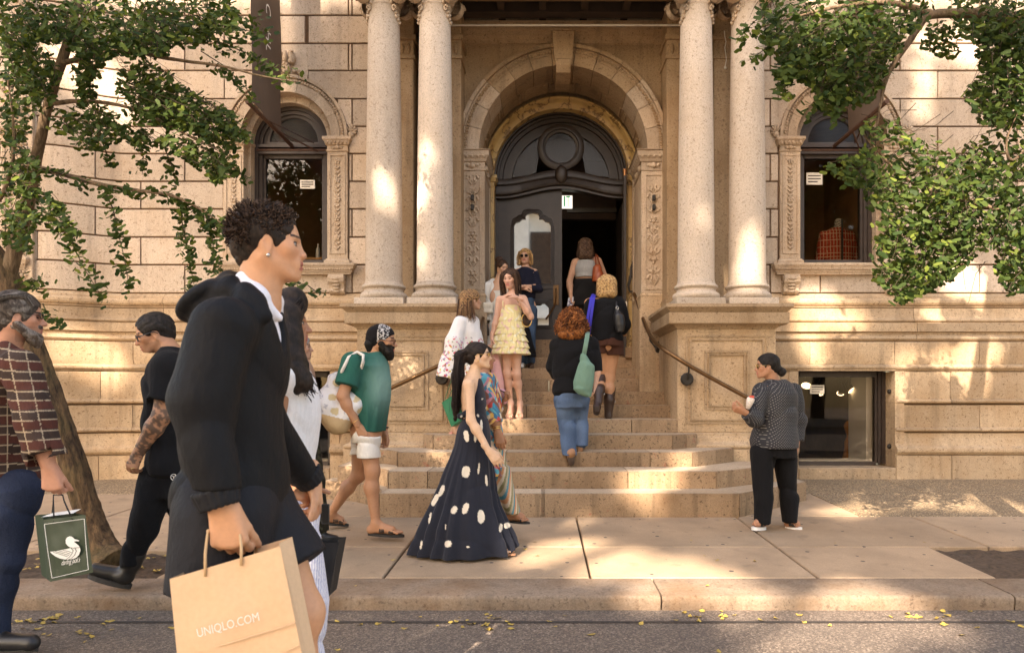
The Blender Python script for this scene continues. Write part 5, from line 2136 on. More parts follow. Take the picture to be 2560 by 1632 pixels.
for k in range(14):
 x, y = RNG.uniform(2230, 2480), RNG.uniform(250, 420)
 fr_.twigs.append(([P(x, y, 5.3), P(x - RNG.uniform(30, 80), y + RNG.uniform(-10, 60), 5.2), P(x - RNG.uniform(90, 160), y + RNG.uniform(10, 90), 5.15)], [.003, .0022, .0015]))
for k in range(10):
 x, y = RNG.uniform(2330, 2480), RNG.uniform(560, 660)
 fr_.twigs.append(([P(x, y, 5.3), P(x - RNG.uniform(20, 60), y + RNG.uniform(10, 50), 5.2), P(x - RNG.uniform(30, 110), y + RNG.uniform(50, 110), 5.15)], [.003, .0022, .0015]))
fr_.finish(RT)
# ---- tall trees added unseen behind the camera, crowns shaped to shade the facade
for k, (x, y, z, lab) in enumerate(((-16.2, -17.0, 20.3, 'added unseen tree that blocks the sun, leftmost of three'), (-9.8, -17.4, 20.6, 'added unseen tree that blocks the sun, middle of three'),
         (-3.2, -17.0, 20.3, 'added unseen tree that blocks the sun, nearest the pale building'))):
 t = thing('added_tree', lab, 'tree', (x, y, 0), 'added trees behind the camera')
 b = ORIGIN[t.name]
 tube_mesh(t, 'trunk', [b, b + Vector((.1, .1, 5)), b + Vector((0, .2, 12)), Vector((x, y, z + 2))], [.42, .34, .26, .10], M['bark'], 10)
 for q in range(5):
  a_ = q * 1.256
  tube_mesh(t, 'branch', [b + Vector((0, .1, 11 + q)), b + Vector((1.6 * math.cos(a_), 1.6 * math.sin(a_), 14.5 + q)), b + Vector((3.4 * math.cos(a_), 3.4 * math.sin(a_), 17.5 + q))], [.12, .08, .03], M['bark'], 7)
 canopy(t, (x, y, z), (4.9, 5.6, 6.6))
fill_crowns(100000, .19)
build_crowns(.19)


def overhang(tree, c, r, n):
 """the rest of the street trees' own crowns, above the picture"""
 u = RNG.normal(0, 1, (n, 3))
 u /= np.linalg.norm(u, axis=1, keepdims=True)
 pos = np.array(c) + u * np.array(r) * (RNG.uniform(0, 1, (n, 1)) ** .45)
 pos = pos[~in_view(pos) & (pos[:, 2] > 3)]
 pos = pos[shade_ok(pos)]
 V, F, C = leaves_mesh(pos, .06 * RNG.uniform(.7, 1.3, len(pos)), leaf_colours(len(pos)), leaf_frames(len(pos)))
 stuff(mesh_np('crown', V, F, M['leaf'], tree, smooth=False, col=C))


overhang(LT, (-4.6, 4.9, 6.0), (2.3, 1.3, 1.7), 5000)
overhang(RT, (3.9, 4.9, 5.9), (2.2, 1.3, 1.6), 5000)

for x, y, z, n, lab in ((14.5, -17.5, 11.0, 9000, 'added broad tree, placed for the dark reflection in the right window'), (-14.0, -24.0, 10.5, 7000, 'added broad tree, placed for the dark reflection in the left window')):  # trees added out of view so the windows mirror dark leaves
 t = thing('added_tree', lab, 'tree', (x, y, 0), 'added trees behind the camera')
 b = ORIGIN[t.name]
 tube_mesh(t, 'trunk', [b, b + Vector((.1, .1, 3)), b + Vector((0, .2, 7)), Vector((x, y, z + 1))], [.34, .28, .2, .08], M['bark'], 10)
 u = RNG.normal(0, 1, (n, 3))
 u /= np.linalg.norm(u, axis=1, keepdims=True)
 pos = np.array((x, y, z)) + u * np.array((5.0, 3.5, 5.2)) * (RNG.uniform(0, 1, (n, 1)) ** .4)
 pos = pos[~door_view(pos)]
 V, F, C = leaves_mesh(pos, .28 * RNG.uniform(.7, 1.3, len(pos)), leaf_colours(len(pos)), leaf_frames(len(pos)))
 stuff(mesh_np('crown', V, F, M['leaf'], t, smooth=False, col=C))
# ================================================================ smooth bodies and cloth from blended solids
f32 = np.float32


def A3(p):
 return np.array(p, dtype=np.float64)


def unit(v):
 v = A3(v)
 return v / (np.linalg.norm(v) + 1e-12)


def cap(a, b, ra, rb, k=.02, op='u', flat=False, sq=None):
 """tapered rod; flat cuts it square at b; sq = (axis, factor) squashes its section"""
 a, b = A3(a), A3(b)
 ab = b - a
 L2 = float(ab @ ab) + 1e-9
 m = max(ra, rb)

 def fn(x, y, z):
  px, py, pz = x - a[0], y - a[1], z - a[2]
  h = np.clip((px * ab[0] + py * ab[1] + pz * ab[2]) / L2, 0, 1)
  qx, qy, qz = px - ab[0] * h, py - ab[1] * h, pz - ab[2] * h
  if sq is not None:
   n, f = sq
   t = (qx * n[0] + qy * n[1] + qz * n[2]) * (1 / f - 1)
   qx, qy, qz = qx + n[0] * t, qy + n[1] * t, qz + n[2] * t
  d = np.sqrt(qx * qx + qy * qy + qz * qz) - (ra + (rb - ra) * h)
  if flat:
   u = ab / math.sqrt(L2)
   d = np.maximum(d, (x - b[0]) * u[0] + (y - b[1]) * u[1] + (z - b[2]) * u[2])
  return d
 g = 1.0 if sq is None or sq[1] <= 1 else sq[1]
 return fn, np.minimum(a, b) - m * g, np.maximum(a, b) + m * g, k, op


def ell(c, r, rot=None, k=.02, op='u'):
 c, r = A3(c), A3(r)
 Rm = np.eye(3) if rot is None else np.array(rot)

 def fn(x, y, z):
  px, py, pz = x - c[0], y - c[1], z - c[2]
  q = [(px * Rm[i][0] + py * Rm[i][1] + pz * Rm[i][2]) for i in range(3)]
  k0 = np.sqrt(sum((q[i] / r[i]) ** 2 for i in range(3)))
  k1 = np.sqrt(sum((q[i] / r[i] ** 2) ** 2 for i in range(3))) + 1e-9
  return np.where(k0 < 1e-4, -r.min(), k0 * (k0 - 1) / k1)
 m = np.abs(Rm.T) @ r
 return fn, c - m, c + m, k, op


def zl(nodes, k=.03, op='u', fold=None):
 """body of stacked ovals; nodes from top to bottom: (x, y, z, half width, half depth); flat at both ends"""
 n = np.array(sorted(nodes, key=lambda q: q[2]), float)
 zs = n[:, 2]

 def fn(x, y, z):
  cx, cy, a, b = (np.interp(z, zs, n[:, i]) for i in (0, 1, 3, 4))
  u, v = (x - cx) / a, (y - cy) / b
  q = np.sqrt(u * u + v * v)
  if fold is not None:
   q = q / fold(np.arctan2(v, u), z)
  d = (q - 1) * np.minimum(a, b)
  return np.maximum(d, np.maximum(zs[0] - z, z - zs[-1]))
 g = 1.25 if fold is not None else 1.0
 lo = np.array([(n[:, 0] - n[:, 3] * g).min(), (n[:, 1] - n[:, 4] * g).min(), zs[0]])
 hi = np.array([(n[:, 0] + n[:, 3] * g).max(), (n[:, 1] + n[:, 4] * g).max(), zs[-1]])
 return fn, lo, hi, k, op


def rbox(c, half, rot=None, r=.01, k=.01, op='u'):
 c, half = A3(c), A3(half)
 Rm = np.eye(3) if rot is None else np.array(rot)

 def fn(x, y, z):
  px, py, pz = x - c[0], y - c[1], z - c[2]
  q = [np.abs(px * Rm[i][0] + py * Rm[i][1] + pz * Rm[i][2]) - (half[i] - r) for i in range(3)]
  return np.sqrt(sum(np.maximum(v, 0) ** 2 for v in q)) + np.minimum(np.maximum(q[0], np.maximum(q[1], q[2])), 0) - r
 m = np.abs(Rm.T) @ half
 return fn, c - m, c + m, k, op


def waves(x, y, z, f, s=0):
 """creases and soft folds that run slantwise through cloth"""
 a = f * (.55 * x + .8 * z + .35 * y) + 1.6 * np.sin(f * .33 * (x - .6 * z) + s) + s
 b = f * .85 * (.55 * z - .8 * x + .5 * y) + 1.8 * np.sin(f * .27 * (z + y) + 2 * s) + 2.1 * s
 r1, r2 = (1 - np.abs(np.sin(a * .5))) ** 3, (1 - np.abs(np.sin(b * .5))) ** 3
 m = .5 + .5 * np.sin(f * .21 * (x + 1.3 * z) + 3 * s)
 return (r1 * m + r2 * (1 - m)) * 2.1 - .55 + .35 * np.sin(a) * np.sin(b)


def inflate(p, e):
 return (lambda x, y, z: p[0](x, y, z) - e), p[1] - e, p[2] + e, p[3], p[4]


def solid(prims, h, lo=None, hi=None, ripple=None):
 us = [p for p in prims if p[4] == 'u']
 L = np.min([p[1] for p in us], axis=0) - 3 * h if lo is None else A3(lo)
 H = np.max([p[2] for p in us], axis=0) + 3 * h if hi is None else A3(hi)
 n = np.maximum(4, np.ceil((H - L) / h).astype(int) + 1)
 f = np.full(tuple(n), .2, f32)
 ax = [(L[i] + h * np.arange(n[i])).astype(f32) for i in range(3)]
 for fn, plo, phi, k, op in prims:
  m = max(k, .01) + 2.5 * h
  i0 = np.clip(np.floor((plo - m - L) / h).astype(int), 0, n)
  i1 = np.clip(np.ceil((phi + m - L) / h).astype(int) + 1, 0, n)
  if (i1 <= i0).any():
   continue
  sl = tuple(slice(int(a), int(b)) for a, b in zip(i0, i1))
  x, y, z = ax[0][sl[0]][:, None, None], ax[1][sl[1]][None, :, None], ax[2][sl[2]][None, None, :]
  d = fn(x, y, z).astype(f32)
  g = f[sl]
  kk = max(k, 1e-5)
  if op == 'u':
   e = np.maximum(kk - np.abs(g - d), 0) / kk
   f[sl] = np.minimum(g, d) - e * e * kk * .25
  elif op == 's':
   e = np.maximum(kk - np.abs(g + d), 0) / kk
   f[sl] = np.maximum(g, -d) + e * e * kk * .25
 if ripple is not None:
  amp, fq, sd = ripple
  w = waves(ax[0][:, None, None], ax[1][None, :, None], ax[2][None, None, :], fq, sd)
  f = f + amp * w.astype(f32)
 return f, L


_E = [(0, 1), (2, 3), (4, 5), (6, 7), (0, 2), (1, 3), (4, 6), (5, 7), (0, 4), (1, 5), (2, 6), (3, 7)]
_C = np.array([(i >> 2 & 1, i >> 1 & 1, i & 1) for i in range(8)])


def skin_net(f, L, h):
 """quads over the zero level of f"""
 ins = f < 0
 c = np.zeros(tuple(s - 1 for s in f.shape), np.int8)
 for i, j, k in _C:
  c += ins[i:i + c.shape[0], j:j + c.shape[1], k:k + c.shape[2]]
 act = (c > 0) & (c < 8)
 I = np.argwhere(act)
 if len(I) == 0:
  return np.zeros((0, 3)), np.zeros((0, 4), int)
 idx = np.full(c.shape, -1, np.int32)
 idx[act] = np.arange(len(I))
 v = np.stack([f[I[:, 0] + i, I[:, 1] + j, I[:, 2] + k] for i, j, k in _C], 1)
 acc = np.zeros((len(I), 3))
 cnt = np.zeros(len(I))
 for a, b in _E:
  va, vb = v[:, a], v[:, b]
  cr = (va < 0) != (vb < 0)
  t = np.where(cr, va / np.where(cr, va - vb, 1), 0)
  p = _C[a] + (_C[b] - _C[a]) * t[:, None]
  acc += np.where(cr[:, None], p, 0)
  cnt += cr
 V = L + h * (I + acc / cnt[:, None])
 quads = []
 for ax in range(3):
  u, w = (ax + 1) % 3, (ax + 2) % 3
  s0 = [slice(None)] * 3
  s1 = [slice(None)] * 3
  s0[ax] = slice(0, -1)
  s1[ax] = slice(1, None)
  a, b = ins[tuple(s0)], ins[tuple(s1)]
  e = np.argwhere(a != b)
  e = e[(e[:, u] > 0) & (e[:, w] > 0) & (e[:, u] < f.shape[u] - 1) & (e[:, w] < f.shape[w] - 1)]
  if len(e) == 0:
   continue
  du, dw = np.eye(3, dtype=int)[u], np.eye(3, dtype=int)[w]
  q = np.stack([idx[tuple((e - o).T)] for o in (du + dw, dw, 0 * du, du)], 1)
  fl = a[tuple(e.T)]
  q[~fl] = q[~fl][:, ::-1]
  quads.append(q[(q >= 0).all(1)])
 return V, np.vstack(quads)


def blend(name, prims, h, mat, parent, colour=None, ripple=None, lo=None, hi=None, kind=None):
 f, L = solid(prims, h, lo, hi, ripple)
 V, F = skin_net(f, L, h)
 col = None
 if colour is not None:
  col = colour(V) if callable(colour) else np.tile(A3(colour), (len(V), 1))
 o = mesh_np(name, V, F, mat, parent, True, col)
 return o


def merge_meshes(parts):
 V, F, C, k = [], [], [], 0
 for v, q, c in parts:
  V.append(v)
  F.append(q + k)
  C.append(c)
  k += len(v)
 return np.vstack(V), np.vstack(F), np.vstack(C)


# ---------------------------------------------------------------- cloth, skin and hair surfaces
def tinted(name, rough=.85, grain=.10, scale=260, bmp=.15, sss=0.0, spec=.3, sheen=0.0, crease=0):
 """surface coloured by the piece's own colour attribute with a fine weave or pores"""
 m, nt, b = nodes(name)
 at = N(nt, 'Attribute', attribute_name='Col')
 v = coords(nt)
 fi = noise(nt, v, scale, 3, .6)
 lo = N(nt, 'MapRange', ins={'Value': fi, 'From Min': .25, 'From Max': .75, 'To Min': 1 - grain, 'To Max': 1 + grain})
 k = N(nt, 'HueSaturation', ins={'Value': lo.outputs[0], 'Color': at.outputs[0]})
 nt.links.new(k.outputs[0], b.inputs['Base Color'])
 b.inputs['Roughness'].default_value = rough
 b.inputs['Specular IOR Level'].default_value = spec
 if sss:
  b.inputs['Subsurface Weight'].default_value = sss
  b.inputs['Subsurface Radius'].default_value = (.012, .005, .003)
  b.inputs['Subsurface Scale'].default_value = 1.0
 if sheen:
  b.inputs['Sheen Weight'].default_value = sheen
 if bmp:
  bump(nt, b, fi, bmp, .003)
  if crease:
   cn = noise(nt, coords(nt, (1.0, 1.0, .55)), crease, 5, .55)
   b2 = N(nt, 'Bump', ins={'Height': cn, 'Strength': .55, 'Distance': .03})
   nt.links.new(b.inputs['Normal'].links[0].from_socket, b2.inputs['Normal'])
   nt.links.new(b2.outputs[0], b.inputs['Normal'])
 return m


M['skin'] = tinted('skin', .52, .07, 60, .12, .06, .35)
M['cloth'] = tinted('woven_cloth', .9, .09, 240, .25, 0, .06, .03, 14)
M['nylon'] = tinted('smooth_nylon', .62, .05, 90, .08, 0, .12, 0, 11)
M['leather'] = tinted('leather', .42, .12, 90, .25, 0, .5)
M['denim'] = tinted('denim', .9, .22, 170, .3, 0, .12, 0, 16)
M['dress'] = tinted('printed_cotton', .8, .06, 200, .2, 0, .2, .1)


def hair_mat(name):
 m, nt, b = nodes(name)
 at = N(nt, 'Attribute', attribute_name='Col')
 fi = noise(nt, coords(nt, (1, 1, .12)), 150, 3, .7)
 lo = N(nt, 'MapRange', ins={'Value': fi, 'From Min': .3, 'From Max': .7, 'To Min': .55, 'To Max': 1.45})
 k = N(nt, 'HueSaturation', ins={'Value': lo.outputs[0], 'Color': at.outputs[0]})
 nt.links.new(k.outputs[0], b.inputs['Base Color'])
 b.inputs['Roughness'].default_value = .6
 b.inputs['Specular IOR Level'].default_value = .2
 bump(nt, b, fi, .6, .004)
 return m


M['hair'] = hair_mat('hair')
M['lens'] = plain('dark_lens', (.008, .007, .006), .08, spec=.6)
M['lash'] = plain('eye_dark', (.012, .008, .006), .3)
M['eyewhite'] = plain('eye_white', (.40, .35, .30), .3)
M['gold'] = plain('gold_metal', (.75, .50, .18), .3, 1.0)
M['silver'] = plain('steel', (.6, .58, .55), .25, 1.0)
M['rubber'] = plain('dark_rubber', (.02, .018, .016), .7)
M['whiterubber'] = plain('white_rubber', (.75, .73, .70), .6)


def vnoise(V, f, s=0.0):
 return .5 + .5 * np.sin(V[:, 0] * f + 1.3 * np.sin(V[:, 2] * f * .83 + s) + s) * np.sin(V[:, 2] * f * .9 + 1.7 * np.sin(V[:, 1] * f * .7 + s) + 2 * s)


class Fig:
 """one person: joints are photograph pixels plus an offset in depth"""
 def __init__(s, label, d0, foot, skin, size=1.0, h=.010):
  s.d = d0
  s.size = size
  s.skin = A3(skin)
  s.h = h
  s.o = thing('person', label, 'person', foot)
  s.prims, s.fine, s.tint = [], [], []
  s.part = {'legs': [], 'arms': [], 'torso': [], 'hips': []}
  s.R = None

 def p(s, q):
  x, y, dz = (*q, 0)[:3]
  return A3(P(x, y, s.d + dz)[:])

 # ---- head
 def head(s, x, y, yaw, pitch=0, H=.225, dz=0, roll=0, nose=1.0, jaw=1.0, neck=None, neck_r=.056, lips=1.0, wide=1.0):
  a, b = math.radians(yaw), math.radians(pitch)
  f = A3((math.cos(a) * math.cos(b), math.sin(a) * math.cos(b), math.sin(b)))
  up = A3((-math.cos(a) * math.sin(b), -math.sin(a) * math.sin(b), math.cos(b)))
  r = np.cross(f, up)
  if roll:
   c, q = math.cos(math.radians(roll)), math.sin(math.radians(roll))
   up, r = up * c + r * q, r * c - up * q
  s.hc, s.H, s.R = s.p((x, y, dz)), H, np.array([r, f, up])
  W = lambda *l: s.hc + H * (l[0] * r * wide + l[1] * f + l[2] * up)
  s.W = W
  E = lambda c, rr, k=.06, op='u': ell(W(*c), A3(rr) * H, s.R, k * H, op)
  Cc = lambda a_, b_, ra, rb, k=.06, op='u', sq=None: cap(W(*a_), W(*b_), ra * H, rb * H, k * H, op, False, sq)
  hp = [E((0, -.07, .13), (.325 * wide, .425, .365), .08), E((0, .13, -.10), (.255 * wide, .255, .345), .10)]
  for q in (-1, 1):
   hp += [Cc((q * .235, -.05, -.20), (q * .10, .24, -.40), .085 * jaw, .07 * jaw, .09),
       E((q * .165, .225, -.075), (.105, .10, .095), .08),
       Cc((q * .06, .332, .085), (q * .17, .28, .09), .034, .034, .06)]
  hp += [E((0, .315, -.415), (.085, .075, .07), .08), E((0, .315, -.27), (.13, .095, .11), .08),
      Cc((0, .345, .045), (0, .44 * (.5 + .5 * nose), -.115), .028, .042, .045),
      E((0, .448 * (.55 + .45 * nose), -.132), (.050, .046, .042), .04)]
  for q in (-1, 1):
   hp += [E((q * .05, .40, -.145), (.038, .045, .032), .03),
       E((q * .135, .365, .005), (.075, .05, .045), .05, 's')]
  hp += [Cc((-.075, .350, -.245), (.075, .350, -.245), .026 * lips, .026 * lips, .02), E((0, .388, -.243), (.065, .032, .026 * lips), .02),
      Cc((-.065, .343, -.298), (.065, .343, -.298), .028 * lips, .028 * lips, .02), E((0, .380, -.300), (.056, .032, .030 * lips), .02),
      E((0, .41, -.271), (.09, .035, .006), .012, 's')]
  for q in (-1, 1):
   hp += [E((q * .315, -.03, -.045), (.030, .085, .125), .03), E((q * .345, .0, -.03), (.022, .045, .07), .02, 's'),
       E((q * .32, -.005, -.155), (.025, .035, .04), .02)]
  s.hp = hp
  if neck is not None:
   nb = s.p(neck)
   nt_ = W(0, -.10, -.22)
   s.neck_top, s.neck_base = nt_, nb
   s.hp += [cap(nt_, nb, neck_r, neck_r * 1.05, .03)]
   s.prims += [cap(nt_ * .6 + nb * .4, nb, neck_r * .97, neck_r * 1.08, .03)]

 def face_tint(s, V, brow=(.03, .02, .015), lip=(.36, .11, .08), beard=None, stub=0):
  L = (V - s.hc) @ s.R.T / s.H
  c = np.tile(s.skin, (len(V), 1))
  x, y, z = np.abs(L[:, 0]), L[:, 1], L[:, 2]
  red = np.exp(-((x - .17) / .12) ** 2 - ((z + .12) / .12) ** 2) * (y > 0) * .25 + np.exp(-(x / .08) ** 2 - ((z + .13) / .06) ** 2) * (y > .3) * .2
  c = c * (1 - red[:, None] * np.array([[.05, .35, .4]]))
  if stub:
   m = ((z < -.20) & (y > -.05) & (z > -.55)) * (1 - np.exp(-(x / .10) ** 2 - ((z + .27) / .05) ** 2)) * stub
   c = c * (1 - m[:, None]) + m[:, None] * np.array([[.06, .04, .03]])
  m = (x < .095) & (y > .325) & (z < -.216) & (z > -.334)
  c[m] = A3(lip)
  if brow is not None:
   m = (np.abs(z - .098 - .04 * np.minimum(x - .06, .08)) < .015) & (x > .045) & (x < .225) & (y > .18)
   c[m] = A3(brow)
  m = (((x - .135) / .062) ** 2 + ((z - .0) / .022) ** 2 < 1) & (y > .15)
  c[m] = A3((.035, .022, .016))
  if beard is not None:
   col, top = beard
   m = (z < -.13 - .25 * np.maximum(0, .20 - x)) & (y > -.06) & (z > -.62) & ~((x < .075) & (z > -.33) & (z < -.22) & (y > .3)) & ~((x < .11) & (z > -.19))
   c[m] = A3(col)
  return c

 # ---- limbs
 def arm(s, sh, el, wr, k=1.0, r=(.050, .041, .043, .027)):
  a, b, c = s.p(sh), s.p(el), s.p(wr)
  r = [q * k * s.size for q in r]
  m = b + (c - b) * .3
  q = [cap(a, b, r[0], r[1], .03), cap(b, m, r[1] * .95, r[2], .03), cap(m, c, r[2], r[3], .03)]
  s.prims += q
  s.part['arms'] += q

 def leg(s, hip, kn, an, k=1.0, r=(.092, .056, .054, .034)):
  a, b, c = s.p(hip), s.p(kn), s.p(an)
  r = [q * k * s.size for q in r]
  t = unit(c - b)
  back = s.back if hasattr(s, 'back') else A3((0, 0, 0))
  m = b + (c - b) * .32 + back * .018
  q = [cap(a, b, r[0], r[1], .04), cap(b, b + t * .02, r[1], r[1] * .95, .03), cap(b, m, r[1] * .82, r[2] * .98, .04), cap(m, c, r[2], r[3], .05)]
  s.prims += q
  s.part['legs'] += q

 def torso(s, chest, waist, hips, wd=(.16, .13, .155), dp=(.105, .09, .11), face=(1, 0, 0)):
  f = unit((face[0], face[1], 0))
  side = np.cross(f, (0, 0, 1))
  Rm = np.array([side, f, (0, 0, 1)])
  pts = [s.p(chest), s.p(waist), s.p(hips)]
  hs = [.17, .14, .13]
  for q, w, d, hh in zip(pts, wd, dp, hs):
   s.prims.append(ell(q, (w * s.size, d * s.size, hh * s.size), Rm, .08))
   s.part['torso'].append(s.prims[-1])
  s.part['hips'] = [s.prims[-1]]
  s.back = -f

 def shoulders(s, a, b, r=.058):
  s.prims.append(cap(s.p(a), s.p(b), r * s.size, r * s.size, .06))
  s.part['torso'].append(s.prims[-1])

 def foot(s, an, toe, heel=None, w=.036, toes=True):
  a, t = s.p(an), s.p(toe)
  d = t - a
  fwd = unit((d[0], d[1], 0))
  he = s.p(heel) if heel is not None else A3((a[0] - fwd[0] * .045, a[1] - fwd[1] * .045, t[2] + .022))
  side = np.cross(fwd, (0, 0, 1))
  ball = he + (t - he) * .68 + A3((0, 0, .012))
  s.prims += [cap(a, he, .033, .032, .03), cap(a, ball, .034, .030, .03), cap(he, ball, .031, .033, .03)]
  if toes:
   for i in range(5):
    o = (i - 2) * .017
    e = t + side * o * 1.1 - fwd * abs(i - 1) * .009
    s.fine.append(([cap(ball + side * o * .9 + (t - ball) * .1, e, .013, .0095, .008)], ))
  s.foot_pts = (he, ball, t, fwd, side)
  return he, ball, t, fwd, side

 def add_hand(s, *a, **k):
  d, n, th = unit(a[1]), unit(a[2]), a[3]
  s.fine.append((hand_prims(s, a[0], d, n, th, **k), ))

 def build_body(s, voxel=None, head_voxel=None, hand_voxel=.0055, tint=None, **face):
  """one skin: torso and limbs, with finer head, hands and toes joined on"""
  h = voxel or s.h
  parts = []
  f, L = solid(s.prims, h)
  V, F = skin_net(f, L, h)
  parts.append((V, F, np.tile(s.skin, (len(V), 1))))
  if s.R is not None:
   hv = head_voxel or .0065
   lo = np.min([q[1] for q in s.hp], axis=0) - 3 * hv
   hi = np.max([q[2] for q in s.hp], axis=0) + 3 * hv
   if hasattr(s, 'neck_base'):
    lo[2] = s.neck_base[2] * .75 + s.neck_top[2] * .25
   f, L = solid(s.hp, hv, lo, hi)
   V, F = skin_net(f, L, hv)
   parts.append((V, F, s.face_tint(V, **face)))
  for (pr,) in s.fine:
   f, L = solid(pr, hand_voxel)
   V, F = skin_net(f, L, hand_voxel)
   parts.append((V, F, np.tile(s.skin, (len(V), 1))))
  V, F, C = merge_meshes(parts)
  if tint is not None:
   C = tint(V, C)
  s.body = mesh_np('body', V, F, M['skin'], s.o, True, C)
  return s.body

 # ---- clothes and hair
 def cloth(s, name, prims, colour, mat='cloth', ripple=(.004, 22, 1.0), h=None, cover=''):
  ups = [p for p in prims if p[4] == 'u']
  prims = ups + [inflate(p, .013) for c in cover.split() for p in s.part[c]] + [p for p in prims if p[4] != 'u']
  if ripple is not None:
   ripple = (ripple[0] * 1.25, ripple[1], ripple[2])
  return blend(name, prims, h or s.h, M[mat], s.o, colour, ripple)

 def loft(s, rows, k=.03, fold=None):
  """rows: (y px, left px, right px, half depth m, depth offset)"""
  out = []
  for row in rows:
   y, xl, xr, dp, dz = (*row, 0)[:5]
   a, b = s.p((xl, y, dz)), s.p((xr, y, dz))
   cx, w = (a[0] + b[0]) / 2, max(.01, (b[0] - a[0]) / 2)
   # seen off the axis, part of the outline's width comes from its depth
   w = math.sqrt(max(w * w - (dp * cx / (s.d + dz)) ** 2, (.55 * w) ** 2))
   out.append((cx, s.d + dz, a[2], w, dp))
  return zl(out, k, 'u', fold)

 def sleeve(s, pts, rad, k=.03, flat=True):
  q = [s.p(x) for x in pts]
  return [cap(q[i], q[i + 1], rad[i], rad[i + 1], k, 'u', flat and i == len(q) - 2) for i in range(len(q) - 1)]

 def hairdo(s, prims, colour, h=None, ripple=(.004, 60, 0)):
  return blend('hair', prims, h or .007, M['hair'], s.o, hair_tint(colour), ripple)

 def scalp(s, front=.24, top=.0, grow=.028, low=-.25, side=.30):
  """close cap of hair that leaves the face and ears clear"""
  W, H = s.W, s.H
  E = lambda c, rr, k=.04, op='u': ell(W(*c), A3(rr) * H, s.R, k * H, op)
  return [E((0, -.08, .135), (.335 + grow, .43 + grow, .375 + grow), .05), E((0, -.22, -.06), (.27, .27, .30), .08),
    E((0, .42, -.10), (.30, .37, .36 + top), .05, 's'), E((0, .12, -.40), (.5, .30, .33), .05, 's'),
    E((.36, .0, -.09), (.10, .11, .15), .03, 's'), E((-.36, .0, -.09), (.10, .11, .15), .03, 's')]

 def strands(s, guides, n, rad=.0022, jit=.012, colour=(.02, .015, .01), seg=9, seed=1, curl=0.0):
  """many fine locks between guide lines (lists of world points)"""
  rr = np.random.default_rng(seed)
  G = []
  for g in guides:
   g = np.array([A3(q) for q in g])
   t = np.linspace(0, len(g) - 1, seg)
   G.append(np.stack([np.interp(t, np.arange(len(g)), g[:, i]) for i in range(3)], 1))
  G = np.array(G)
  mb = MB()
  cols = []
  for _ in range(n):
   i = rr.integers(0, len(G) - 1) if len(G) > 1 else 0
   j = min(i + 1, len(G) - 1)
   t = rr.random()
   line = G[i] * (1 - t) + G[j] * t + rr.normal(0, jit, 3) * np.linspace(.4, 1, seg)[:, None]
   if curl:
    ph = rr.uniform(0, 6.28)
    q = np.arange(seg)
    line = line + curl * np.stack([np.sin(q * 1.3 + ph), np.cos(q * 1.1 + ph), .3 * np.sin(q * 1.7 + ph)], 1)
   end = rr.uniform(.8, 1.0)
   line = line[:max(4, int(seg * end))]
   m = len(line)
   n0 = len(mb.v)
   mb.tube([Vector(q) for q in line], [rad * (1.0 - .6 * (k / (m - 1)) ** 2) for k in range(m)], 4, False)
   base = A3(colour[rr.integers(0, len(colour))]) if hasattr(colour[0], '__len__') else A3(colour)
   cols += [base * rr.uniform(.6, 1.5)] * (len(mb.v) - n0)
  V = np.array(mb.v)
  o = mesh_np('hair_strands', V, np.array(mb.f), M['hair'], s.o, True, np.array(cols))
  return stuff(o)

 def eyes(s):
  for q in (-1, 1):
   mb = MB()
   mb.ball(s.W(q * .135, .294, .0), .048 * s.H, 10, 8)
   mb.cur = 1
   mb.ball(s.W(q * .137, .316, .0), .030 * s.H, 8, 6)
   for sg, r in ((1, .010), (-1, .005)):
    a = [s.W(q * (.135 + .060 * math.cos(t)), .342 - .040 * abs(math.cos(t)), sg * .024 * math.sin(t)) for t in [math.pi * k / 6 for k in range(7)]]
    mb.tube([Vector(v) for v in a], r * s.H, 4)
   mb.build('eye', [M['eyewhite'], M['lash']], s.o, smooth=True)

 def glasses(s, w=.105, hgt=.075, dark=True, frame='black', z=-.005, rad=.010, gap=.14, name='sunglasses'):
  mb = MB()
  W, H = s.W, s.H
  for q in (-1, 1):
   ring = [(gap + w * math.cos(t) * (1 if abs(math.cos(t)) < .8 else .96), z + hgt * (math.copysign(abs(math.sin(t)) ** .7, math.sin(t)))) for t in [2 * math.pi * k / 16 for k in range(16)]]
   pts = [W(q * x, .405 - .22 * max(0, x - gap) - .02 * abs(x - gap), zz) for x, zz in ring]
   if dark:
    mb.cur = 1
    mb.add([Vector(v) for v in pts], [tuple(range(16)) if q > 0 else tuple(range(15, -1, -1))])
   mb.cur = 0
   mb.tube([Vector(v) for v in pts + pts[:2]], rad * H, 5, False)
   mb.tube([Vector(W(q * (gap + w), .375, z + .02)), Vector(W(q * .33, .22, z + .02)), Vector(W(q * .355, -.02, z + .03)), Vector(W(q * .345, -.10, z - .03))], rad * .9 * H, 5)
  mb.tube([Vector(W(-gap + w * .8, .41, z + .02)), Vector(W(0, .43, z + .035)), Vector(W(gap - w * .8, .41, z + .02))], rad * H, 5)
  return mb.build(name, [M[frame], M['lens']], s.o, smooth=True, angle=40)

 def earring(s, q, mat='silver', r=.022, z=-.2):
  mb = MB()
  mb.ball(s.W(q * .335, .0, z), r * s.H, 8, 6)
  mb.build('earring', M[mat], s.o, smooth=True)

 def ring_band(s, a, b, r, w=.012, mat='black', name='bracelet'):
  """band round a limb at point a (px), axis towards b"""
  a, b = (s.p(a), s.p(b))
  u = unit(b - a)
  mb = MB()
  q = Vector(u).to_track_quat('Z', 'Y')
  pts = [Vector(a) + q @ Vector((r * math.cos(k * .3927), r * math.sin(k * .3927), 0)) for k in range(17)]
  mb.tube(pts, w / 2, 6, False)
  return mb.build(name, M[mat] if isinstance(mat, str) else mat, s.o, smooth=True)


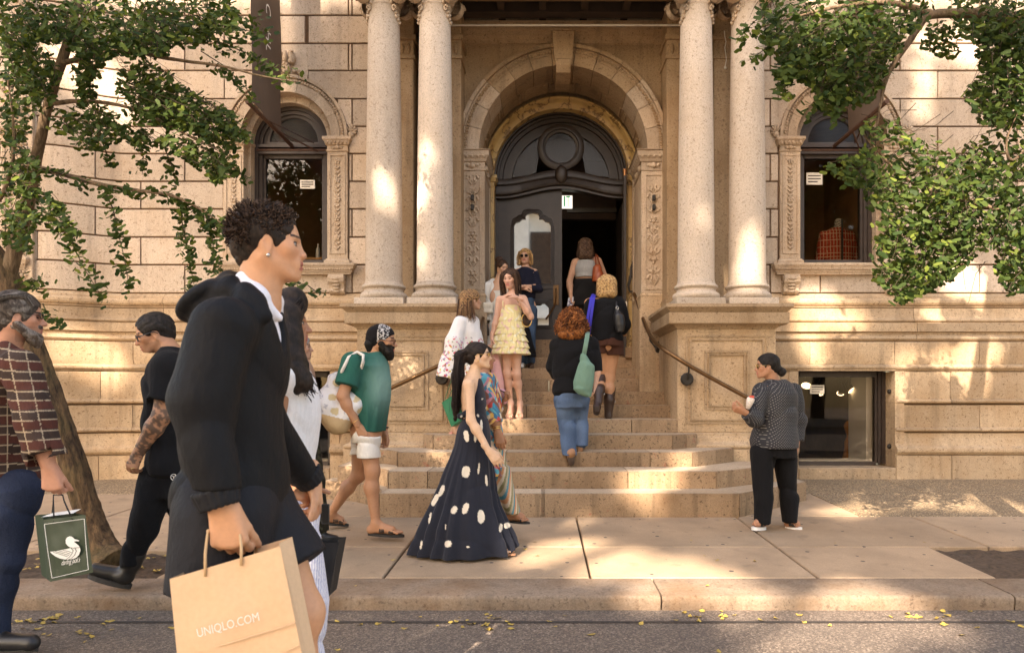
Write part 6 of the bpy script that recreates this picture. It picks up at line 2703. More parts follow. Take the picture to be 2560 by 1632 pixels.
def hair_tint(colour):
 def fn(V):
  cs = colour if hasattr(colour[0], '__len__') else [colour]
  t = vnoise(V, 95, 1.0) * .6 + vnoise(V, 37, 2.0) * .4
  i = np.clip((t * len(cs)).astype(int), 0, len(cs) - 1)
  return np.array([A3(c) for c in cs])[i] * (.7 + .6 * vnoise(V, 160, 3.0))[:, None]
 return fn


def hand_prims(s, wr, d, n, th, curl=.5, size=None, spread=.10, point=None, thumb=.6, thumb_curl=.25):
 k = size or s.size
 w = s.p(wr) if not isinstance(wr, np.ndarray) else wr
 d = unit(d)
 n = unit(A3(n) - d * (A3(n) @ d))
 th = A3(th)
 th = unit(th - d * (th @ d) - n * (th @ n))
 pr = [cap(w - d * .055 * k, w + d * .012, .028 * k, .024 * k, .02)]
 offs, lens, pl = [.030, .010, -.010, -.029], [.070, .079, .073, .057], [.090, .094, .090, .082]
 for i in range(4):
  base = w + th * offs[i] * .5 * k + d * .008
  kn = w + d * pl[i] * k + th * offs[i] * k
  pr.append(cap(base, kn, .0175 * k, .0125 * k, .016))
  c = curl[i] if hasattr(curl, '__len__') else curl
  if point is not None and i == point:
   c = .10
  ang, q = .0, kn
  lead = unit(d + th * offs[i] * spread * 20)
  for j, (fr, rr) in enumerate(((.46, .0098), (.31, .0088), (.23, .0078))):
   ang += c * (1.0, 1.1, .8)[j]
   dd = lead * math.cos(ang) + n * math.sin(ang)
   e = q + dd * lens[i] * fr * k
   pr.append(cap(q, e, rr * k * 1.08, rr * k, .004))
   q = e
 b = w + d * .022 * k + th * .018 * k + n * .008 * k
 t1 = b + unit(d * math.cos(thumb) + th * math.sin(thumb) + n * .25) * .048 * k
 t2 = t1 + unit(d * math.cos(thumb * .5) + th * math.sin(thumb * .45) + n * (.2 + thumb_curl)) * .034 * k
 t3 = t2 + unit(d * math.cos(thumb * .2) + th * math.sin(thumb * .15) + n * (.3 + 1.4 * thumb_curl)) * .026 * k
 pr += [cap(b, t1, .0175 * k, .0125 * k, .014), cap(t1, t2, .0122 * k, .0108 * k, .006), cap(t2, t3, .0108 * k, .0088 * k, .005)]
 return pr


def drape(pts, rad, name, mat, parent=None, loc=None, n=6):
 mb = MB()
 mb.tube([Vector(q) for q in pts], rad, n)
 return mb.build(name, mat, parent, smooth=True, loc=loc)


def flat_panel(px, d, name, mat, parent, bulge=0.0, nx=10, ny=10, crease=.0, seed=1, back=.003):
 """four corner panel TL, TR, BR, BL given as (x px, y px, depth), gently crumpled, with thickness"""
 c = [A3(P(x, y, z)[:]) for x, y, z in px]
 u, v = c[1] - c[0], c[3] - c[0]
 nrm = unit(np.cross(u, v))
 if nrm[1] > 0:
  nrm = -nrm
 rr = np.random.default_rng(seed)
 V = []
 for j in range(ny + 1):
  for i in range(nx + 1):
   a, b = i / nx, j / ny
   q = (c[0] * (1 - a) + c[1] * a) * (1 - b) + (c[3] * (1 - a) + c[2] * a) * b
   e = 4 * a * (1 - a) * 4 * b * (1 - b)
   w = math.sin(7 * a + 5 * b + seed) * math.sin(6 * b - 3 * a + 2 * seed) + .5 * math.sin(15 * a - 9 * b + seed)
   V.append(q + nrm * (bulge * min(1, e) + crease * w * min(1, e * 2)))
 F = [(j * (nx + 1) + i, j * (nx + 1) + i + 1, (j + 1) * (nx + 1) + i + 1, (j + 1) * (nx + 1) + i) for j in range(ny) for i in range(nx)]
 return V, F, nrm
# ================================================================ people
BLACK, OFFBLACK = (.012, .012, .013), (.022, .022, .024)


def footwear(fig, pts, sole, strap, mat='leather', straps=((.35, .012), (.62, .012)), thick=.022, heel=0.0, name='sandal'):
 """open sandal under a foot: contoured sole and straps over the instep"""
 he, ball, t, fwd, side = pts
 z = min(he[2], t[2]) - .030
 mb = MB()
 L = float(np.linalg.norm((t - he)[:2])) + .055
 ring = []
 for k in range(20):
  a = 2 * math.pi * k / 20
  u = .5 + .5 * math.cos(a)
  w = (.036 + .012 * u) * math.sin(a)
  ring.append(he - fwd * .03 + fwd * (L * u) + side * w)
 zz = [(he[2] - .030) * (1 - k) + (t[2] - .016) * k for k in [.5 + .5 * math.cos(2 * math.pi * q / 20) for q in range(20)]]
 top = [Vector((p[0], p[1], q)) for p, q in zip(ring, zz)]
 bot = [Vector((p[0], p[1], q - thick)) for p, q in zip(ring, zz)]
 mb.add(top + bot, [tuple(range(20)), tuple(range(39, 19, -1))] + [(i, i + 20, (i + 1) % 20 + 20, (i + 1) % 20) for i in range(20)])
 if heel:
  h0 = he
  mb.box(h0[0] - .022, h0[0] + .022, h0[1] - .022, h0[1] + .022, h0[2] - .03 - heel, h0[2] - .03)
 o = mb.build(name, sole, fig.o)
 mb = MB()
 for f, r in straps:
  c = he + (t - he) * f
  up = .048 - .028 * f
  arc_ = [Vector(c + side * (.046 * math.cos(a)) + A3((0, 0, -.012 + (up + .012) * math.sin(a)))) for a in [math.pi * k / 8 for k in range(9)]]
  for off in np.linspace(-r, r, 4):
   mb.tube([p + Vector(fwd * off) for p in arc_], .0048, 5)
 mb.build('strap', strap, o, smooth=True)
 return o


def shoe(fig, an, heel, toe, colour, r=.043, mat='leather', shaft=None, sole=None, name='shoe', sole_z=.012):
 a, h, t = fig.p(an), fig.p(heel), fig.p(toe)
 pr = [cap(h + A3((0, 0, .035)), t + A3((0, 0, .022)), r * 1.02, r * .88, .02), cap(a, h + A3((0, 0, .035)), r * .98, r, .03)]
 if shaft:
  pr.append(cap(fig.p(shaft), a, shaft[3] if len(shaft) > 3 else r * 1.3, r * 1.05, .03))
 o = fig.cloth(name, pr, colour, mat, (.0012, 40, 2), .007)
 d = unit(t - h)
 side = unit(np.cross(d, (0, 0, 1)))
 nrm = np.cross(side, d)
 mb = MB()
 ring = []
 L = np.linalg.norm(t - h) + r * 1.75
 for k in range(18):
  q = 2 * math.pi * k / 18
  u = .5 + .5 * math.cos(q)
  ring.append(h - d * r + d * L * u + side * ((r * (.92 + .12 * u)) * math.sin(q)) + nrm * (.035 - r * .80 - .010 * u * 0))
 top = [Vector(p) for p in ring]
 bot = [Vector(p - nrm * sole_z * 1.6) for p in ring]
 mb.add(top + bot, [tuple(range(18)), tuple(range(35, 17, -1))] + [(i, i + 18, (i + 1) % 18 + 18, (i + 1) % 18) for i in range(18)])
 mb.build('sole', sole or M['rubber'], o)
 return o


# ---------------------------------------------------------------- man in the black hooded jacket, nearest the camera
f = Fig('tall young man in black hooded jacket over white tee carrying a kraft paper bag', 2.15, (PX(600, 2.15), 2.15, 0), (.58, .30, .165), 1.08, .011)
f.head(676, 612, 16, 0, .225, neck=(648, 758), neck_r=.060, nose=.84, lips=1.5)
f.torso((590, 900), (588, 1060), (585, 1210), (.14, .13, .14), (.085, .085, .10), face=(1, 0, 0))
f.shoulders((560, 815, -.17), (640, 805, .19))
f.arm((548, 805, -.19), (490, 1015, -.22), (556, 1262, -.24))
f.arm((640, 810, .2), (664, 1045, .26), (782, 1204, .46))
f.add_hand((556, 1258, -.24), (.20, -.02, -1), (-.05, 1, -.12), (1, 0, 0), curl=(.85, .95, 1.0, 1.05), size=1.2, thumb=.35, thumb_curl=.5)
f.add_hand((784, 1206, .46), (.10, .05, -.95), (-.75, -.62, .05), (.55, -.75, .1), curl=.75, size=1.05)
f.leg((575, 1290, -.09), (558, 1610, -.12), (500, 1960, -.10), 1.1)
f.leg((640, 1280, .08), (752, 1532, .05), (742, 1890, .10), 1.08)
f.foot((500, 1965, -.10), (640, 2090, -.14))
f.foot((742, 1895, .10), (870, 2010, .06))
f.build_body(head_voxel=.0038, hand_voxel=.0042, brow=(.035, .02, .014), lip=(.40, .135, .10))
f.eyes()
f.earring(1, 'silver', .028)
rr = np.random.default_rng(4)
mb = MB()
cols = []
ct, rd = A3((0, -.05, .120)), A3((.325, .385, .345))
n_c = 0
while n_c < 3600:
 u = rr.normal(0, 1, 3)
 u /= np.linalg.norm(u)
 l = ct + rd * u
 y, z = l[1], l[2]
 hl = .33 if y > .24 else .20 if y > .16 else .04 if y > .04 else -.02 if y > -.12 else -.27
 if z < hl or (abs(l[0]) > .27 and -.16 < y < .05 and z < .06):
  continue
 n_c += 1
 nrm = u / rd
 nrm /= np.linalg.norm(nrm)
 top = min(.85, max(.16, (z + .0) / .42)) if y > -.2 else min(1.1, max(.3, (z + .36) / .45))
 Ln = (.010 + .032 * rr.random() ** 1.5) * top
 t1 = np.cross(nrm, rr.normal(0, 1, 3))
 t1 /= np.linalg.norm(t1)
 t2 = np.cross(nrm, t1)
 ph, R0 = rr.uniform(0, 6.28), rr.uniform(.006, .022) * min(1, top + .3)
 pts = []
 for k in range(9):
  a = ph + k * (.8 + .7 * (n_c % 5) / 4)
  q = l + nrm * (Ln / .225 * k / 8) + (t1 * math.cos(a) + t2 * math.sin(a)) * R0 * min(1, k / 2)
  pts.append(Vector(f.W(*q)))
 n0 = len(mb.v)
 mb.tube(pts, [.0019] * 8 + [.0008], 3, False)
 cols += [A3((.034, .020, .013)) * rr.uniform(.35, 2.6)] * (len(mb.v) - n0)
stuff(mesh_np('hair_curls', np.array(mb.v), np.array(mb.f), M['hair'], f.o, True, np.array(cols)))
f.hairdo(f.scalp(.24, .02, .022), [(.016, .011, .008), (.03, .019, .013)], .006, (.003, 120, 1))
wedge = f.loft([(690, 640, 1000, .13), (735, 640, 1000, .115), (780, 650, 1000, .095), (830, 660, 1000, .068), (875, 670, 1000, .040), (915, 670, 1000, .006)], .008)
wedge = (wedge[0], wedge[1], wedge[2], .008, 's')
f.cloth('white_tee', [f.loft([(716, 612, 690, .085), (745, 596, 708, .12), (800, 560, 716, .185), (860, 545, 722, .185), (960, 530, 716, .17)]), cap(f.p((612, 699, -.04)), f.p((650, 738, -.07)), .018, .016, .03), cap(f.p((650, 738, -.07)), f.p((700, 792, -.03)), .016, .014, .03), cap(f.p((612, 699, .04)), f.p((684, 748, .05)), .018, .016, .03), cap(f.p((612, 699, -.04)), f.p((612, 699, .04)), .018, .018, .03)], (.78, .76, .80), 'cloth', (.004, 30, 0), .007)
jack = [f.loft([(742, 560, 680, .12), (775, 512, 712, .17), (830, 468, 724, .205), (900, 464, 726, .20), (1000, 462, 718, .19), (1100, 456, 712, .18), (1200, 446, 708, .17), (1246, 441, 703, .16)])]
jack += f.sleeve([(552, 822, -.19), (503, 1005, -.235), (534, 1225, -.25)], [.088, .074, .062])
jack += f.sleeve([(640, 812, .2), (664, 1045, .26), (764, 1185, .44)], [.085, .072, .058])
hood_dir = unit(f.p((455, 790)) - f.p((575, 702)))
hood_n = unit(np.cross(hood_dir, (0, 1, 0)))
jack += [ell(f.p((528, 752, .0)), (.100, .130, .034), [hood_dir, A3((0, 1, 0)), hood_n], .05)]
ringp = [(664, 790, -.135), (640, 752, -.12), (610, 722, -.105), (588, 706, -.07), (580, 702, 0), (592, 706, .07), (622, 724, .11), (668, 752, .125), (700, 800, .13)]
rw = [.010, .015, .020, .022, .022, .022, .020, .015, .010]
jack += [cap(f.p(a_), f.p(b_), r_, q_, .03) for a_, b_, r_, q_ in zip(ringp[:-1], ringp[1:], rw[:-1], rw[1:])]
jack += [cap(f.p((560, 728, -.10)), f.p((478, 782, -.07)), .022, .010, .015), cap(f.p((556, 726, .10)), f.p((478, 782, .07)), .022, .010, .015), cap(f.p((590, 712, -.06)), f.p((492, 768, -.02)), .016, .010, .012)]
jack += [cap(f.p((580, 722, -.085)), f.p((612, 742, -.12)), .034, .030, .03), cap(f.p((580, 722, .085)), f.p((620, 742, .12)), .034, .030, .03)]
f.cloth('hooded_jacket', jack + [wedge], (.011, .011, .012), 'nylon', (.0095, 17, 2.0), .008, 'hips')
for q, e, r in (((538, 1226, -.25), (549, 1262, -.25), .050), ((764, 1184, .44), (779, 1203, .46), .047)):
 a, b = f.p(q), f.p(e)
 u = unit(b - a)
 side = unit(np.cross(u, (.3, 1, .2)))
 up = np.cross(u, side)
 pr = []
 for k in range(18):
  an = k * math.pi / 9
  o_ = (side * math.cos(an) + up * math.sin(an)) * r
  pr.append(cap(a + o_ * 1.08, b + o_ * .92, .0095, .0085, .004))
 f.cloth('cuff', pr, (.018, .018, .02), 'nylon', None, .005)
sh = [f.loft([(1216, 452, 694, .16), (1290, 452, 698, .165), (1340, 465, 695, .16)])]
sh += f.sleeve([(560, 1300, -.09), (545, 1480, -.11)], [.135, .14])
sh += f.sleeve([(640, 1290, .08), (728, 1425, .06)], [.125, .118])
f.cloth('shorts', sh, (.017, .017, .02), 'nylon', (.006, 20, 4), .01, 'hips')
for an, he, to in (((500, 1965, -.10), (470, 2050, -.10), (620, 2085, -.13)), ((742, 1895, .10), (720, 1970, .1), (860, 2010, .06))):
 shoe(f, an, he, to, (.6, .6, .58))
MAN_A = f

# ---------------------------------------------------------------- woman beside him
f = Fig('woman with long dark wavy hair in white knit top beside the jacketed man', 2.85, (PX(735, 2.85), 2.85, 0), (.37, .18, .10), .95, .010)
f.head(711, 808, 18, 0, .215, neck=(702, 905), neck_r=.050, nose=1.0, lips=1.1)
f.torso((725, 1010), (722, 1130), (725, 1250), (.14, .12, .15), (.10, .085, .11))
f.shoulders((708, 945, -.15), (722, 945, .15), .05)
f.arm((706, 950, -.15), (676, 1110, -.16), (706, 1224, -.23), .9)
f.arm((716, 950, .15), (700, 1120, .17), (760, 1250, .16), .9)
f.add_hand((708, 1222, -.23), (.95, .0, -.16), (.05, .55, -.84), (.1, .55, .8), curl=(.12, .75, .95, 1.0), size=1.0, point=0, thumb=.5)
f.add_hand((760, 1250, .16), (.2, 0, -1), (0, -1, 0), (1, 0, 0), curl=.9, size=.95)
f.leg((735, 1290, -.07), (748, 1500, -.08), (745, 1800, -.05))
f.leg((725, 1290, .07), (700, 1520, .08), (650, 1800, .1))
f.foot((745, 1805, -.05), (810, 1850, -.05))
f.foot((650, 1805, .1), (720, 1850, .1))
f.build_body(head_voxel=.0048, hand_voxel=.0045, lip=(.30, .09, .07))
f.eyes()
dark = [(.014, .010, .008), (.024, .016, .012)]
g3 = [[(742, 750, -.01), (706, 790, -.06), (702, 850, -.09), (712, 905, -.11), (730, 950, -.12), (752, 985, -.13)], [(744, 752, -.02), (722, 790, -.08), (720, 850, -.10), (728, 905, -.12), (752, 955, -.13), (782, 992, -.12)],
   [(748, 756, -.04), (737, 792, -.09), (733, 845, -.09), (742, 900, -.11), (764, 950, -.12), (797, 1006, -.11)], [(735, 748, .0), (690, 790, -.02), (684, 860, -.04), (690, 930, -.06), (700, 1000, -.08), (705, 1040, -.08)]]
GS = [[f.p(q) for q in g] for g in g3]
f.hairdo(f.scalp(.20, .0, .04) + [cap(a, b, .045, .045, .04) for g in GS[:2] for a, b in zip(g[1:-2], g[2:-1])] + [cap(a, b, .05, .05, .04) for a, b in zip(GS[3][:-1], GS[3][1:])], dark, .007, (.005, 45, 0))
f.strands(GS, 260, .0028, .016, dark, 14, 5, .010)
f.cloth('knit_top', [f.loft([(900, 690, 735, .08), (930, 682, 744, .13), (980, 676, 762, .15), (1015, 674, 776, .15), (1042, 674, 782, .15), (1075, 674, 777, .145), (1140, 676, 765, .13), (1200, 678, 760, .13), (1262, 676, 768, .14)])], lambda V: np.array([[.74, .72, .72]]) * (1 - .05 * (np.sin(V[:, 0] * 700 + V[:, 1] * 500) > .2))[:, None], 'cloth', (.003, 26, 1), .008, 'torso')


def stripes(V):
 t = np.sin((V[:, 0] * 1.0 + V[:, 1] * .75 + .035 * np.sin(V[:, 2] * 4)) * 2 * math.pi / .0155)
 k = (t > .35)[:, None]
 return np.where(k, np.array([[.42, .42, .58]]), np.array([[.74, .73, .77]]))


tr = [f.loft([(1238, 680, 768, .14), (1300, 674, 792, .155), (1370, 676, 805, .16)]), f.loft([(1340, 690, 803, .105, -.05), (1446, 702, 816, .11, -.05), (1505, 716, 822, .11, -.05), (1560, 718, 815, .11, -.05), (1640, 722, 814, .11, -.05), (1840, 705, 830, .13, -.05)]),
   f.loft([(1340, 670, 780, .10, .09), (1500, 640, 750, .1, .09), (1840, 585, 700, .13, .1)])]
f.cloth('striped_trousers', tr, stripes, 'cloth', (.006, 18, 3), .006, 'legs')
f.ring_band((716, 1224, -.23), (740, 1228, -.23), .031, .016)
WOMAN_B = f

# ---------------------------------------------------------------- half hidden figure in pink gingham
f = Fig('half hidden grey haired figure in pink gingham shirt behind the woman in the white top', 6.0, (PX(757, 6), 6, pave_z(6)), (.42, .24, .16), 1.0, .012)
f.head(751, 868, 15, 0, .215, neck=(748, 905))
f.torso((755, 950), (757, 1010), (757, 1070))
f.shoulders((748, 925, -.17), (756, 925, .17))
f.arm((748, 930, -.17), (746, 1000, -.2), (752, 1050, -.22))
f.arm((756, 930, .17), (752, 1000, .2), (760, 1050, .2))
f.add_hand((752, 1052, -.22), (.3, 0, -1), (0, 1, 0), (1, 0, 0))
f.add_hand((760, 1052, .2), (.3, 0, -1), (0, -1, 0), (1, 0, 0))
f.leg((752, 1085, -.08), (772, 1200, -.1), (762, 1325, -.05))
f.leg((760, 1085, .08), (785, 1200, .08), (800, 1320, .12))
f.build_body()
f.hairdo(f.scalp(.22), [(.30, .28, .26), (.2, .18, .17)], .008)
f.cloth('gingham_shirt', [f.loft([(903, 738, 766, .10), (925, 732, 774, .18), (985, 732, 781, .19), (1070, 736, 780, .18)])] + f.sleeve([(748, 930, -.18), (752, 990, -.21)], [.075, .075]), lambda V: np.where(((np.sin(V[:, 0] * 280) > 0) ^ (np.sin(V[:, 2] * 280) > 0))[:, None], np.array([[.62, .16, .20]]), np.array([[.75, .50, .50]])), 'cloth', (.004, 20, 1), .007)
f.cloth('patterned_trousers', [f.loft([(1062, 738, 780, .17), (1100, 742, 786, .17)])] + f.sleeve([(754, 1090, -.08), (774, 1200, -.1), (763, 1330, -.05)], [.095, .075, .065]) + f.sleeve([(764, 1090, .08), (787, 1200, .08), (802, 1325, .12)], [.095, .075, .065]), lambda V: np.where((vnoise(V, 55) > .55)[:, None], np.array([[.07, .065, .04]]), np.array([[.025, .022, .015]])), 'cloth', (.004, 22, 2), .01, 'legs')
for x, dz in ((763, -.05), (802, .12)):
 shoe(f, (x, 1325, dz), (x - 8, 1350, dz), (x + 35, 1354, dz), BLACK)

# ---------------------------------------------------------------- bearded man in the plaid shirt, at the left edge
f = Fig('bearded man with swept back greying hair, sunglasses and brown plaid shirt', 3.85, (PX(0, 3.85), 3.85, 0), (.50, .25, .16), 1.12, .010)
f.head(50, 792, 30, -2, .25, neck=(10, 890), neck_r=.066)
f.torso((0, 980), (0, 1100), (0, 1200), (.19, .18, .18), (.15, .16, .15))
f.shoulders((45, 915, -.2), (30, 915, .2), .065)
f.arm((48, 915, -.2), (88, 1052, -.26), (122, 1166, -.27), 1.15)
f.arm((32, 915, .2), (70, 1052, .26), (95, 1166, .27), 1.15)
f.add_hand((124, 1166, -.27), (.14, 0, -1), (-.1, 1, -.1), (1, .1, 0), curl=(.85, .95, 1.0, 1.05), size=1.2, thumb=.4, thumb_curl=.5)
f.add_hand((97, 1166, .27), (.1, 0, -1), (0, -1, 0), (1, 0, 0), curl=.6, size=1.1)
f.leg((40, 1230, -.1), (15, 1400, -.1), (-15, 1575, -.08))
f.leg((0, 1230, .1), (-40, 1400, .1), (-95, 1575, .1))
f.build_body(head_voxel=.005, stub=.3, lip=(.36, .14, .11))
f.glasses(.10, .06, True, z=.03)
gr = [(.035, .027, .021), (.075, .058, .046), (.15, .13, .11)]
G2 = [[f.W(x, .30 - .2 * abs(x), .34 - .4 * abs(x)), f.W(x * 1.1, .12, .50 - .3 * abs(x)), f.W(x * 1.25, -.22, .47 - .3 * abs(x)), f.W(x * 1.2, -.50, .20), f.W(x * 1.1, -.55, -.08), f.W(x, -.50, -.28)] for x in (-.34, -.2, 0, .2, .34)]
f.hairdo(f.scalp(.16, .02, .06) + [ell(f.W(0, -.36, -.10), A3((.30, .20, .30)) * .25, f.R, .03)], gr, .006, (.004, 55, 1))
f.strands(G2, 260, .0026, .008, gr, 12, 8)
bd = [ell(f.W(0, .25, -.42), A3((.16, .13, .17)) * .25, f.R, .02), ell(f.W(0, .33, -.49), A3((.10, .10, .16)) * .25, f.R, .02)] + [cap(f.W(q * .25, -.02, -.20), f.W(q * .13, .22, -.40), .028, .03, .02) for q in (-1, 1)] + [cap(f.W(-.09, .36, -.20), f.W(.09, .36, -.20), .012, .012, .01)]
f.hairdo(bd, [(.11, .08, .06), (.20, .17, .145), (.08, .055, .04)], .006, (.005, 110, 2))


def plaid(shear, px=.083, pz=.099):
 def fn(V):
  u = V[:, 0] + V[:, 1] * .55 - shear * V[:, 2]
  w = V[:, 2] + .05 * V[:, 0] + .012 * np.sin(V[:, 0] * 9)
  a, b = np.mod(u / px, 1), np.mod(w / pz, 1)
  c = np.tile(A3((.045, .030, .024)), (len(V), 1))
  c[np.mod(u / px, 2) < .95] *= 1.35
  c[(b > .12) & (b < .55)] = c[(b > .12) & (b < .55)] * .5 + A3((.075, .020, .014)) * .8
  ln = (a < .055) | (b < .055) | ((b > .55) & (b < .60))
  c[ln] = A3((.40, .31, .21))
  return c
 return fn


f.cloth('plaid_shirt', [f.loft([(872, -40, 50, .12), (900, -75, 80, .2), (940, -100, 104, .245), (1000, -108, 122, .26), (1060, -112, 128, .265), (1140, -115, 122, .26), (1190, -115, 115, .255), (1224, -115, 108, .25)])] + [cap(f.p((15, 868, -.09)), f.p((62, 900, -.05)), .03, .024, .03)], plaid(.0), 'cloth', (.007, 16, 1), .0055, 'torso')
f.cloth('shirt_sleeve', f.sleeve([(50, 915, -.21), (88, 1052, -.28), (112, 1128, -.285)], [.092, .082, .086]) + f.sleeve([(30, 915, .2), (70, 1052, .26), (92, 1128, .28)], [.092, .082, .082]), plaid(-.24), 'cloth', (.006, 20, 2), .0055)
f.cloth('rolled_cuff', [cap(f.p((108, 1128, -.285)), f.p((118, 1152, -.285)), .096, .10, .01, 'u', True, ((0, 1, 0), .8)), (lambda q: (q[0], q[1], q[2], .01, 's'))(cap(f.p((117, 1142, -.285)), f.p((128, 1180, -.285)), .080, .085, .01))], plaid(-.24), 'cloth', (.006, 24, 5), .0055)
jeans = lambda base: (lambda V: np.tile(A3(base), (len(V), 1)) * (.7 + .6 * vnoise(V, 14, 1.0))[:, None])
f.cloth('jeans', [f.loft([(1180, -112, 112, .2), (1235, -105, 106, .2), (1262, -80, 98, .2)]), f.loft([(1225, -20, 107, .13, -.08), (1272, -12, 100, .12, -.08), (1333, -28, 67, .105, -.08), (1413, -46, 34, .095, -.08), (1520, -56, 22, .082, -.08), (1592, -58, 24, .085, -.08)]),
      f.loft([(1225, -80, 40, .13, .1), (1400, -95, -10, .1, .1), (1592, -135, -60, .085, .1)])], jeans((.022, .030, .055)), 'denim', (.007, 19, 3), .009, 'legs')
shoe(f, (-12, 1580, -.08), (-45, 1618, -.08), (78, 1616, -.10), BLACK, .05)
shoe(f, (-95, 1580, .1), (-125, 1605, .1), (-20, 1605, .08), BLACK, .05)
MAN_D = f

# ---------------------------------------------------------------- tattooed man walking left in black
f = Fig('man in black tee and glasses with tattooed arm walking left in black boots', 4.75, (PX(400, 4.75), 4.75, .1), (.42, .21, .115), 1.1, .010)
f.head(385, 834, 206, -20, .262, neck=(436, 893), neck_r=.068, jaw=1.1)
f.torso((430, 960), (432, 1060), (435, 1160), (.18, .17, .17), (.14, .15, .14), (-1, 0, 0))
f.shoulders((428, 915, -.2), (440, 915, .2), .062)
f.arm((422, 920, -.2), (404, 1040, -.24), (346, 1132, -.22), 1.2)
f.arm((440, 920, .2), (450, 1040, .24), (470, 1130, .2), 1.15)
f.add_hand((347, 1130, -.22), (-.42, 0, -.9), (.2, 1, -.1), (-1, .0, .35), curl=(.5, .6, .65, .7), size=1.12, thumb=.45)
f.add_hand((470, 1130, .2), (.1, 0, -1), (0, -1, 0), (-1, 0, 0), curl=.5, size=1.1)
f.leg((395, 1195, -.08), (365, 1290, -.1), (328, 1402, -.05))
f.leg((440, 1195, .08), (470, 1310, .1), (503, 1425, .12))


def tattoo(V, C):
 p = f.p((404, 1040, -.24))
 w = f.p((335, 1150, -.22))
 x, z = V[:, 0], V[:, 2]
 m = (V[:, 1] < 4.66) & (z < p[2] + .10) & (z > w[2] - .02) & (x < p[0] + .09)
 n = vnoise(V, 70, .4) * .55 + vnoise(V, 140, 2.1) * .45
 m &= (n > .47)
 C[m] = C[m] * .28 + A3((.02, .022, .02))
 return C


f.build_body(head_voxel=.0055, tint=tattoo, stub=.35)
f.glasses(.11, .075, False, z=-.01, rad=.014, name='glasses')
f.hairdo(f.scalp(.19, .03, .03), [(.014, .011, .009), (.022, .017, .014)], .006, (.003, 110, 1))
f.cloth('black_tee', [f.loft([(872, 405, 470, .10), (890, 396, 486, .16), (915, 384, 500, .21), (960, 374, 505, .235), (1030, 371, 506, .235), (1100, 373, 504, .225), (1174, 378, 500, .215)], .03, lambda th, z: 1 + np.clip((PZ(950, 4.75) - z) / .5, 0, 1) * (.03 * np.sin(5 * th + 1 + 4 * z) + .02 * np.sin(12 * th + 2 - 3 * z)))] + f.sleeve([(424, 918, -.2), (407, 1004, -.245)], [.092, .094]) + f.sleeve([(440, 918, .2), (448, 1004, .24)], [.09, .09]), BLACK, 'cloth', (.008, 18, 1), None, 'torso')
f.cloth('black_trousers', [f.loft([(1162, 380, 500, .2), (1200, 372, 502, .2), (1240, 372, 500, .19)]), f.loft([(1195, 355, 442, .125, -.08), (1260, 340, 428, .12, -.08), (1300, 328, 408, .11, -.08), (1360, 311, 370, .095, -.06), (1408, 306, 356, .085, -.05)]),
         f.loft([(1195, 405, 500, .125, .09), (1280, 424, 512, .115, .1), (1330, 442, 522, .105, .1), (1430, 474, 530, .09, .12)])], (.011, .011, .012), 'cloth', (.008, 21, 2), None, 'legs')
shoe(f, (330, 1408, -.05), (312, 1452, -.05), (240, 1432, -.08), (.010, .010, .010), .052, 'leather', (338, 1385, -.05, .066), name='boot', sole_z=.02)
shoe(f, (503, 1430, .12), (520, 1462, .12), (450, 1470, .12), (.010, .010, .010), .052, 'leather', (500, 1405, .12, .064), name='boot', sole_z=.02)
f.ring_band((352, 1122, -.22), (380, 1080, -.22), .037, .007, 'gold')
mb = MB()
c = f.p((435, 1192, -.205))
mb.tube([Vector(c) + Vector((.019 * math.cos(k * .42), -.004, .019 * math.sin(k * .42))) for k in range(16)], .0022, 5, False)
mb.tube([Vector(c) + Vector(q) for q in ((-.012, -.004, .009), (-.006, -.004, .004), (.006, -.004, .004), (.012, -.004, .009))], .0022, 5)
mb.tube([Vector(c) + Vector(q) for q in ((0, -.004, .004), (0, -.004, -.013))], .0026, 5)
mb.build('emblem', M['letter'], f.o)
mb = MB()
ring = f.p((333, 1170, -.235))
mb.tube([Vector(ring) + Vector((.012 * math.cos(k), .012 * math.sin(k), .003 * math.cos(k))) for k in [q * .63 for q in range(11)]], .002, 5, False)
mb.build('finger_ring', M['gold'], f.o)

# ---------------------------------------------------------------- bearded man in the green tee
f = Fig('bearded man in bandana, green faded tee and white shorts, striding right', 6.2, (PX(920, 6.2), 6.2, pave_z(6.2)), (.46, .235, .13), 1.05, .010)
f.head(956, 851, 4, -4, .268, neck=(926, 895), neck_r=.060)
f.torso((918, 950), (922, 1020), (916, 1075), (.18, .17, .17), (.13, .13, .13))
f.shoulders((886, 908, -.19), (926, 908, .19), .06)
f.arm((882, 908, -.2), (857, 990, -.25), (894, 1062, -.2), 1.08)
f.arm((930, 908, .2), (956, 1005, .24), (961, 1078, .2), 1.05)
f.add_hand((896, 1064, -.19), (.45, 0, -.9), (0, 1, 0), (1, 0, 0), curl=.3)
f.add_hand((961, 1078, .2), (.15, -.05, -1), (-.5, -.8, 0), (1, -.3, 0), curl=(.45, .55, .6, .7), size=1.05)
f.leg((916, 1090, -.09), (931, 1176, -.11), (940, 1306, -.1), 1.02)
f.leg((905, 1090, .09), (897, 1186, .16), (828, 1282, .34), 1.02)
ft1 = f.foot((940, 1308, -.1), (1004, 1331, -.13))
ft2 = f.foot((828, 1284, .34), (866, 1306, .40), heel=(818, 1296, .34))
f.build_body(head_voxel=.006, beard=((.018, .013, .010), 0))
footwear(f, ft1, M['rubber'], plain('brown_strap', (.035, .025, .019), .6), straps=((.40, .018), (.70, .016)))
footwear(f, ft2, M['rubber'], plain('brown_strap', (.035, .025, .019), .6), straps=((.40, .018), (.70, .016)))
H_ = .268
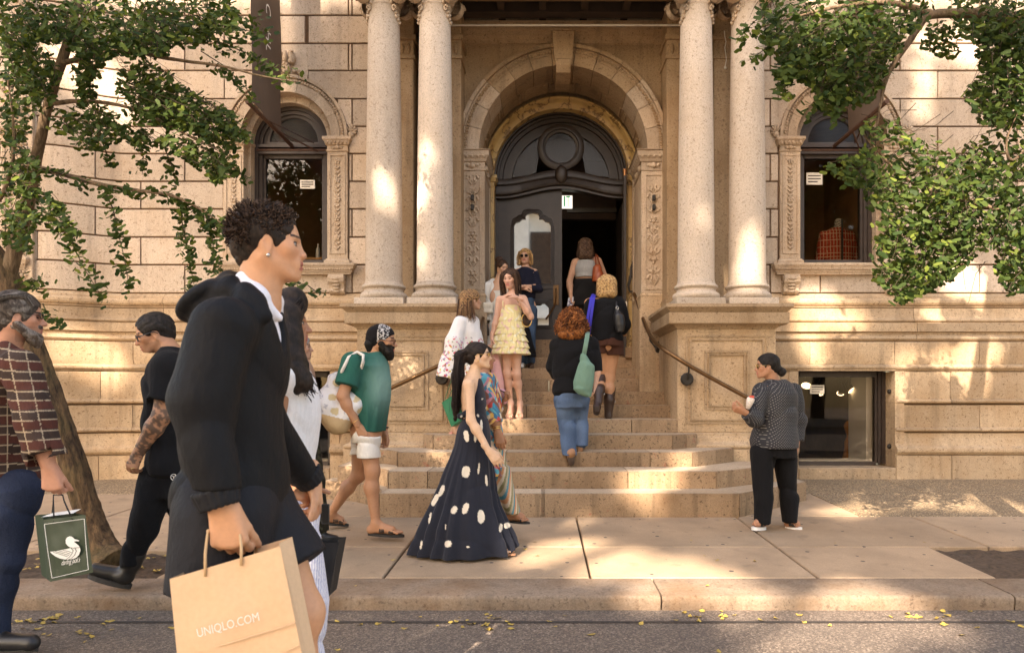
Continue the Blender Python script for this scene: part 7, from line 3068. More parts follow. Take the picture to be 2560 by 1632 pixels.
bd = [ell(f.W(0, .22, -.42), A3((.20, .17, .17)) * H_, f.R, .02), ell(f.W(0, .27, -.50), A3((.15, .14, .13)) * H_, f.R, .02)] + [cap(f.W(q * .27, .0, -.12), f.W(q * .17, .2, -.38), .026, .036, .02) for q in (-1, 1)] + [cap(f.W(-.09, .37, -.195), f.W(.09, .37, -.195), .012, .012, .01)]
f.hairdo(bd, [(.010, .008, .006), (.02, .015, .011)], .006, (.005, 120, 2))


def paisley(V):
 L = (V - f.hc) @ f.R.T / f.H
 n = vnoise(V, 150, 1) * .5 + vnoise(V, 260, 2) * .5
 c = np.where((n > .52)[:, None], np.array([[.50, .48, .46]]), np.array([[.035, .033, .035]]))
 dark_ = (L[:, 1] < -.12) | (L[:, 1] > .24)
 c[dark_] = A3((.014, .013, .014))
 return c


sc = [ell(f.W(0, -.07, .15), A3((.365, .46, .385)) * H_, f.R, .02), ell(f.W(0, -.24, -.02), A3((.28, .27, .26)) * H_, f.R, .04), (lambda q: (q[0], q[1], q[2], .015, 's'))(ell(f.W(0, .46, -.20), A3((.5, .46, .42)) * H_, f.R)), (lambda q: (q[0], q[1], q[2], .015, 's'))(ell(f.W(.0, .03, -.20), A3((.5, .15, .24)) * H_, f.R))]
f.cloth('bandana', sc, paisley, 'cloth', (.002, 60, 1), .005)
f.hairdo([cap(f.W(q * .12, -.40, -.16), f.W(q * .1, -.36, -.34), .045, .03, .03) for q in (-1, 1)], [(.012, .01, .008)])
f.glasses(.10, .085, False, 'rust', z=-.03, rad=.011, name='glasses')


def green_fade(V):
 c0 = f.p((956, 962, -.15))
 t = np.exp(-(((V[:, 0] - c0[0]) / .10) ** 2 + ((V[:, 2] - c0[2]) / .20) ** 2)) * .75
 t = np.clip(t, 0, 1)[:, None]
 return (1 - t) * A3((.022, .105, .080)) + t * A3((.25, .42, .36))


f.cloth('green_tee', [f.loft([(880, 900, 958, .10), (893, 880, 966, .16), (915, 864, 972, .215), (950, 862, 976, .215), (1000, 876, 975, .21), (1040, 884, 968, .20), (1076, 888, 962, .195)], .03, lambda th, z: 1 + np.clip((PZ(930, 6.2) - z) / .5, 0, 1) * (.045 * np.sin(5 * th + 1 + 4 * z) + .03 * np.sin(11 * th + 2 - 3 * z)))] + f.sleeve([(882, 908, -.2), (866, 964, -.25)], [.095, .098]) + f.sleeve([(930, 908, .2), (944, 964, .24)], [.09, .09]), green_fade, 'cloth', (.007, 15, 5), .008)
f.cloth('white_shorts', [f.loft([(1045, 886, 952, .17), (1085, 880, 950, .185), (1105, 880, 950, .185)]), f.loft([(1092, 890, 952, .115, -.09), (1142, 893, 951, .115, -.1)]), f.loft([(1092, 878, 936, .115, .09), (1134, 876, 932, .115, .1)])], (.72, .69, .63), 'cloth', (.006, 24, 1), .008)
f.ring_band((961, 1068, .2), (961, 1090, .2), .033, .016)
f.ring_band((888, 1052, -.21), (897, 1064, -.2), .034, .006, 'gold')
MAN_F = f

# ---------------------------------------------------------------- woman in the long black dress
f = Fig('woman with long ponytail in backless black maxi dress with white spots', 5.64, (PX(1170, 5.64), 5.64, pave_z(5.64)), (.60, .385, .245), .95, .009)
f.head(1197, 889, 0, 3, .214, neck=(1184, 938), neck_r=.042, nose=.95)
f.torso((1180, 990), (1186, 1046), (1182, 1088), (.135, .115, .14), (.092, .08, .10))
f.shoulders((1170, 960, -.15), (1186, 960, .15), .042)
f.arm((1173, 962, -.16), (1177, 1050, -.20), (1222, 1126, -.24), .84)
f.arm((1186, 962, .16), (1198, 1050, .20), (1222, 1118, .22), .84)
f.add_hand((1222, 1126, -.24), (.60, 0, -.75), (-.2, 1, -.2), (.8, -.1, .6), curl=(.3, .35, .4, .45), size=.98)
f.add_hand((1222, 1118, .22), (.5, 0, -.8), (0, -1, 0), (.8, 0, .5), curl=.4, size=.95)
f.leg((1172, 1100, -.07), (1120, 1240, -.05), (1068, 1362, .02), .9)
f.leg((1185, 1100, .07), (1215, 1235, .06), (1228, 1356, -.04), .9)
ft1 = f.foot((1066, 1364, .02), (1093, 1388, -.04))
ft2 = f.foot((1226, 1358, -.04), (1282, 1378, -.08))
f.build_body(head_voxel=.0055, hand_voxel=.005, brow=(.02, .014, .01))
tan = plain('tan_leather', (.40, .20, .11), .6)
for q in (ft1, ft2):
 footwear(f, q, tan, tan, straps=((.62, .005), (.82, .004)), thick=.012)
f.glasses(.085, .085, True, 'gold', z=.0, rad=.008)
f.earring(1, 'gold', .03)
dark = [(.012, .008, .007), (.022, .014, .011)]
tail = [[(1166, 880, dz), (1150, 888, dz), (1146 + o, 925, dz * 1.5), (1143 + o, 985, dz * 1.7), (1139 + o * .8, 1055, dz * 1.5)] for o, dz in ((-12, -.03), (-4, -.06), (4, -.03), (10, .0), (-2, .05))]
tail = [[f.p(q) for q in g] for g in tail]
f.hairdo(f.scalp(.17, .02, .025) + [cap(f.p((1166, 884)), f.p((1150, 890)), .035, .04, .03), cap(f.p((1150, 890)), f.p((1145, 940)), .04, .048, .03), cap(f.p((1145, 940)), f.p((1141, 1010)), .048, .036, .03), cap(f.p((1141, 1010)), f.p((1138, 1050)), .036, .012, .03)], dark, .006, (.003, 90, 1))
f.strands(tail, 170, .0026, .010, dark, 12, 6)
ZS = [(455, 682, 20, 44, -.2), (558, 615, 9, 50, 0), (350, 765, 9, 24, .4), (452, 928, 32, 46, .25), (592, 985, 10, 42, -.1), (285, 1060, 17, 46, .4), (240, 1122, 19, 46, .45), (370, 1190, 22, 32, .7), (448, 1180, 22, 46, .4), (555, 1238, 27, 50, -.05), (205, 1245, 8, 44, .2), (78, 1312, 26, 44, .25), (105, 1250, 20, 18, 0), (690, 1312, 14, 32, .1), (735, 1296, 26, 20, -.4), (330, 1422, 26, 26, 0), (145, 1430, 8, 32, .2), (312, 1305, 6, 20, 0), (540, 905, 8, 40, .1), (700, 1090, 8, 40, -.2), (465, 1443, 14, 6, 0), (565, 430, 8, 4, -.4), (535, 545, 8, 12, 0), (420, 550, 7, 10, .3), (590, 490, 4, 9, .2), (515, 700, 8, 30, 0)]


def spots(V):
 px = VPX + V[:, 0] / V[:, 1] * FOC
 py = VPY - (V[:, 2] - EYE) / V[:, 1] * FOC
 x, y = (px - 1000) * 2.741, (py - 840) * 2.741
 c = np.tile(A3((.013, .015, .024)), (len(V), 1))
 wob = 1 + .16 * np.sin(V[:, 0] * 70 + V[:, 2] * 50)
 for sx, sy, rx, ry, t in ZS:
  rx, ry = rx * .86, ry * .9
  u, w = (x - sx) * math.cos(t) + (y - sy) * math.sin(t), -(x - sx) * math.sin(t) + (y - sy) * math.cos(t)
  m = (np.abs(u / rx) ** 2.4 + np.abs(w / ry) ** 2.4) * wob < 1
  c[m] = A3((.64, .58, .47))
 return c


z_w, z_h = PZ(1050, 5.64), PZ(1380, 5.64)


def pleats(th, z):
 t = np.clip((z_w - z) / (z_w - z_h), 0, 1)
 return 1 + t * .075 * np.sin(15 * th + 2.2 * np.sin(3 * th) + 1.2 * t) + t * .03 * np.sin(7 * th + 1) + .012 * np.sin(40 * th) * (1 - t)


sk = f.loft([(1048, 1157, 1218, .12), (1070, 1149, 1220, .135), (1110, 1135, 1225, .155), (1150, 1120, 1230, .175), (1200, 1100, 1237, .20), (1260, 1076, 1247, .225), (1310, 1052, 1266, .25), (1345, 1036, 1284, .265), (1379, 1024, 1290, .27)], .03, pleats)
hem = rbox(f.p((1300, 1421)), (.34, .9, .16), [(.87, 0, .49), (0, 1, 0), (-.49, 0, .87)], .005, .01, 's')
f.cloth('maxi_skirt', [sk, hem], spots, 'dress', (.004, 14, 1), .0065, 'hips')
f.cloth('halter_bodice', [f.loft([(944, 1186, 1202, .05), (960, 1186, 1208, .085), (985, 1184, 1213, .125), (1005, 1178, 1216, .14), (1030, 1170, 1215, .135), (1052, 1157, 1219, .128)]), cap(f.p((1150, 1040, -.06)), f.p((1178, 1028, -.13)), .018, .03, .02), cap(f.p((1150, 1040, -.06)), f.p((1154, 1042, .08)), .018, .02, .02)], spots, 'dress', (.002, 30, 1), .006)
drape([f.p(q) for q in ((1192, 952, -.05), (1182, 940, -.055), (1172, 934, -.03), (1169, 933, .0), (1172, 934, .03), (1190, 950, .05))], .007, 'halter_strap', plain('black_strap', BLACK, .8), f.o)
WOMAN_G = f

# ---------------------------------------------------------------- woman in patchwork print behind her
f = Fig('woman in multicoloured patchwork tunic and trousers, mostly hidden behind the spotted dress', 6.1, (PX(1240, 6.1), 6.1, pave_z(6.1)), (.33, .16, .085), .98, .010)
f.head(1208, 892, 5, 0, .215, neck=(1208, 938))
f.torso((1215, 990), (1218, 1050), (1222, 1100))
f.shoulders((1205, 955, -.16), (1215, 955, .16))
f.arm((1208, 955, -.17), (1236, 1040, -.21), (1243, 1080, -.22))
f.arm((1216, 955, .17), (1228, 1030, .2), (1258, 1004, .12))
f.add_hand((1243, 1080, -.22), (.25, 0, -1), (-.2, 1, 0), (1, 0, .2), curl=(.35, .4, .5, .55), size=1.0)
f.add_hand((1256, 1005, .12), (.6, -.3, .5), (-.3, -.3, .8), (0, -1, .4), curl=.9, size=.95)
f.leg((1228, 1110, -.08), (1252, 1200, -.08), (1282, 1276, -.06))
f.leg((1222, 1110, .08), (1205, 1210, .1), (1185, 1290, .12))
ft1 = f.foot((1283, 1278, -.06), (1318, 1300, -.10))
ft2 = f.foot((1185, 1292, .12), (1212, 1318, .1))
f.build_body()
for q in (ft1, ft2):
 footwear(f, q, M['rubber'], M['rubber'], straps=((.75, .004),), thick=.014)
f.hairdo(f.scalp(.2), [(.012, .01, .008)])


def patches(V):
 pal = np.array([(.05, .26, .36), (.45, .07, .06), (.62, .36, .10), (.52, .22, .24), (.10, .34, .40), (.60, .50, .36), (.20, .09, .07), (.06, .17, .26)])
 u, w = V[:, 0] * 1.0 + V[:, 1] * .8, V[:, 2]
 i = np.floor(u / .034 + .7 * np.sin(w * 40)).astype(int)
 j = np.floor(w / .042 + .6 * np.sin(u * 35)).astype(int)
 return pal[(i * 7 + j * 13 + (i * j) % 5) % 8]


def bands(V):
 pal = np.array([(.40, .34, .24), (.08, .22, .26), (.50, .24, .12), (.55, .46, .34), (.22, .2, .1)])
 return pal[np.floor((V[:, 0] * .8 + V[:, 1] * .6 - V[:, 2] * .25) / .018).astype(int) % 5]


f.cloth('patchwork_tunic', [f.loft([(932, 1185, 1236, .11), (955, 1182, 1246, .18), (1000, 1184, 1254, .195), (1050, 1190, 1252, .19), (1120, 1195, 1262, .2), (1184, 1200, 1273, .205)])] + f.sleeve([(1208, 957, -.17), (1237, 1058, -.215)], [.078, .066]) + f.sleeve([(1216, 957, .17), (1228, 1030, .2), (1246, 1014, .16)], [.075, .065, .055]), patches, 'cloth', (.005, 20, 1), .006)
f.cloth('striped_trousers', [f.loft([(1165, 1230, 1274, .11, -.07), (1200, 1240, 1281, .105, -.07), (1240, 1254, 1288, .1, -.07), (1280, 1266, 1296, .1, -.06)]), f.loft([(1165, 1190, 1240, .11, .09), (1220, 1182, 1226, .1, .1), (1295, 1166, 1200, .095, .12)])], bands, 'cloth', (.005, 22, 1), .006, 'legs')
for k, x in enumerate((0, .012)):
 f.ring_band((1241 + k, 1066 + 4 * k, -.22), (1244, 1084, -.22), .034, .008, 'gold')
WOMAN_H = f
# ---------------------------------------------------------------- group on the steps
blond, brown = [(.30, .17, .07), (.44, .28, .12), (.20, .11, .05)], [(.035, .018, .011), (.06, .032, .018)]

f = Fig('woman with ombre hair in white floral blouse with wide sleeves, back turned', 8.5, (PX(1160, 8.5), 8.5, .919), (.50, .28, .18), 1.0, .010)
f.head(1181, 750, 28, 2, .235, neck=(1168, 788))
f.torso((1168, 830), (1170, 875), (1168, 920), face=(.9, .4, 0))
f.shoulders((1150, 803, -.12), (1184, 803, .12))
f.arm((1150, 806, -.14), (1136, 860, -.18), (1150, 905, -.2))
f.arm((1184, 806, .14), (1192, 860, .2), (1205, 880, .1))
f.add_hand((1150, 905, -.2), (.4, 0, -1), (0, 1, 0), (1, 0, 0))
f.add_hand((1205, 880, .1), (.6, 0, .2), (0, 0, 1), (0, -1, 0))
f.leg((1155, 935, -.07), (1148, 1008, -.05), (1138, 1066, -.03))
f.leg((1175, 935, .07), (1170, 1008, .07), (1165, 1066, .08))
ft1 = f.foot((1138, 1068, -.03), (1128, 1084, .06), heel=(1142, 1080, -.05))
ft2 = f.foot((1165, 1068, .08), (1175, 1084, .15))
f.build_body()
pinks = plain('pink_sandal', (.58, .27, .22), .6)
for q in (ft1, ft2):
 footwear(f, q, pinks, pinks, thick=.012)
omb = [(.055, .03, .018), (.30, .17, .075), (.16, .08, .04)]
G = [[(1172, 727, -.02), (1152 + o, 750, -.05 + dz), (1150 + o * 1.2, 785, -.08 + dz), (1146 + o * 1.5, 815, -.08 + dz)] for o, dz in ((-6, .0), (0, -.03), (10, -.06), (22, -.06), (30, -.03))]
G = [[f.p(q) for q in g] for g in G]
f.hairdo(f.scalp(.18, 0, .05) + [cap(f.p((1166, 745, -.04)), f.p((1160, 790, -.06)), .085, .07, .05)], omb, .008, (.004, 60, 1))
f.strands(G, 190, .0035, .012, omb, 10, 3, .002)


def floral(V):
 c = np.tile(A3((.76, .73, .70)), (len(V), 1))
 low = np.clip((PZ(845, 8.5) - V[:, 2]) / .18, 0, 1)
 n1, n2 = vnoise(V, 46, .5), vnoise(V, 60, 2.7)
 for n, t, col in ((n1, .88, (.55, .05, .08)), (n2, .90, (.60, .20, .35)), (vnoise(V, 52, 5.1), .92, (.60, .46, .08)), (vnoise(V, 66, 8.0), .91, (.16, .17, .08)), (vnoise(V, 58, 11.0), .93, (.30, .16, .40))):
  m = n > t + .06 * (1 - low)
  c[m & (low > .02)] = A3(col)
 return c


f.cloth('floral_blouse', [f.loft([(786, 1150, 1184, .09), (800, 1138, 1195, .15), (830, 1136, 1203, .165), (862, 1140, 1206, .155), (885, 1138, 1212, .17), (945, 1124, 1220, .22)])] + f.sleeve([(1150, 806, -.14), (1135, 855, -.19), (1119, 942, -.18)], [.075, .095, .135]) + f.sleeve([(1184, 806, .14), (1195, 870, .2)], [.075, .085]), floral, 'cloth', (.007, 18, 1), .008)

f = Fig('woman with hair in a bun wearing an open white cardigan over white dress', 10.3, (PX(1245, 10.3), 10.3, 1.614), (.55, .32, .20), 1.0, .011)
f.head(1256, 671, -52, -8, .235, neck=(1246, 704))
f.torso((1246, 745), (1246, 790), (1246, 830), face=(.5, -.8, 0))
f.shoulders((1215, 716, 0), (1272, 716, .05))
f.arm((1214, 717, -.02), (1203, 762, -.08), (1208, 803, -.12))
f.arm((1274, 717, .05), (1282, 762, .05), (1270, 800, -.05))
f.add_hand((1208, 803, -.12), (.25, 0, -1), (0, 1, 0), (1, 0, 0))
f.add_hand((1270, 800, -.05), (-.5, -.3, -.5), (-.3, -.8, 0), (1, 0, 0))
f.leg((1236, 840, 0), (1236, 895, -.02), (1238, 938, 0))
f.leg((1256, 840, 0), (1256, 895, -.02), (1258, 938, 0))
f.build_body()
f.hairdo(f.scalp(.16, .02, .02) + [ell(f.p((1248, 650, .06)), (.06, .06, .055), None, .03)], brown, .007, (.003, 80, 1))
f.earring(1, 'gold', .04)
f.cloth('white_dress', [f.loft([(729, 1224, 1266, .115), (760, 1222, 1268, .13), (790, 1224, 1266, .125), (835, 1216, 1276, .17), (865, 1212, 1280, .18)])], (.66, .63, .56), 'cloth', (.005, 22, 1))
f.cloth('cardigan', f.sleeve([(1226, 712, .0), (1212, 720, -.02), (1202, 762, -.09), (1207, 800, -.12)], [.06, .068, .062, .052]) + f.sleeve([(1266, 712, .05), (1276, 720, .05), (1283, 762, .05), (1272, 796, -.04)], [.06, .066, .06, .05]) + [cap(f.p((1226, 716, -.03)), f.p((1218, 800, -.06)), .06, .07, .03, 'u', True), cap(f.p((1232, 712, .08)), f.p((1232, 800, .1)), .09, .1, .03, 'u', True)], (.72, .70, .64), 'cloth', (.005, 24, 2))
shoe(f, (1238, 938, 0), (1238, 946, .03), (1237, 947, -.15), (.5, .45, .38))
shoe(f, (1258, 938, 0), (1258, 946, .03), (1259, 947, -.15), (.5, .45, .38))
WOMAN_J = f

f = Fig('young woman with long straight brown hair in short tiered yellow dress', 8.95, (PX(1280, 8.95), 8.95, 1.085), (.60, .345, .235), .98, .009)
f.head(1276, 697, -112, -10, .255, neck=(1282, 738), neck_r=.045, wide=.94)
f.torso((1279, 770), (1277, 800), (1277, 845), (.135, .115, .15), (.10, .085, .11), (0, -1, 0))
f.shoulders((1252, 748, 0), (1306, 746, 0), .045)
f.arm((1248, 750, 0), (1241, 798, -.02), (1230, 842, -.05), .88)
f.arm((1310, 748, 0), (1327, 792, -.08), (1293, 744, -.17), .9)
f.add_hand((1230, 842, -.05), (-.05, -.1, -1), (.8, 0, -.2), (0, -1, 0), curl=.9, size=.95)
f.add_hand((1293, 744, -.17), (-.85, -.1, .35), (-.2, .2, -.9), (-.2, -.6, .6), curl=(.4, .5, .6, .6), size=.95)
f.leg((1264, 852, 0), (1267, 934, -.05), (1277, 1006, 0), .86)
f.leg((1291, 852, 0), (1292, 936, -.05), (1300, 1008, 0), .86)
ft1 = f.foot((1277, 1008, 0), (1271, 1042, -.13), heel=(1279, 1026, .04))
ft2 = f.foot((1300, 1010, 0), (1298, 1042, -.13), heel=(1301, 1027, .04))
f.build_body(head_voxel=.006, lip=(.48, .17, .14), brow=(.06, .03, .02))
nude = plain('nude_leather', (.52, .30, .21), .5)
for q in (ft1, ft2):
 footwear(f, q, nude, nude, straps=((.72, .010),), thick=.03, heel=.06)
for a in ((1277, 1008, 0), (1300, 1010, 0)):
 f.ring_band(a, (a[0], a[1] + 9, 0), .036, .009, nude, 'ankle_strap')
left = [[f.W(q * .03, .12, .50), f.W(q * (.30 + o), .16 + o, .26), f.W(q * (.37 + o), .12 + 1.2 * o, -.15), f.W(q * (.34 + o), .10 + 1.6 * o, -.8), f.W(q * (.28 + o * .8), .12 + 1.6 * o, -1.5)] for q in (-1, 1) for o in (-.05, .04, .12)]
back = [[f.W(q, -.1, .52), f.W(q * 2.4, -.45, .25), f.W(q * 2.8, -.48, -.2), f.W(q * 2.6, -.42, -.9), f.W(q * 2.2, -.40, -1.3)] for q in (-.14, -.05, .05, .14)]
f.hairdo(f.scalp(.20, .0, .03) + [cap(f.W(0, -.30, .0), f.W(0, -.33, -.9), .085, .06, .05)] + [cap(a, b, .022, .022, .02) for g in (left[1], left[4]) for a, b in zip(g[1:-1], g[2:])], brown, .007, (.003, 80, 1))
f.strands(left[:3], 75, .0035, .010, brown, 11, 2)
f.strands(left[3:], 75, .0035, .010, brown, 11, 3)
f.strands(back, 70, .0038, .012, brown, 10, 4)


def lemon(V):
 n = vnoise(V, 40, 1)
 c = np.tile(A3((.74, .63, .32)), (len(V), 1))
 c[n > .80] = A3((.72, .50, .40))
 c[n < .16] = A3((.76, .70, .50))
 return c


ruf = lambda ph: (lambda th, z: 1 + .022 * np.sin(24 * th + ph) + .018 * np.sin(41 * th + 2 * ph))
pr = [f.loft([(764, 1255, 1303, .10), (780, 1251, 1305, .118), (800, 1251, 1303, .112)])]
lev = [(782, 803, 1250, 1305, 1247, 1307), (798, 821, 1248, 1305, 1242, 1311), (815, 838, 1244, 1309, 1236, 1315), (832, 855, 1239, 1312, 1231, 1319), (849, 871, 1235, 1316, 1228, 1322), (865, 886, 1231, 1319, 1224, 1325)]
for k, (y0, y1, a0, b0, a1, b1) in enumerate(lev):
 d0, d1 = .13 + .014 * k, .15 + .016 * k
 pr.append(f.loft([(y0, a0 + 3, b0 - 3, d0), (y1 - 3, a1, b1, d1), (y1, a1 - 1, b1 + 1, d1 + .004)], .004, ruf(k * 1.7)))
f.cloth('tiered_dress', pr, lemon, 'dress', (.002, 40, 1), .007)
st = plain('lemon_strap', (.74, .63, .34), .8)
drape([f.p(q) for q in ((1258, 772, -.095), (1257, 758, -.075), (1258, 747, -.03))], .007, 'shoulder_strap', st, f.o)
drape([f.p(q) for q in ((1302, 772, -.095), (1303, 757, -.075), (1301, 745, -.03))], .007, 'shoulder_strap', st, f.o)
f.ring_band((1298, 751, -.155), (1293, 744, -.17), .030, .006, 'silver')
GIRL_K = f

f = Fig('woman with blond bob and sunglasses in navy top and jeans before the door', 10.75, (PX(1314, 10.75), 10.75, 1.779), (.56, .33, .22), 1.0, .011)
f.head(1313, 642, -100, 0, .238, neck=(1314, 672), neck_r=.048)
f.torso((1314, 700), (1314, 735), (1314, 765), face=(0, -1, 0))
f.shoulders((1294, 681, 0), (1335, 681, 0))
f.arm((1293, 683, 0), (1288, 722, -.08), (1312, 718, -.2))
f.arm((1337, 683, 0), (1346, 720, -.05), (1312, 716, -.21))
f.add_hand((1314, 717, -.21), (-1, -.2, .1), (0, -.2, -1), (0, -1, .4), curl=.7)
f.add_hand((1308, 721, -.2), (1, -.2, .05), (0, .3, -1), (0, -1, .4), curl=.7)
f.leg((1303, 775, 0), (1304, 845, -.03), (1306, 905, .02))
f.leg((1326, 775, 0), (1326, 845, -.03), (1327, 905, .02))
f.build_body()
f.glasses(.10, .075, True)
bobG = [[f.W(q * .02, .05, .50), f.W(q * (.32 + o), .14, .28), f.W(q * (.44 + o), .12, -.1), f.W(q * (.43 + o), .10, -.45), f.W(q * (.38 + o), .10, -.62)] for q in (-1, 1) for o in (-.06, .0, .06)]
f.hairdo(f.scalp(.19, 0, .06) + [cap(f.W(q * .36, -.05, .1), f.W(q * .38, .0, -.42), .030, .034, .03) for q in (-1, 1)] + [cap(f.W(0, -.36, .1), f.W(0, -.34, -.42), .07, .08, .04)], blond, .007, (.003, 70, 1))
f.strands(bobG[:3], 60, .004, .010, blond, 9, 2)
f.strands(bobG[3:], 60, .004, .010, blond, 9, 3)
f.cloth('navy_top', [f.loft([(669, 1302, 1326, .08), (676, 1293, 1336, .13), (700, 1290, 1339, .15), (747, 1291, 1338, .145)])] + f.sleeve([(1293, 684, 0), (1287, 724, -.09), (1303, 722, -.17)], [.066, .058, .05]) + f.sleeve([(1336, 684, 0), (1347, 722, -.06), (1328, 721, -.15)], [.066, .058, .05]), (.016, .018, .032), 'cloth', (.005, 20, 1))
f.cloth('jeans', [f.loft([(743, 1293, 1337, .13), (785, 1293, 1337, .14)])] + f.sleeve([(1304, 780, 0), (1304, 845, -.03), (1306, 906, .02)], [.085, .065, .055]) + f.sleeve([(1326, 780, 0), (1326, 845, -.03), (1327, 906, .02)], [.085, .065, .055]), jeans((.05, .085, .14)), 'denim', (.005, 22, 1), None, 'legs')
shoe(f, (1306, 908, .02), (1306, 918, .05), (1304, 919, -.13), (.6, .58, .54))
shoe(f, (1327, 908, .02), (1327, 918, .05), (1329, 919, -.13), (.10, .06, .04))

f = Fig('woman in grey sleeveless top and black jeans entering the dark doorway', 11.5, (PX(1466, 11.5), 11.5, 2.262), (.56, .33, .22), 1.05, .011)
f.head(1463, 617, 88, 0, .252, neck=(1464, 650))
f.torso((1465, 672), (1463, 700), (1465, 735), (.165, .145, .185), (.11, .10, .13), (0, 1, 0))
f.shoulders((1441, 655, 0), (1491, 651, 0))
f.arm((1437, 657, 0), (1424, 703, 0), (1427, 742, -.06), 1.1)
f.arm((1496, 653, 0), (1512, 692, 0), (1516, 728, -.04), 1.1)
f.add_hand((1427, 742, -.06), (.1, 0, -1), (1, 0, 0), (0, 1, 0), curl=.9)
f.add_hand((1516, 728, -.04), (.1, 0, -1), (-1, 0, 0), (0, 1, 0), curl=.5)
f.leg((1450, 745, 0), (1450, 800, .05), (1450, 845, 0), 1.05)
f.leg((1481, 745, 0), (1482, 800, .1), (1482, 842, .12), 1.05)
f.build_body()
hb = [[f.W(q * .3, -.1, .50), f.W(q * 1.0, -.46, .30), f.W(q * 1.3, -.52, -.1), f.W(q * 1.5, -.50, -.5), f.W(q * 1.7, -.52, -.88)] for q in (-.34, -.2, 0, .2, .34)]
f.hairdo(f.scalp(.2, 0, .05) + [cap(f.W(q, -.33, .1), f.W(q * 1.6, -.36, -.65), .075, .06, .04) for q in (-.17, 0, .17)], [(.06, .033, .02), (.10, .058, .035)], .008, (.004, 60, 1))
f.strands(hb, 140, .004, .012, [(.06, .033, .02), (.11, .062, .038)], 10, 2, .005)
f.cloth('grey_top', [f.loft([(646, 1450, 1482, .08), (655, 1440, 1489, .125), (672, 1436, 1492, .15), (694, 1438, 1488, .14)])], (.36, .37, .37), 'cloth', (.004, 24, 1))
f.cloth('black_jeans', [f.loft([(699, 1436, 1493, .14), (720, 1432, 1498, .165), (748, 1432, 1499, .17), (765, 1434, 1498, .165)])] + f.sleeve([(1449, 755, 0), (1449, 800, .05), (1450, 846, 0)], [.105, .085, .07]) + f.sleeve([(1482, 755, 0), (1482, 800, .1), (1482, 844, .12)], [.105, .085, .07]), jeans((.014, .014, .015)), 'denim', (.005, 22, 1), None, 'legs')
shoe(f, (1450, 846, 0), (1450, 851, -.03), (1450, 852, .14), BLACK)
shoe(f, (1482, 844, .12), (1482, 850, .1), (1482, 852, .26), BLACK)

f = Fig('blond woman in black off shoulder top, brown shorts and tall brown boots', 9.0, (PX(1520, 9), 9.0, 1.085), (.47, .24, .125), 1.05, .010)
f.head(1518, 714, 80, 0, .245, neck=(1514, 750))
f.torso((1514, 785), (1516, 825), (1520, 860), (.17, .15, .17), (.12, .11, .13), (0, 1, 0))
f.shoulders((1474, 757, 0), (1546, 757, 0))
f.arm((1472, 760, 0), (1474, 812, .12), (1484, 830, .26), 1.05)
f.arm((1548, 760, 0), (1562, 812, .08), (1556, 830, .22), 1.05)
f.add_hand((1484, 830, .26), (.3, .6, .4), (0, 0, 1), (0, 0, 1))
f.add_hand((1556, 830, .22), (-.3, .6, .4), (0, 0, 1), (0, 0, 1))
f.leg((1534, 868, 0), (1525, 943, .03), (1521, 1034, 0), 1.0)
f.leg((1506, 868, 0), (1503, 943, .06), (1494, 1012, -.22), 1.0)
f.build_body()
hb = [[f.W(q * .4, -.05, .50), f.W(q * 1.1, -.44, .28), f.W(q * 1.35, -.50, -.1), f.W(q * 1.4, -.48, -.42), f.W(q * 1.45, -.46, -.62)] for q in (-.36, -.2, 0, .2, .36)]
f.hairdo(f.scalp(.2, 0, .06) + [cap(f.W(q, -.30, .1), f.W(q * 1.3, -.33, -.42), .08, .07, .04) for q in (-.2, 0, .2)], blond, .008, (.003, 70, 1))
f.strands(hb, 150, .004, .012, blond, 10, 2)
slant = (lambda q: (q[0], q[1], q[2], .01, 's'))(ell(f.p((1488, 728, 0)), (.15, .3, .125)))
f.cloth('black_top', [f.loft([(742, 1470, 1552, .09), (756, 1464, 1558, .15), (790, 1470, 1560, .185), (830, 1478, 1558, .185), (852, 1481, 1557, .185)]), slant] + f.sleeve([(1474, 764, 0), (1474, 812, .12), (1482, 828, .22)], [.075, .065, .055]) + f.sleeve([(1548, 762, 0), (1563, 812, .08), (1557, 828, .18)], [.08, .068, .055]), (.010, .010, .011), 'cloth', (.007, 18, 1))
f.cloth('brown_shorts', [f.loft([(846, 1484, 1556, .18), (866, 1486, 1557, .19)]), f.loft([(856, 1512, 1557, .13), (888, 1513, 1560, .135)]), f.loft([(856, 1485, 1526, .13), (884, 1483, 1524, .135)])], (.060, .026, .017), 'cloth', (.004, 28, 1))
bt = (.045, .022, .013)
f.cloth('boot', f.sleeve([(1521, 1036, 0), (1523, 1000, 0), (1525, 968, .03)], [.048, .066, .072]) + [cap(f.p((1521, 1040, -.01)), f.p((1520, 1042, .18)), .042, .036, .03), rbox(f.p((1521, 1044, -.015)), (.035, .035, .02))], bt, 'leather', (.003, 30, 1), .008)
f.cloth('boot', f.sleeve([(1494, 1014, -.22), (1498, 975, -.09), (1503, 943, .05)], [.048, .066, .072]) + [cap(f.p((1492, 1018, -.24)), f.p((1491, 1030, -.10)), .044, .040, .03), rbox(f.p((1491, 1022, -.27)), (.036, .03, .04))], bt, 'leather', (.003, 30, 2), .008)
mb = MB()
for q in ((1537, 1004, -.02), (1535, 978, .0), (1510, 985, -.12)):
 mb.ball(f.p(q), .012, 8, 5)
mb.build('buckle', M['silver'], f.o, smooth=True)
WOMAN_N = f

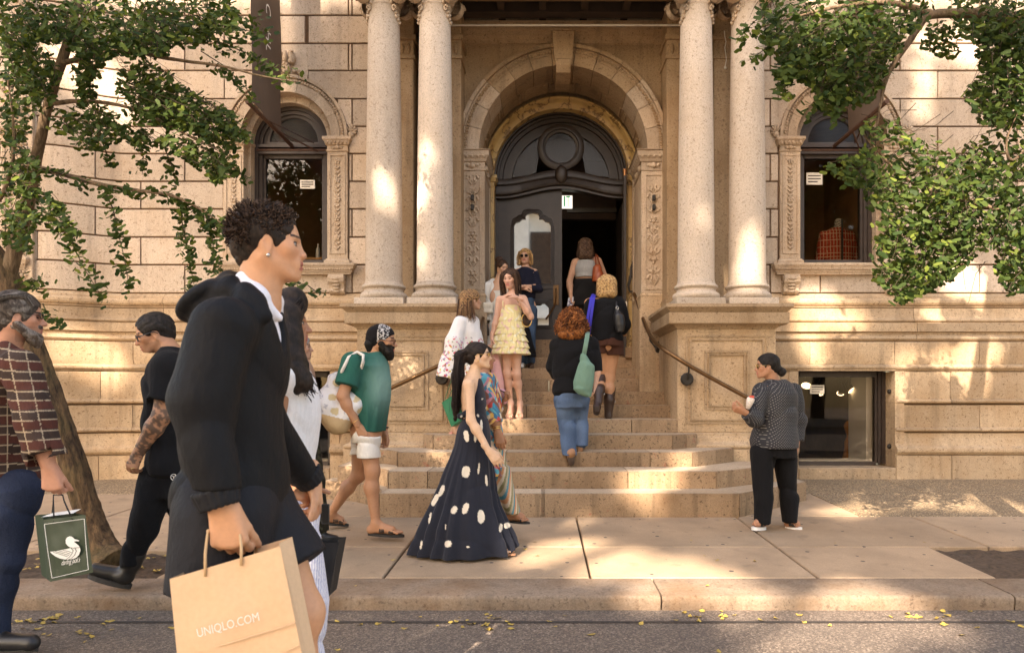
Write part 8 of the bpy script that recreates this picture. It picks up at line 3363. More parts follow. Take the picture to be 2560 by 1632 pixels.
f = Fig('woman with curly copper hair in black sweater and blue jeans climbing the steps', 8.0, (PX(1432, 8), 8.0, .751), (.58, .34, .24), 1.05, .010)
f.head(1430, 802, 92, 0, .24, neck=(1432, 846))
f.torso((1435, 890), (1432, 935), (1430, 980), (.18, .17, .18), (.13, .12, .14), (0, 1, 0))
f.shoulders((1394, 862, 0), (1478, 860, 0))
f.arm((1391, 864, 0), (1382, 915, .1), (1392, 940, .3), 1.08)
f.arm((1482, 864, 0), (1491, 920, -.02), (1487, 962, -.06), 1.08)
f.add_hand((1392, 940, .3), (.2, .5, .5), (0, 0, 1), (1, 0, 0))
f.add_hand((1487, 962, -.06), (-.18, -.05, -1), (-1, 0, .1), (0, 1, 0), curl=(.35, .5, .6, .7), size=1.0)
f.leg((1412, 1000, 0), (1414, 1050, .05), (1424, 1116, -.12), 1.05)
f.leg((1448, 1000, 0), (1450, 1050, .12), (1453, 1110, .02), 1.05)
f.build_body()
cp = [(.16, .052, .016), (.26, .095, .028), (.07, .024, .010)]
hv = [ell(f.p((1430, 806, -.03)), (.155, .14, .165), None, .05), ell(f.p((1412, 826, -.04)), (.09, .11, .09), None, .05), ell(f.p((1448, 826, -.04)), (.09, .11, .09), None, .05), ell(f.p((1430, 834, -.08)), (.12, .09, .08), None, .05)]
f.hairdo(hv, cp, .008, (.012, 70, 1))
rr = np.random.default_rng(9)
mb = MB()
cols = []
for _ in range(820):
 u = rr.normal(0, 1, 3)
 u /= np.linalg.norm(u)
 if u[1] > .5:
  continue
 z = u[2]
 wid = .155 + .03 * (z < 0)
 c0 = f.p((1430, 808, -.03)) + u * A3((wid, .15, .17))
 if c0[2] < PZ(846, 8.0):
  continue
 ax = unit(A3((u[0] * .35, u[1] * .3, -1)) + rr.normal(0, .25, 3))
 t1 = unit(np.cross(ax, rr.normal(0, 1, 3)))
 t2 = np.cross(ax, t1)
 ph, r0, Ln = rr.uniform(0, 6.28), rr.uniform(.008, .014), rr.uniform(.05, .09)
 pts = [Vector(c0 + ax * (Ln * (k / 10 - .4)) + (t1 * math.cos(ph + k * 1.2) + t2 * math.sin(ph + k * 1.2)) * r0) for k in range(11)]
 n0 = len(mb.v)
 mb.tube(pts, .0042, 4, False)
 cols += [A3(cp[rr.integers(0, 3)]) * rr.uniform(.7, 1.6)] * (len(mb.v) - n0)
stuff(mesh_np('hair_curls', np.array(mb.v), np.array(mb.f), M['hair'], f.o, True, np.array(cols)))
f.cloth('black_sweater', [f.loft([(846, 1408, 1458, .09), (856, 1390, 1482, .15), (880, 1382, 1490, .185), (930, 1384, 1484, .195), (976, 1386, 1475, .19)])] + f.sleeve([(1482, 866, 0), (1491, 928, -.025)], [.082, .066]) + f.sleeve([(1392, 866, 0), (1381, 916, .1), (1390, 938, .26)], [.08, .066, .055]), (.010, .010, .011), 'cloth', (.007, 18, 2), None, 'torso')
f.cloth('jeans', [f.loft([(970, 1388, 1467, .175), (1000, 1387, 1468, .185), (1018, 1390, 1466, .18)]), f.loft([(1000, 1388, 1432, .13), (1048, 1396, 1438, .105, .04), (1075, 1400, 1437, .095, .03), (1100, 1401, 1438, .095, -.04), (1136, 1407, 1441, .10, -.10)]), f.loft([(1000, 1430, 1468, .13), (1048, 1434, 1467, .105, .1), (1075, 1436, 1466, .095, .08), (1112, 1437, 1469, .10, .03)])], jeans((.085, .13, .21)), 'denim', (.006, 22, 1), .008, 'legs')
tanl = (.30, .15, .07)
f.cloth('ankle_boot', [cap(f.p((1425, 1118, -.12)), f.p((1427, 1132, -.16)), .046, .046, .03), cap(f.p((1427, 1132, -.16)), f.p((1428, 1152, -.10)), .045, .040, .03)], tanl, 'leather', None, .007)
f.cloth('boot_sole', [ell(f.p((1428, 1146, -.165)), (.042, .02, .085), None, .02)], (.05, .028, .017), 'leather', None, .007)
f.cloth('ankle_boot', [cap(f.p((1453, 1112, .03)), f.p((1453, 1120, .15)), .044, .038, .03), rbox(f.p((1450, 1119, .0)), (.030, .026, .045), None, .006)], tanl, 'leather', None, .007)
WOMAN_O = f

# ---------------------------------------------------------------- woman in the dotted blouse at the right
f = Fig('woman with low bun and sunglasses in dotted dark blouse and black trousers, holding a snack', 6.56, (PX(1940, 6.56), 6.56, pave_z(6.56)), (.40, .20, .115), 1.0, .010)
f.head(1917, 915, 172, -2, .228, neck=(1936, 962), neck_r=.055)
f.torso((1938, 1010), (1938, 1060), (1935, 1110), (.17, .17, .18), (.16, .16, .16), (-.4, .9, 0))
f.shoulders((1908, 977, -.08), (1978, 977, .08), .062)
f.arm((1904, 978, -.1), (1888, 1042, -.17), (1862, 1030, -.24), 1.05)
f.arm((1982, 978, .06), (1994, 1048, .04), (1991, 1112, .0), 1.05)
f.add_hand((1862, 1030, -.24), (-.75, -.1, .25), (.2, .5, .6), (.1, -.4, 1), curl=.75, size=.98)
f.add_hand((1991, 1112, .0), (-.1, 0, -1), (-1, 0, 0), (-.2, 1, 0), curl=.5)
f.leg((1908, 1130, -.06), (1905, 1215, -.06), (1903, 1296, -.05))
f.leg((1962, 1130, .06), (1968, 1215, .04), (1976, 1297, .03))
ft1 = f.foot((1904, 1298, -.05), (1887, 1312, -.12), heel=(1909, 1307, -.02))
ft2 = f.foot((1976, 1299, .03), (1998, 1313, -.02), heel=(1970, 1308, .05))
f.build_body(head_voxel=.006)
f.glasses(.10, .085, True, 'gold', rad=.009)
for q in (ft1, ft2):
 footwear(f, q, M['whiterubber'], M['black'], straps=((.35, .01), (.65, .012)), thick=.03)
f.hairdo(f.scalp(.17, .02, .03) + [cap(f.p((1945, 922, .0)), f.p((1955, 930, .0)), .035, .04, .02)], [(.012, .010, .009), (.02, .016, .014)], .006, (.003, 80, 1))


def dotted():
 m, nt, b = nodes('dotted_cloth')
 tc = N(nt, 'TexCoord')
 s = N(nt, 'SeparateXYZ', ins={0: tc.outputs['Object']})
 u = N(nt, 'Math', operation='MULTIPLY_ADD', ins={0: s.outputs[1], 1: .75, 2: s.outputs[0]})
 fu, fw = [], []
 a = N(nt, 'Math', operation='ADD', ins={0: u.outputs[0], 1: s.outputs[2]})
 c = N(nt, 'Math', operation='SUBTRACT', ins={0: u.outputs[0], 1: s.outputs[2]})
 d = []
 for q in (a, c):
  k = N(nt, 'Math', operation='MULTIPLY', ins={0: q.outputs[0], 1: 1 / .024})
  fr = N(nt, 'Math', operation='FRACT', ins={0: k.outputs[0]})
  ce = N(nt, 'Math', operation='SUBTRACT', ins={0: fr.outputs[0], 1: .5})
  d.append(N(nt, 'Math', operation='MULTIPLY', ins={0: ce.outputs[0], 1: ce.outputs[0]}))
 sm = N(nt, 'Math', operation='ADD', ins={0: d[0].outputs[0], 1: d[1].outputs[0]})
 lt = N(nt, 'Math', operation='LESS_THAN', ins={0: sm.outputs[0], 1: .024})
 nt.links.new(mix(nt, lt.outputs[0], (.014, .014, .018), (.26, .25, .23)), b.inputs['Base Color'])
 b.inputs['Roughness'].default_value = .75
 return m


M['dotted'] = dotted()
f.cloth('dotted_blouse', [f.loft([(948, 1915, 1965, .11), (960, 1900, 1980, .17), (985, 1890, 1992, .215), (1030, 1882, 1995, .235), (1065, 1882, 1992, .235), (1100, 1874, 1995, .25), (1117, 1876, 1995, .25)])] + f.sleeve([(1904, 980, -.1), (1887, 1045, -.18), (1866, 1032, -.23)], [.083, .075, .056]) + f.sleeve([(1982, 980, .06), (1995, 1048, .04), (1992, 1100, .0)], [.082, .072, .058]), None, 'dotted', (.007, 17, 1))
f.cloth('black_trousers', [f.loft([(1095, 1880, 1990, .215), (1140, 1879, 1990, .21)]), f.loft([(1120, 1878, 1936, .14, -.05), (1200, 1881, 1933, .125, -.05), (1260, 1884, 1930, .12, -.05), (1304, 1887, 1926, .12, -.05)]), f.loft([(1120, 1932, 1990, .14, .05), (1200, 1944, 1990, .125, .04), (1260, 1951, 1992, .12, .04), (1304, 1955, 1993, .12, .03)])], (.010, .010, .011), 'cloth', (.006, 18, 3), None, 'legs')
WOMAN_P = f
# ================================================================ bags and small things people carry
def paper_bag(name, label, cat, front, depth, mat, loc, h_pts=None, h_rad=.004, h_mat=None, crease=.004, fold_rows=(), group=None, taper=0.0):
 """open paper carrier: front corners TL TR BR BL as (x, y, d); depth is the vector to the back panel"""
 t = thing(name, label, cat, loc, group)
 dv = A3(depth)
 V, F, n = flat_panel(front, 0, '', None, None, .004, 16, 16, crease, 3)
 V = np.array(V)
 mb = MB()
 mb.add(V, F)
 o = mb.build('front_panel', mat, t, smooth=True)
 Vb = V + dv
 mb = MB()
 mb.add(Vb, F)
 mb.build('back_panel', mat, t, smooth=True)
 k = 17
 for nm, ids in (('side_panel', [j * k + 16 for j in range(k)]), ('side_panel', [j * k for j in range(k)]), ('bottom_panel', [16 * k + i for i in range(k)])):
  mb = MB()
  a, b = V[ids], Vb[ids]
  mid = (a + b) / 2
  inw = (V.mean(0) + dv / 2 - mid.mean(0))
  inw = unit(inw) * (0.02 if nm == 'side_panel' else 0)
  m2 = mid + inw * np.linspace(1, .1, k)[:, None]
  m = len(ids)
  mb.add(list(a) + list(m2) + list(b), [(i, i + 1, m + i + 1, m + i) for i in range(m - 1)] + [(m + i, m + i + 1, 2 * m + i + 1, 2 * m + i) for i in range(m - 1)])
  mb.build(nm, mat, t)
 return t, V, n


# kraft bag with its printed line, carried by the man in the jacket
kraft = plain('kraft_paper', (.66, .44, .26), .8, var=.06, scale=60)
bd = 1.86
front = [(424, 1446.5, bd), (700, 1365, bd), (768, 1700, bd), (456, 1775, bd)]
KB, V, n = paper_bag('paper_bag', 'kraft brown paper carrier bag with white UNIQLO.COM lettering', 'paper bag', front, (-.012, .125, .0), kraft, P(560, 1420, bd))
vs, fs = shop_letters('UNIQLO.COM', 1.0)
w, h = max(v.x for v in vs), max(v.y for v in vs)
pts = []
for v in vs:
 a, b = v.x / w, v.y / h
 q = P(497 + a * 155 - b * 4, 1590 - a * 42.5 - b * 21, bd)
 pts.append(q + Vector(n) * .008)
mb = MB()
mb.add(pts, fs)
mb.build('printed_text', plain('white_print', (.80, .74, .66), .8), KB)
mb = MB()
for y0, y1, x0, x1 in ((1632, 1556, 490, 738), (1660, 1612, 640, 748)):
 mb.tube([P(x0, y0, bd - .006), P((x0 + x1) / 2, (y0 + y1) / 2, bd - .007), P(x1, y1, bd - .006)], .0022, 4)
mb.build('paper_fold', kraft, KB)
cordm = plain('twisted_paper_cord', (.55, .36, .19), .85)
for dz in (-.004, .125):
 ox = -.012 * (dz > 0)
 a, b = P(515, 1420, bd) + Vector((ox, dz, -.02)), P(605, 1393, bd) + Vector((ox, dz, -.02))
 mid = P(562, 1330, 1.90)
 drape([a, a + Vector((.0, 0, .06)), Vector((mid.x - .045, 1.90, mid.z + .005)), Vector((mid.x, 1.90, mid.z + .010)), Vector((mid.x + .04, 1.90, mid.z - .004)), b + Vector((0, 0, .05)), b], .0040, 'handle', cordm, KB)

# dark green duck bag held by the bearded man
gmat = plain('dark_green_paper', (.030, .048, .026), .55, var=.1, scale=30)
gd = 3.52
z4 = lambda x, y, d=gd: P(x / 2.998, 1120 + y / 2.998, d)
zp = lambda x, y: (x / 2.998, 1120 + y / 2.998, gd)
GB, V, n = paper_bag('paper_bag', 'dark green paper bag with white duck drawing, held by the bearded man', 'paper bag', [zp(325, 535), zp(640, 500), zp(697, 930), zp(378, 1000)], (-.135, .13, .0), gmat, P(137, 1290, gd), crease=.005)
wp = plain('white_print_ink', (.74, .74, .70), .8)
off = Vector(n) * .0125
mb = MB()
duck = [(606, 686), (572, 676), (560, 664), (548, 656), (532, 655), (514, 664), (504, 684), (506, 708), (522, 728), (545, 741), (520, 748), (480, 756), (430, 766), (388, 770), (402, 786), (430, 806), (462, 820), (500, 828), (540, 828), (578, 818), (604, 794), (615, 762), (612, 740), (600, 722), (580, 706), (568, 697), (572, 692), (606, 692)]
mb.add([z4(x, y) + off for x, y in duck], [tuple(range(len(duck)))])
mb.build('duck_drawing', wp, GB)
mb = MB()
for ln in (([(412, 772), (470, 790), (520, 806)]), ([(430, 768), (490, 784), (530, 796)]), ([(455, 764), (510, 776), (540, 786)]), ([(485, 758), (530, 768), (550, 776)]), ([(546, 742), (562, 760), (552, 786), (530, 812), (512, 826)]), ([(574, 738), (586, 764), (574, 794), (548, 820), (528, 828)]), ([(540, 740), (570, 742), (612, 738)])):
 mb.tube([z4(x, y) + off * 1.15 for x, y in ln], .0011, 4)
mb.build('feather_lines', gmat, GB)
mb = MB()
for a, b in (((343, 566), (641, 526)), ((641, 526), (672, 905)), ((672, 905), (400, 968)), ((400, 968), (343, 566))):
 mb.tube([z4(*a) + off * .8, z4((a[0] + b[0]) / 2, (a[1] + b[1]) / 2) + off, z4(*b) + off * .8], .0014, 4)
mb.build('printed_border', wp, GB)
vs, fs = shop_letters("darling jack's", 1.0)
w, h = max(v.x for v in vs), max(v.y for v in vs)
mb = MB()
mb.add([z4(470 + v.x / w * 138 + v.y * 14, 872 - v.x / w * 26 - v.y / h * 40) + off for v in vs], fs)
mb.build('printed_text', wp, GB)
bk = plain('black_cord', (.012, .012, .012), .8)
for ox, oy in ((0, 0), (-.10, .13)):
 a, b = z4(405, 520) + Vector((ox, oy, -.02)), z4(545, 505) + Vector((ox, oy, -.02))
 drape([a, z4(400, 400, 3.56), z4(400, 350, 3.58), z4(470, 350, 3.58), z4(480, 395, 3.56), b], .0035, 'handle', bk, GB)
mb = MB()
a, b = z4(285, 522) + Vector((.0, .02, 0)), z4(528, 492) + Vector((0, .02, 0))
mb.quad(a, b, b + Vector((.0, .06, .012)), a + Vector((.0, .09, .008)))
mb.build('paper_lining', wp, GB)

# tote bag of the man in the green tee: soft sack on a rope
d = 6.2
tt = thing('tote_bag', 'white canvas tote with pale round prints and tan base, on a rope strap', 'tote bag', P(850, 1010, d - .33))
zone = PZ(1030, d)


def tote(V):
 n = vnoise(V, 30, 2.0)
 c = np.tile(A3((.70, .68, .66)), (len(V), 1))
 c[n > .80] = A3((.56, .45, .26))
 c[(n < .2) & (vnoise(V, 120, 1) > .5)] = A3((.42, .42, .46))
 low = V[:, 2] < zone + .22 * (V[:, 0] - PX(800, d)) * -1.2 + .02
 c[low] = A3((.50, .36, .20))
 return c


q = lambda x, y, dz: A3(P(x, y, d + dz + (.20 if y > 925 else 0))[:])
pr = [cap(q(838, 958, -.34), q(818, 1012, -.36), .055, .11, .06), cap(q(818, 1012, -.36), q(840, 1055, -.36), .12, .10, .06), cap(q(850, 980, -.35), q(882, 1012, -.36), .07, .085, .06), cap(q(882, 1012, -.36), q(850, 1055, -.36), .075, .09, .05), cap(q(832, 945, -.34), q(842, 935, -.33), .035, .02, .03), cap(q(893, 1002, -.36), q(905, 1000, -.36), .04, .02, .03)]
blend('bag_body', pr, .009, M['cloth'], tt, tote, (.011, 15, 1))
rope = plain('white_rope', (.68, .64, .57), .9)
drape([q(848, 958, -.36), q(856, 925, -.33), q(872, 893, -.28), q(893, 880, -.22), q(908, 888, -.26), q(908, 905, -.30), q(898, 935, -.33), q(885, 968, -.36)], .014, 'rope_strap', rope, tt, n=8)

# black carrier behind the striped trousers, phone in the woman's hand
bb = plain('matt_black_card', (.013, .012, .012), .6)
BB, V, n = paper_bag('paper_bag', 'black paper carrier seen behind the striped trousers', 'paper bag', [(770, 1357, 3.12), (847, 1355, 3.12), (822, 1490, 3.12), (745, 1490, 3.12)], (.0, .12, 0), bb, P(800, 1360, 3.12))
c = P(814, 1284, 2.56)
mb = MB()
mb.bbox(c.x - .014, c.x + .014, 2.555, 2.565, c.z - .036, c.z + .036, .003)
tag(mb.build('mobile_phone', M['black'], None, loc=c), 'black mobile phone at the clasped hands by the striped trousers', 'phone')

# pink bag, brown handbag and dark coat with the group on the steps
d = 8.86
pk = plain('pale_pink_paper', (.66, .36, .33), .7, var=.05)
PB = thing('carrier_bag', 'pale pink carrier bag hanging from the hand of the yellow dressed woman', 'carrier bag', P(1240, 900, d))
prk = [zl([(PX(x0 + (x1 - x0) / 2, d), d, PZ(y, d), (x1 - x0) / 2 * d / FOC, dp) for y, x0, x1, dp in ((884, 1233, 1246, .02), (910, 1228, 1251, .05), (960, 1226, 1260, .075), (985, 1227, 1263, .08))])]
blend('bag_body', prk, .008, M['cloth'], PB, (.66, .36, .33), (.007, 22, 1))
drape([P(1236, 888, d), P(1231, 862, d + .02), P(1230, 852, d + .02), P(1234, 862, d + .02), P(1243, 888, d)], .005, 'handle', pk, PB)
d = 8.98
HB = thing('handbag', 'small brown handbag with gold ring handle under the bent arm', 'handbag', P(1316, 800, d))
blend('bag_body', [ell(A3(P(1310, 796, d)[:]), (.06, .07, .09)), ell(A3(P(1314, 806, d)[:]), (.055, .06, .06))], .008, M['leather'], HB, (.055, .028, .016), (.003, 40, 1))
c = P(1317, 800, d - .08)
drape([c + Vector((.062 * math.cos(k * .33), -.01, .085 * math.sin(k * .33))) for k in range(20)], .007, 'ring_handle', M['gold'], HB)
drape([P(1308, 785, d - .03), P(1304, 760, d), P(1303, 742, d + .02)], .006, 'strap', plain('orange_strap', (.42, .19, .06), .6), HB)
d = 10.55
CT = thing('coat', 'black coat hanging beside the jeans of the blond bobbed woman', 'coat', P(1325, 870, d))
blend('cloth', [zl([(PX((x0 + x1) / 2, d), d, PZ(y, d), (x1 - x0) / 2 * d / FOC, dp) for y, x0, x1, dp in ((808, 1312, 1322, .04), (845, 1311, 1329, .08), (892, 1309, 1342, .10))])], .009, M['cloth'], CT, (.010, .010, .011), (.009, 24, 1))
d = 10.12
WB = thing('shoulder_bag', 'cream shoulder bag on a long strap against the white dress', 'shoulder bag', P(1221, 770, d))
blend('bag_body', [rbox(A3(P(1220, 770, d)[:]), (.075, .035, .08), None, .03)], .008, M['leather'], WB, (.66, .60, .48), (.003, 30, 1))
drape([P(1216, 758, d), P(1224, 730, d + .02), P(1229, 706, d + .12)], .008, 'strap', plain('cream_strap', (.66, .60, .5), .6), WB)
d = 10.2
DB = thing('handbag', 'dark folded handbag gripped by the woman in the white cardigan', 'handbag', P(1215, 830, d))
blend('bag_body', [cap(A3(P(1212, 812, d)[:]), A3(P(1206, 850, d)[:]), .035, .055, .03), cap(A3(P(1214, 815, d)[:]), A3(P(1224, 836, d)[:]), .03, .025, .03)], .008, M['leather'], DB, (.045, .03, .02), (.006, 35, 1))

# green shopping bag low on the steps
d = 8.3
EG = plain('emerald_paper', (.015, .17, .075), .45)
EB, V, n = paper_bag('shopping_bag', 'emerald green shopping bag hanging behind the long ponytail', 'shopping bag', [(1104, 1006, d), (1128, 990, d), (1150, 1052, d), (1128, 1066, d)], (.05, .10, .0), EG, P(1125, 1000, d), crease=.003)
drape([P(1112, 1000, d), P(1128, 950, d - .02), P(1140, 930, d + .05), P(1140, 950, d + .05), P(1122, 994, d)], .004, 'handle', EG, EB)

# bags of the three women going in
d = 11.35
OB = thing('handbag', 'rust orange leather handbag on the shoulder of the grey topped woman', 'handbag', P(1497, 680, d))
blend('bag_body', [zl([(PX((x0 + x1) / 2, d), d, PZ(y, d), (x1 - x0) / 2 * d / FOC, dp) for y, x0, x1, dp in ((662, 1488, 1500, .03), (668, 1483, 1504, .05), (690, 1480, 1510, .07), (704, 1481, 1515, .075))])], .008, M['leather'], OB, (.30, .065, .018), (.004, 30, 1))
drape([P(1490, 664, d), P(1489, 645, d + .02), P(1490, 636, d + .12), P(1494, 640, d + .1), P(1500, 664, d)], .012, 'strap', plain('rust_strap', (.28, .06, .018), .5), OB)
d = 11.42
PBW = plain('white_blue_paper', (.62, .64, .72), .6)
BW, V, n = paper_bag('paper_bag', 'white paper bag with blue markings in the doorway woman\'s left hand', 'paper bag', [(1421, 744, d), (1434, 742, d), (1432, 775, d), (1416, 776, d)], (.0, .1, 0), PBW, P(1425, 750, d), crease=.002)
mb = MB()
for a, b in (((1421, 752), (1433, 763)), ((1418, 764), (1433, 756)), ((1425, 744), (1424, 775))):
 mb.tube([P(*a, d - .008), P(*b, d - .008)], .006, 4)
mb.build('printed_mark', plain('blue_ink', (.02, .03, .12), .6), BW)
d = 8.8
KB2 = thing('handbag', 'slouchy black leather handbag with silver ring on the blond woman\'s back', 'handbag', P(1550, 790, d))
blend('bag_body', [zl([(PX((x0 + x1) / 2, d), d, PZ(y, d), (x1 - x0) / 2 * d / FOC, dp) for y, x0, x1, dp in ((776, 1538, 1548, .04), (788, 1534, 1558, .07), (812, 1536, 1565, .085), (830, 1541, 1562, .07))])], .008, M['leather'], KB2, (.012, .012, .013), (.009, 26, 1))
drape([P(1542, 780, d), P(1541, 760, d + .05), P(1540, 744, d + .16)], .011, 'strap', plain('black_leather_strap', BLACK, .4), KB2)
mb = MB()
c = P(1543, 770, d - .01)
mb.tube([c + Vector((.016 * math.cos(k * .45), 0, .02 * math.sin(k * .45))) for k in range(15)], .004, 5, False)
mb.build('ring', M['silver'], KB2, smooth=True)
BS = thing('bag_strap', 'bright blue webbing strap over the blond woman\'s left shoulder', 'strap', P(1478, 740, d))
bl = plain('blue_webbing', (.035, .03, .42), .7)
for a in ([(1483, 735, .14), (1478, 745, .02), (1470, 790, .0), (1466, 840, .06)], [(1487, 737, .14), (1484, 748, .01), (1478, 790, .0), (1473, 835, .05)]):
 mb = MB()
 for o in (-1, -.33, .33, 1):
  mb.tube([P(x + o * 2.2, y, d + dz) for x, y, dz in a], .006, 5)
 mb.build('webbing', bl, BS, smooth=True)
d = 7.76
TB = thing('tote_bag', 'sage green canvas tote on the right shoulder of the copper haired woman', 'tote bag', P(1460, 930, d))
sg = (.135, .235, .180)
blend('bag_body', [zl([(PX((x0 + x1) / 2, d), d, PZ(y, d), (x1 - x0) / 2 * d / FOC, dp) for y, x0, x1, dp in ((884, 1453, 1463, .03), (898, 1449, 1473, .05), (914, 1445, 1486, .07), (955, 1434, 1484, .09), (972, 1433, 1481, .09), (985, 1446, 1480, .07), (993, 1466, 1479, .04))])], .008, M['cloth'], TB, sg, (.006, 20, 1))
sgm = plain('sage_strap', sg, .9)
for o in (0, 5):
 mb = MB()
 for e in (-.8, 0, .8):
  mb.tube([P(x + e * 2 + o, y, d + dz) for x, y, dz in ((1457, 888, -.02), (1462, 862, .0), (1466, 838, .05), (1467, 830, .15))], .007, 5)
 mb.build('strap', sgm, TB, smooth=True)

# snack in the hand of the woman at the right; pouch in the patchwork woman's hand
d = 6.3
SN = thing('wrapped_snack', 'paper wrapped snack with red topping held at the dotted blouse', 'snack', P(1876, 1005, d))
c = P(1874, 1016, d)
mb = MB()
a, b = Vector(P(1869, 1022, d)), Vector(P(1878, 994, d))
mb.tube([a, a.lerp(b, .5), a.lerp(b, .85), b], [.018, .030, .036, .030], 10)
mb.build('paper_wrap', plain('printed_wrap', (.62, .55, .48), .7, var=.3, scale=70), SN, smooth=True)
mb = MB()
for k in range(5):
 mb.ball(b + Vector((.012 * math.cos(k * 1.3), .010 * math.sin(k * 1.3) - .01, .006)), .014, 7, 5)
mb.build('topping', plain('red_topping', (.55, .06, .03), .4), SN, smooth=True)
d = 6.2
PO = thing('phone_pouch', 'pink zipped pouch in the hand of the patchwork tunic woman', 'pouch', P(1261, 985, d))
blend('pouch', [cap(A3(P(1254, 978, d)[:]), A3(P(1266, 990, d)[:]), .028, .030, .02), cap(A3(P(1262, 984, d)[:]), A3(P(1262, 1003, d)[:]), .024, .022, .02)], .007, M['nylon'], PO, (.58, .30, .32), (.004, 40, 1))
drape([P(1251, 975, d - .03), P(1262, 981, d - .035), P(1266, 994, d - .03)], .005, 'zip', M['black'], PO)

# ================================================================ window displays, banners, notices
d = 10.75
MN = thing('mannequin', 'headless shop mannequin in red plaid shirt behind the right window', 'mannequin', P(2090, 640, d))


def red_plaid(V):
 a, b = np.mod(V[:, 0] / .045, 1), np.mod(V[:, 2] / .05, 1)
 c = np.tile(A3((.36, .055, .035)), (len(V), 1))
 c[(a < .4)] *= .6
 c[(a < .13) | (b < .13)] = A3((.55, .40, .28))
 return c


L_ = lambda rows: zl([(PX((x0 + x1) / 2, d), d, PZ(y, d), (x1 - x0) / 2 * d / FOC, dp) for y, x0, x1, dp in rows])
blend('shirt', [L_([(570, 2078, 2108, .06), (580, 2058, 2126, .10), (610, 2052, 2134, .12), (662, 2052, 2134, .12)]), cap(A3(P(2058, 588, d)[:]), A3(P(2046, 655, d)[:]), .06, .055, .04), cap(A3(P(2128, 588, d)[:]), A3(P(2140, 655, d)[:]), .06, .055, .04)], .009, M['cloth'], MN, red_plaid, (.005, 30, 1))
blend('neck_cap', [cap(A3(P(2093, 572, d)[:]), A3(P(2096, 556, d)[:]), .055, .06, .02)], .009, M['cloth'], MN, lambda V: np.where((np.sin(V[:, 2] * 260 + V[:, 0] * 120) > 0)[:, None], np.array([[.6, .58, .54]]), np.array([[.03, .03, .03]])), None)
mb = MB()
mb.box(PX(2104, 10.5), PX(2108, 10.5), 10.5, 10.52, PZ(655, 10.5), PZ(548, 10.5))
mb.build('stand_pole', M['iron'], MN)
mb = MB()
mb.box(PX(1985, 10.7), PX(2190, 10.7), 10.3, 11.4, PZ(672, 10.7), PZ(662, 10.7))
mb.build('display_shelf', M['room'], MN)
d = 11.0
STT = thing('statue', 'orange carved figure standing inside the right basement window', 'statue', P(2125, 1150, d))
blend('figure', [L_([(1052, 2116, 2132, .05), (1064, 2110, 2136, .07), (1078, 2114, 2138, .06), (1090, 2118, 2138, .06), (1104, 2111, 2140, .08), (1120, 2112, 2138, .07), (1160, 2104, 2140, .10)]), cap(A3(P(2122, 1108, d)[:]), A3(P(2112, 1110, d)[:]), .03, .012, .02)], .009, M['cloth'], STT, (.50, .22, .05), (.004, 40, 1))
lit = emit('lamp_glow', (1.0, .80, .50), 1.2)
for k, (x, y, dd, r, lab) in enumerate(((2016, 964, 10.6, .075, 'lit white spotlight at the top left of the right basement window'), (2131, 975, 10.6, .07, 'lit spotlight nearest the pale jamb in the right basement window'), (2101, 983, 11.2, .05, 'ring shaped ceiling lamp deep inside the basement, beside the bright spotlight'),
          (2056, 983, 11.2, .05, 'ring shaped ceiling lamp deep inside the basement, below the notice'), (1565, 633, 13.0, .045, 'small lit spotlight glimpsed through the open doorway'))):
 t = thing('spotlight', lab, 'spotlight', P(x, y, dd), 'lit spotlights inside the shop')
 c = P(x, y, dd)
 mb = MB()
 q = Vector((-.35 if k % 2 == 0 else .4, -.55, -.75)).to_track_quat('Z', 'Y')
 ring = [c + q @ Vector((r * math.cos(a), r * math.sin(a), 0)) for a in [2 * math.pi * i / 14 for i in range(14)]]
 if k in (2, 3):
  mb.tube(ring[5:14], r * .14, 5)
 else:
  mb.add(ring, [tuple(range(14))])
 mb.build('bulb_face', lit, t)
 mb = MB()
 mb.tube([c + q @ Vector((0, 0, -.005)), c + q @ Vector((0, 0, -.12)), c + Vector((0, .04, .25))], [r * .9, r * .6, .012], 10)
 mb.build('lamp_housing', M['iron'], t, smooth=True)


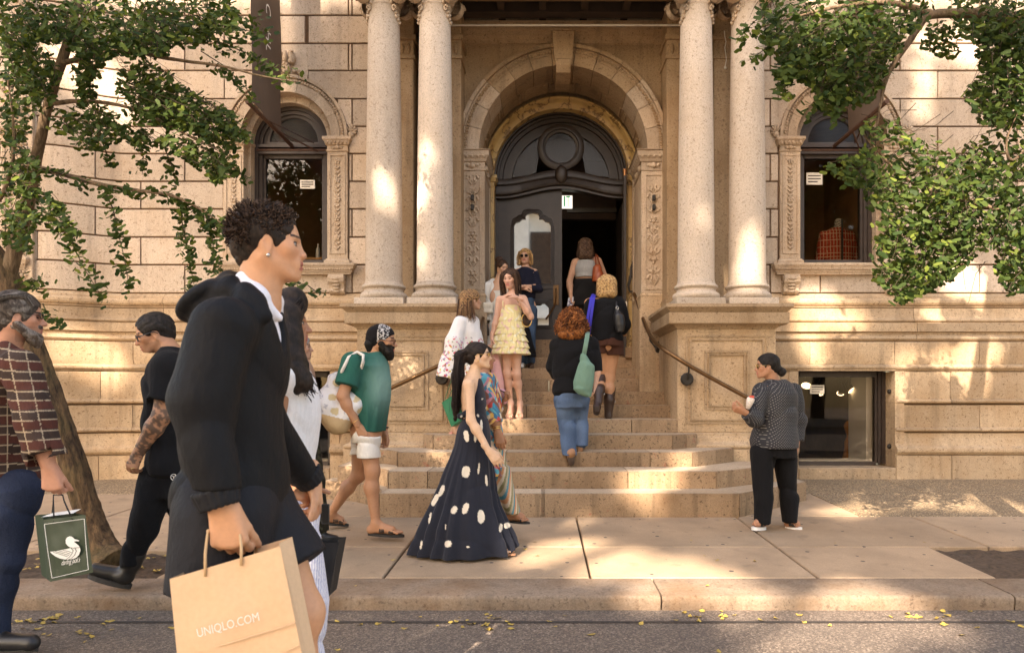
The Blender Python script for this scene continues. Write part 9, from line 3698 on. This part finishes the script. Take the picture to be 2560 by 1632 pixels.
def blade_banner(s, label):
 x = X0 + s * 3.835
 t = thing('banner', label, 'banner', (x, D_W, 4.9), 'brown banners projecting from the facade')
 y0, y1, zb_ = 8.62, 9.62, 4.90
 n = 26
 V, F = [], []
 for j in range(n + 1):
  zz = zb_ + .03 + 3.2 * j / n
  for i in range(9):
   y = y0 + (y1 - y0) * i / 8
   sag = .018 * math.sin(j * .5 + i * .35) * max(0, 1 - j / 16) + .012 * math.sin(i * .9 + j * .21)
   V.append((x + sag, y, zz + (.02 * math.sin(i * 1.4) if j == 0 else 0)))
 F = [(j * 9 + i, j * 9 + i + 1, (j + 1) * 9 + i + 1, (j + 1) * 9 + i) for j in range(n) for i in range(8)]
 mb = MB()
 mb.add(V, F)
 mb.build('banner_cloth', M['banner'], t, smooth=True)
 mb = MB()
 mb.tube([(x, y0 - .10, zb_), (x, 10.1, zb_)], .028, 8)
 mb.build('pole', M['rust'], t, smooth=True, angle=40)
 mb = MB()
 mb.tube([(x, y1 - .15, zb_), (x + .38, 10.08, zb_ - .08)], .012, 6)
 mb.tube([(x, y1 - .55, zb_ + .0), (x + .30, 10.08, zb_ + .05)], .009, 6)
 mb.tube([(x - .5, 10.06, zb_ - .06), (x + .5, 10.06, zb_ - .06)], .018, 6)
 mb.build('brace', M['rust'], t, smooth=True, angle=40)
 if s < 0:
  zz = PZ(8, 9.25)
  for k, ch in enumerate(('C', 'H', 'L', 'Y')):
   vs, fs = shop_letters(ch, .22)
   w = max(v.x for v in vs)
   mb = MB()
   # letters read down the cloth, turned on their side
   zc = PZ((10, 75, 110, 165)[k], 9.1)
   mb.add([(x + .032, 9.03 + v.y, zc - v.x) for v in vs], fs)
   mb.build('lettering', M['letter'], t)


blade_banner(-1, 'brown banner with pale lettering hanging on a pole above the left window')
blade_banner(1, 'brown banner on a pole above the right window, partly behind the leaves')
for x0, x1, y0, y1, dd, lab in ((750, 787, 450, 472, 10.12, 'small printed notice inside the left arched window'), (2016, 2056, 432, 462, 10.12, 'small printed notice inside the right arched window'), (2025, 2061, 962, 984, 9.96, 'small printed notice inside the right basement window')):
 mb = MB()
 mb.box(PX(x0, dd), PX(x1, dd), dd, dd + .004, PZ(y1, dd), PZ(y0, dd))
 o = tag(mb.build('paper_notice', M['paper'], None, loc=P(x0, y1, dd)), lab, 'notice')
 mb = MB()
 for k in range(3):
  zz = PZ(y0 + (y1 - y0) * (.25 + .25 * k), dd)
  mb.box(PX(x0 + 4, dd), PX(x1 - (4 + 8 * (k == 2)), dd), dd - .003, dd - .001, zz - .008, zz + .006)
 mb.build('printed_lines', M['frame'], o)
d = 10.4
BT = thing('water_bottle', 'clear water bottle on the left window ledge beside the jacketed man\'s nose', 'bottle', P(795, 644, d))
mb = MB()
c = P(795, 645, d)
mb.lathe(c.x, d, [(.03, c.z), (.032, c.z + .01), (.032, c.z + .12), (.012, c.z + .16), (.012, c.z + .185)], 12)
mb.build('bottle_body', plain('pale_plastic', (.45, .48, .52), .2), BT, smooth=True, angle=50)
mb = MB()
mb.lathe(c.x, d, [(.014, c.z + .186), (.014, c.z + .205)], 10)
mb.build('bottle_cap', M['white'], BT)
mb = MB()
mb.box(c.x - .4, c.x + .2, d - .06, d + .1, c.z - .03, c.z - .002)
mb.build('bottle_shelf', M['room'], BT)
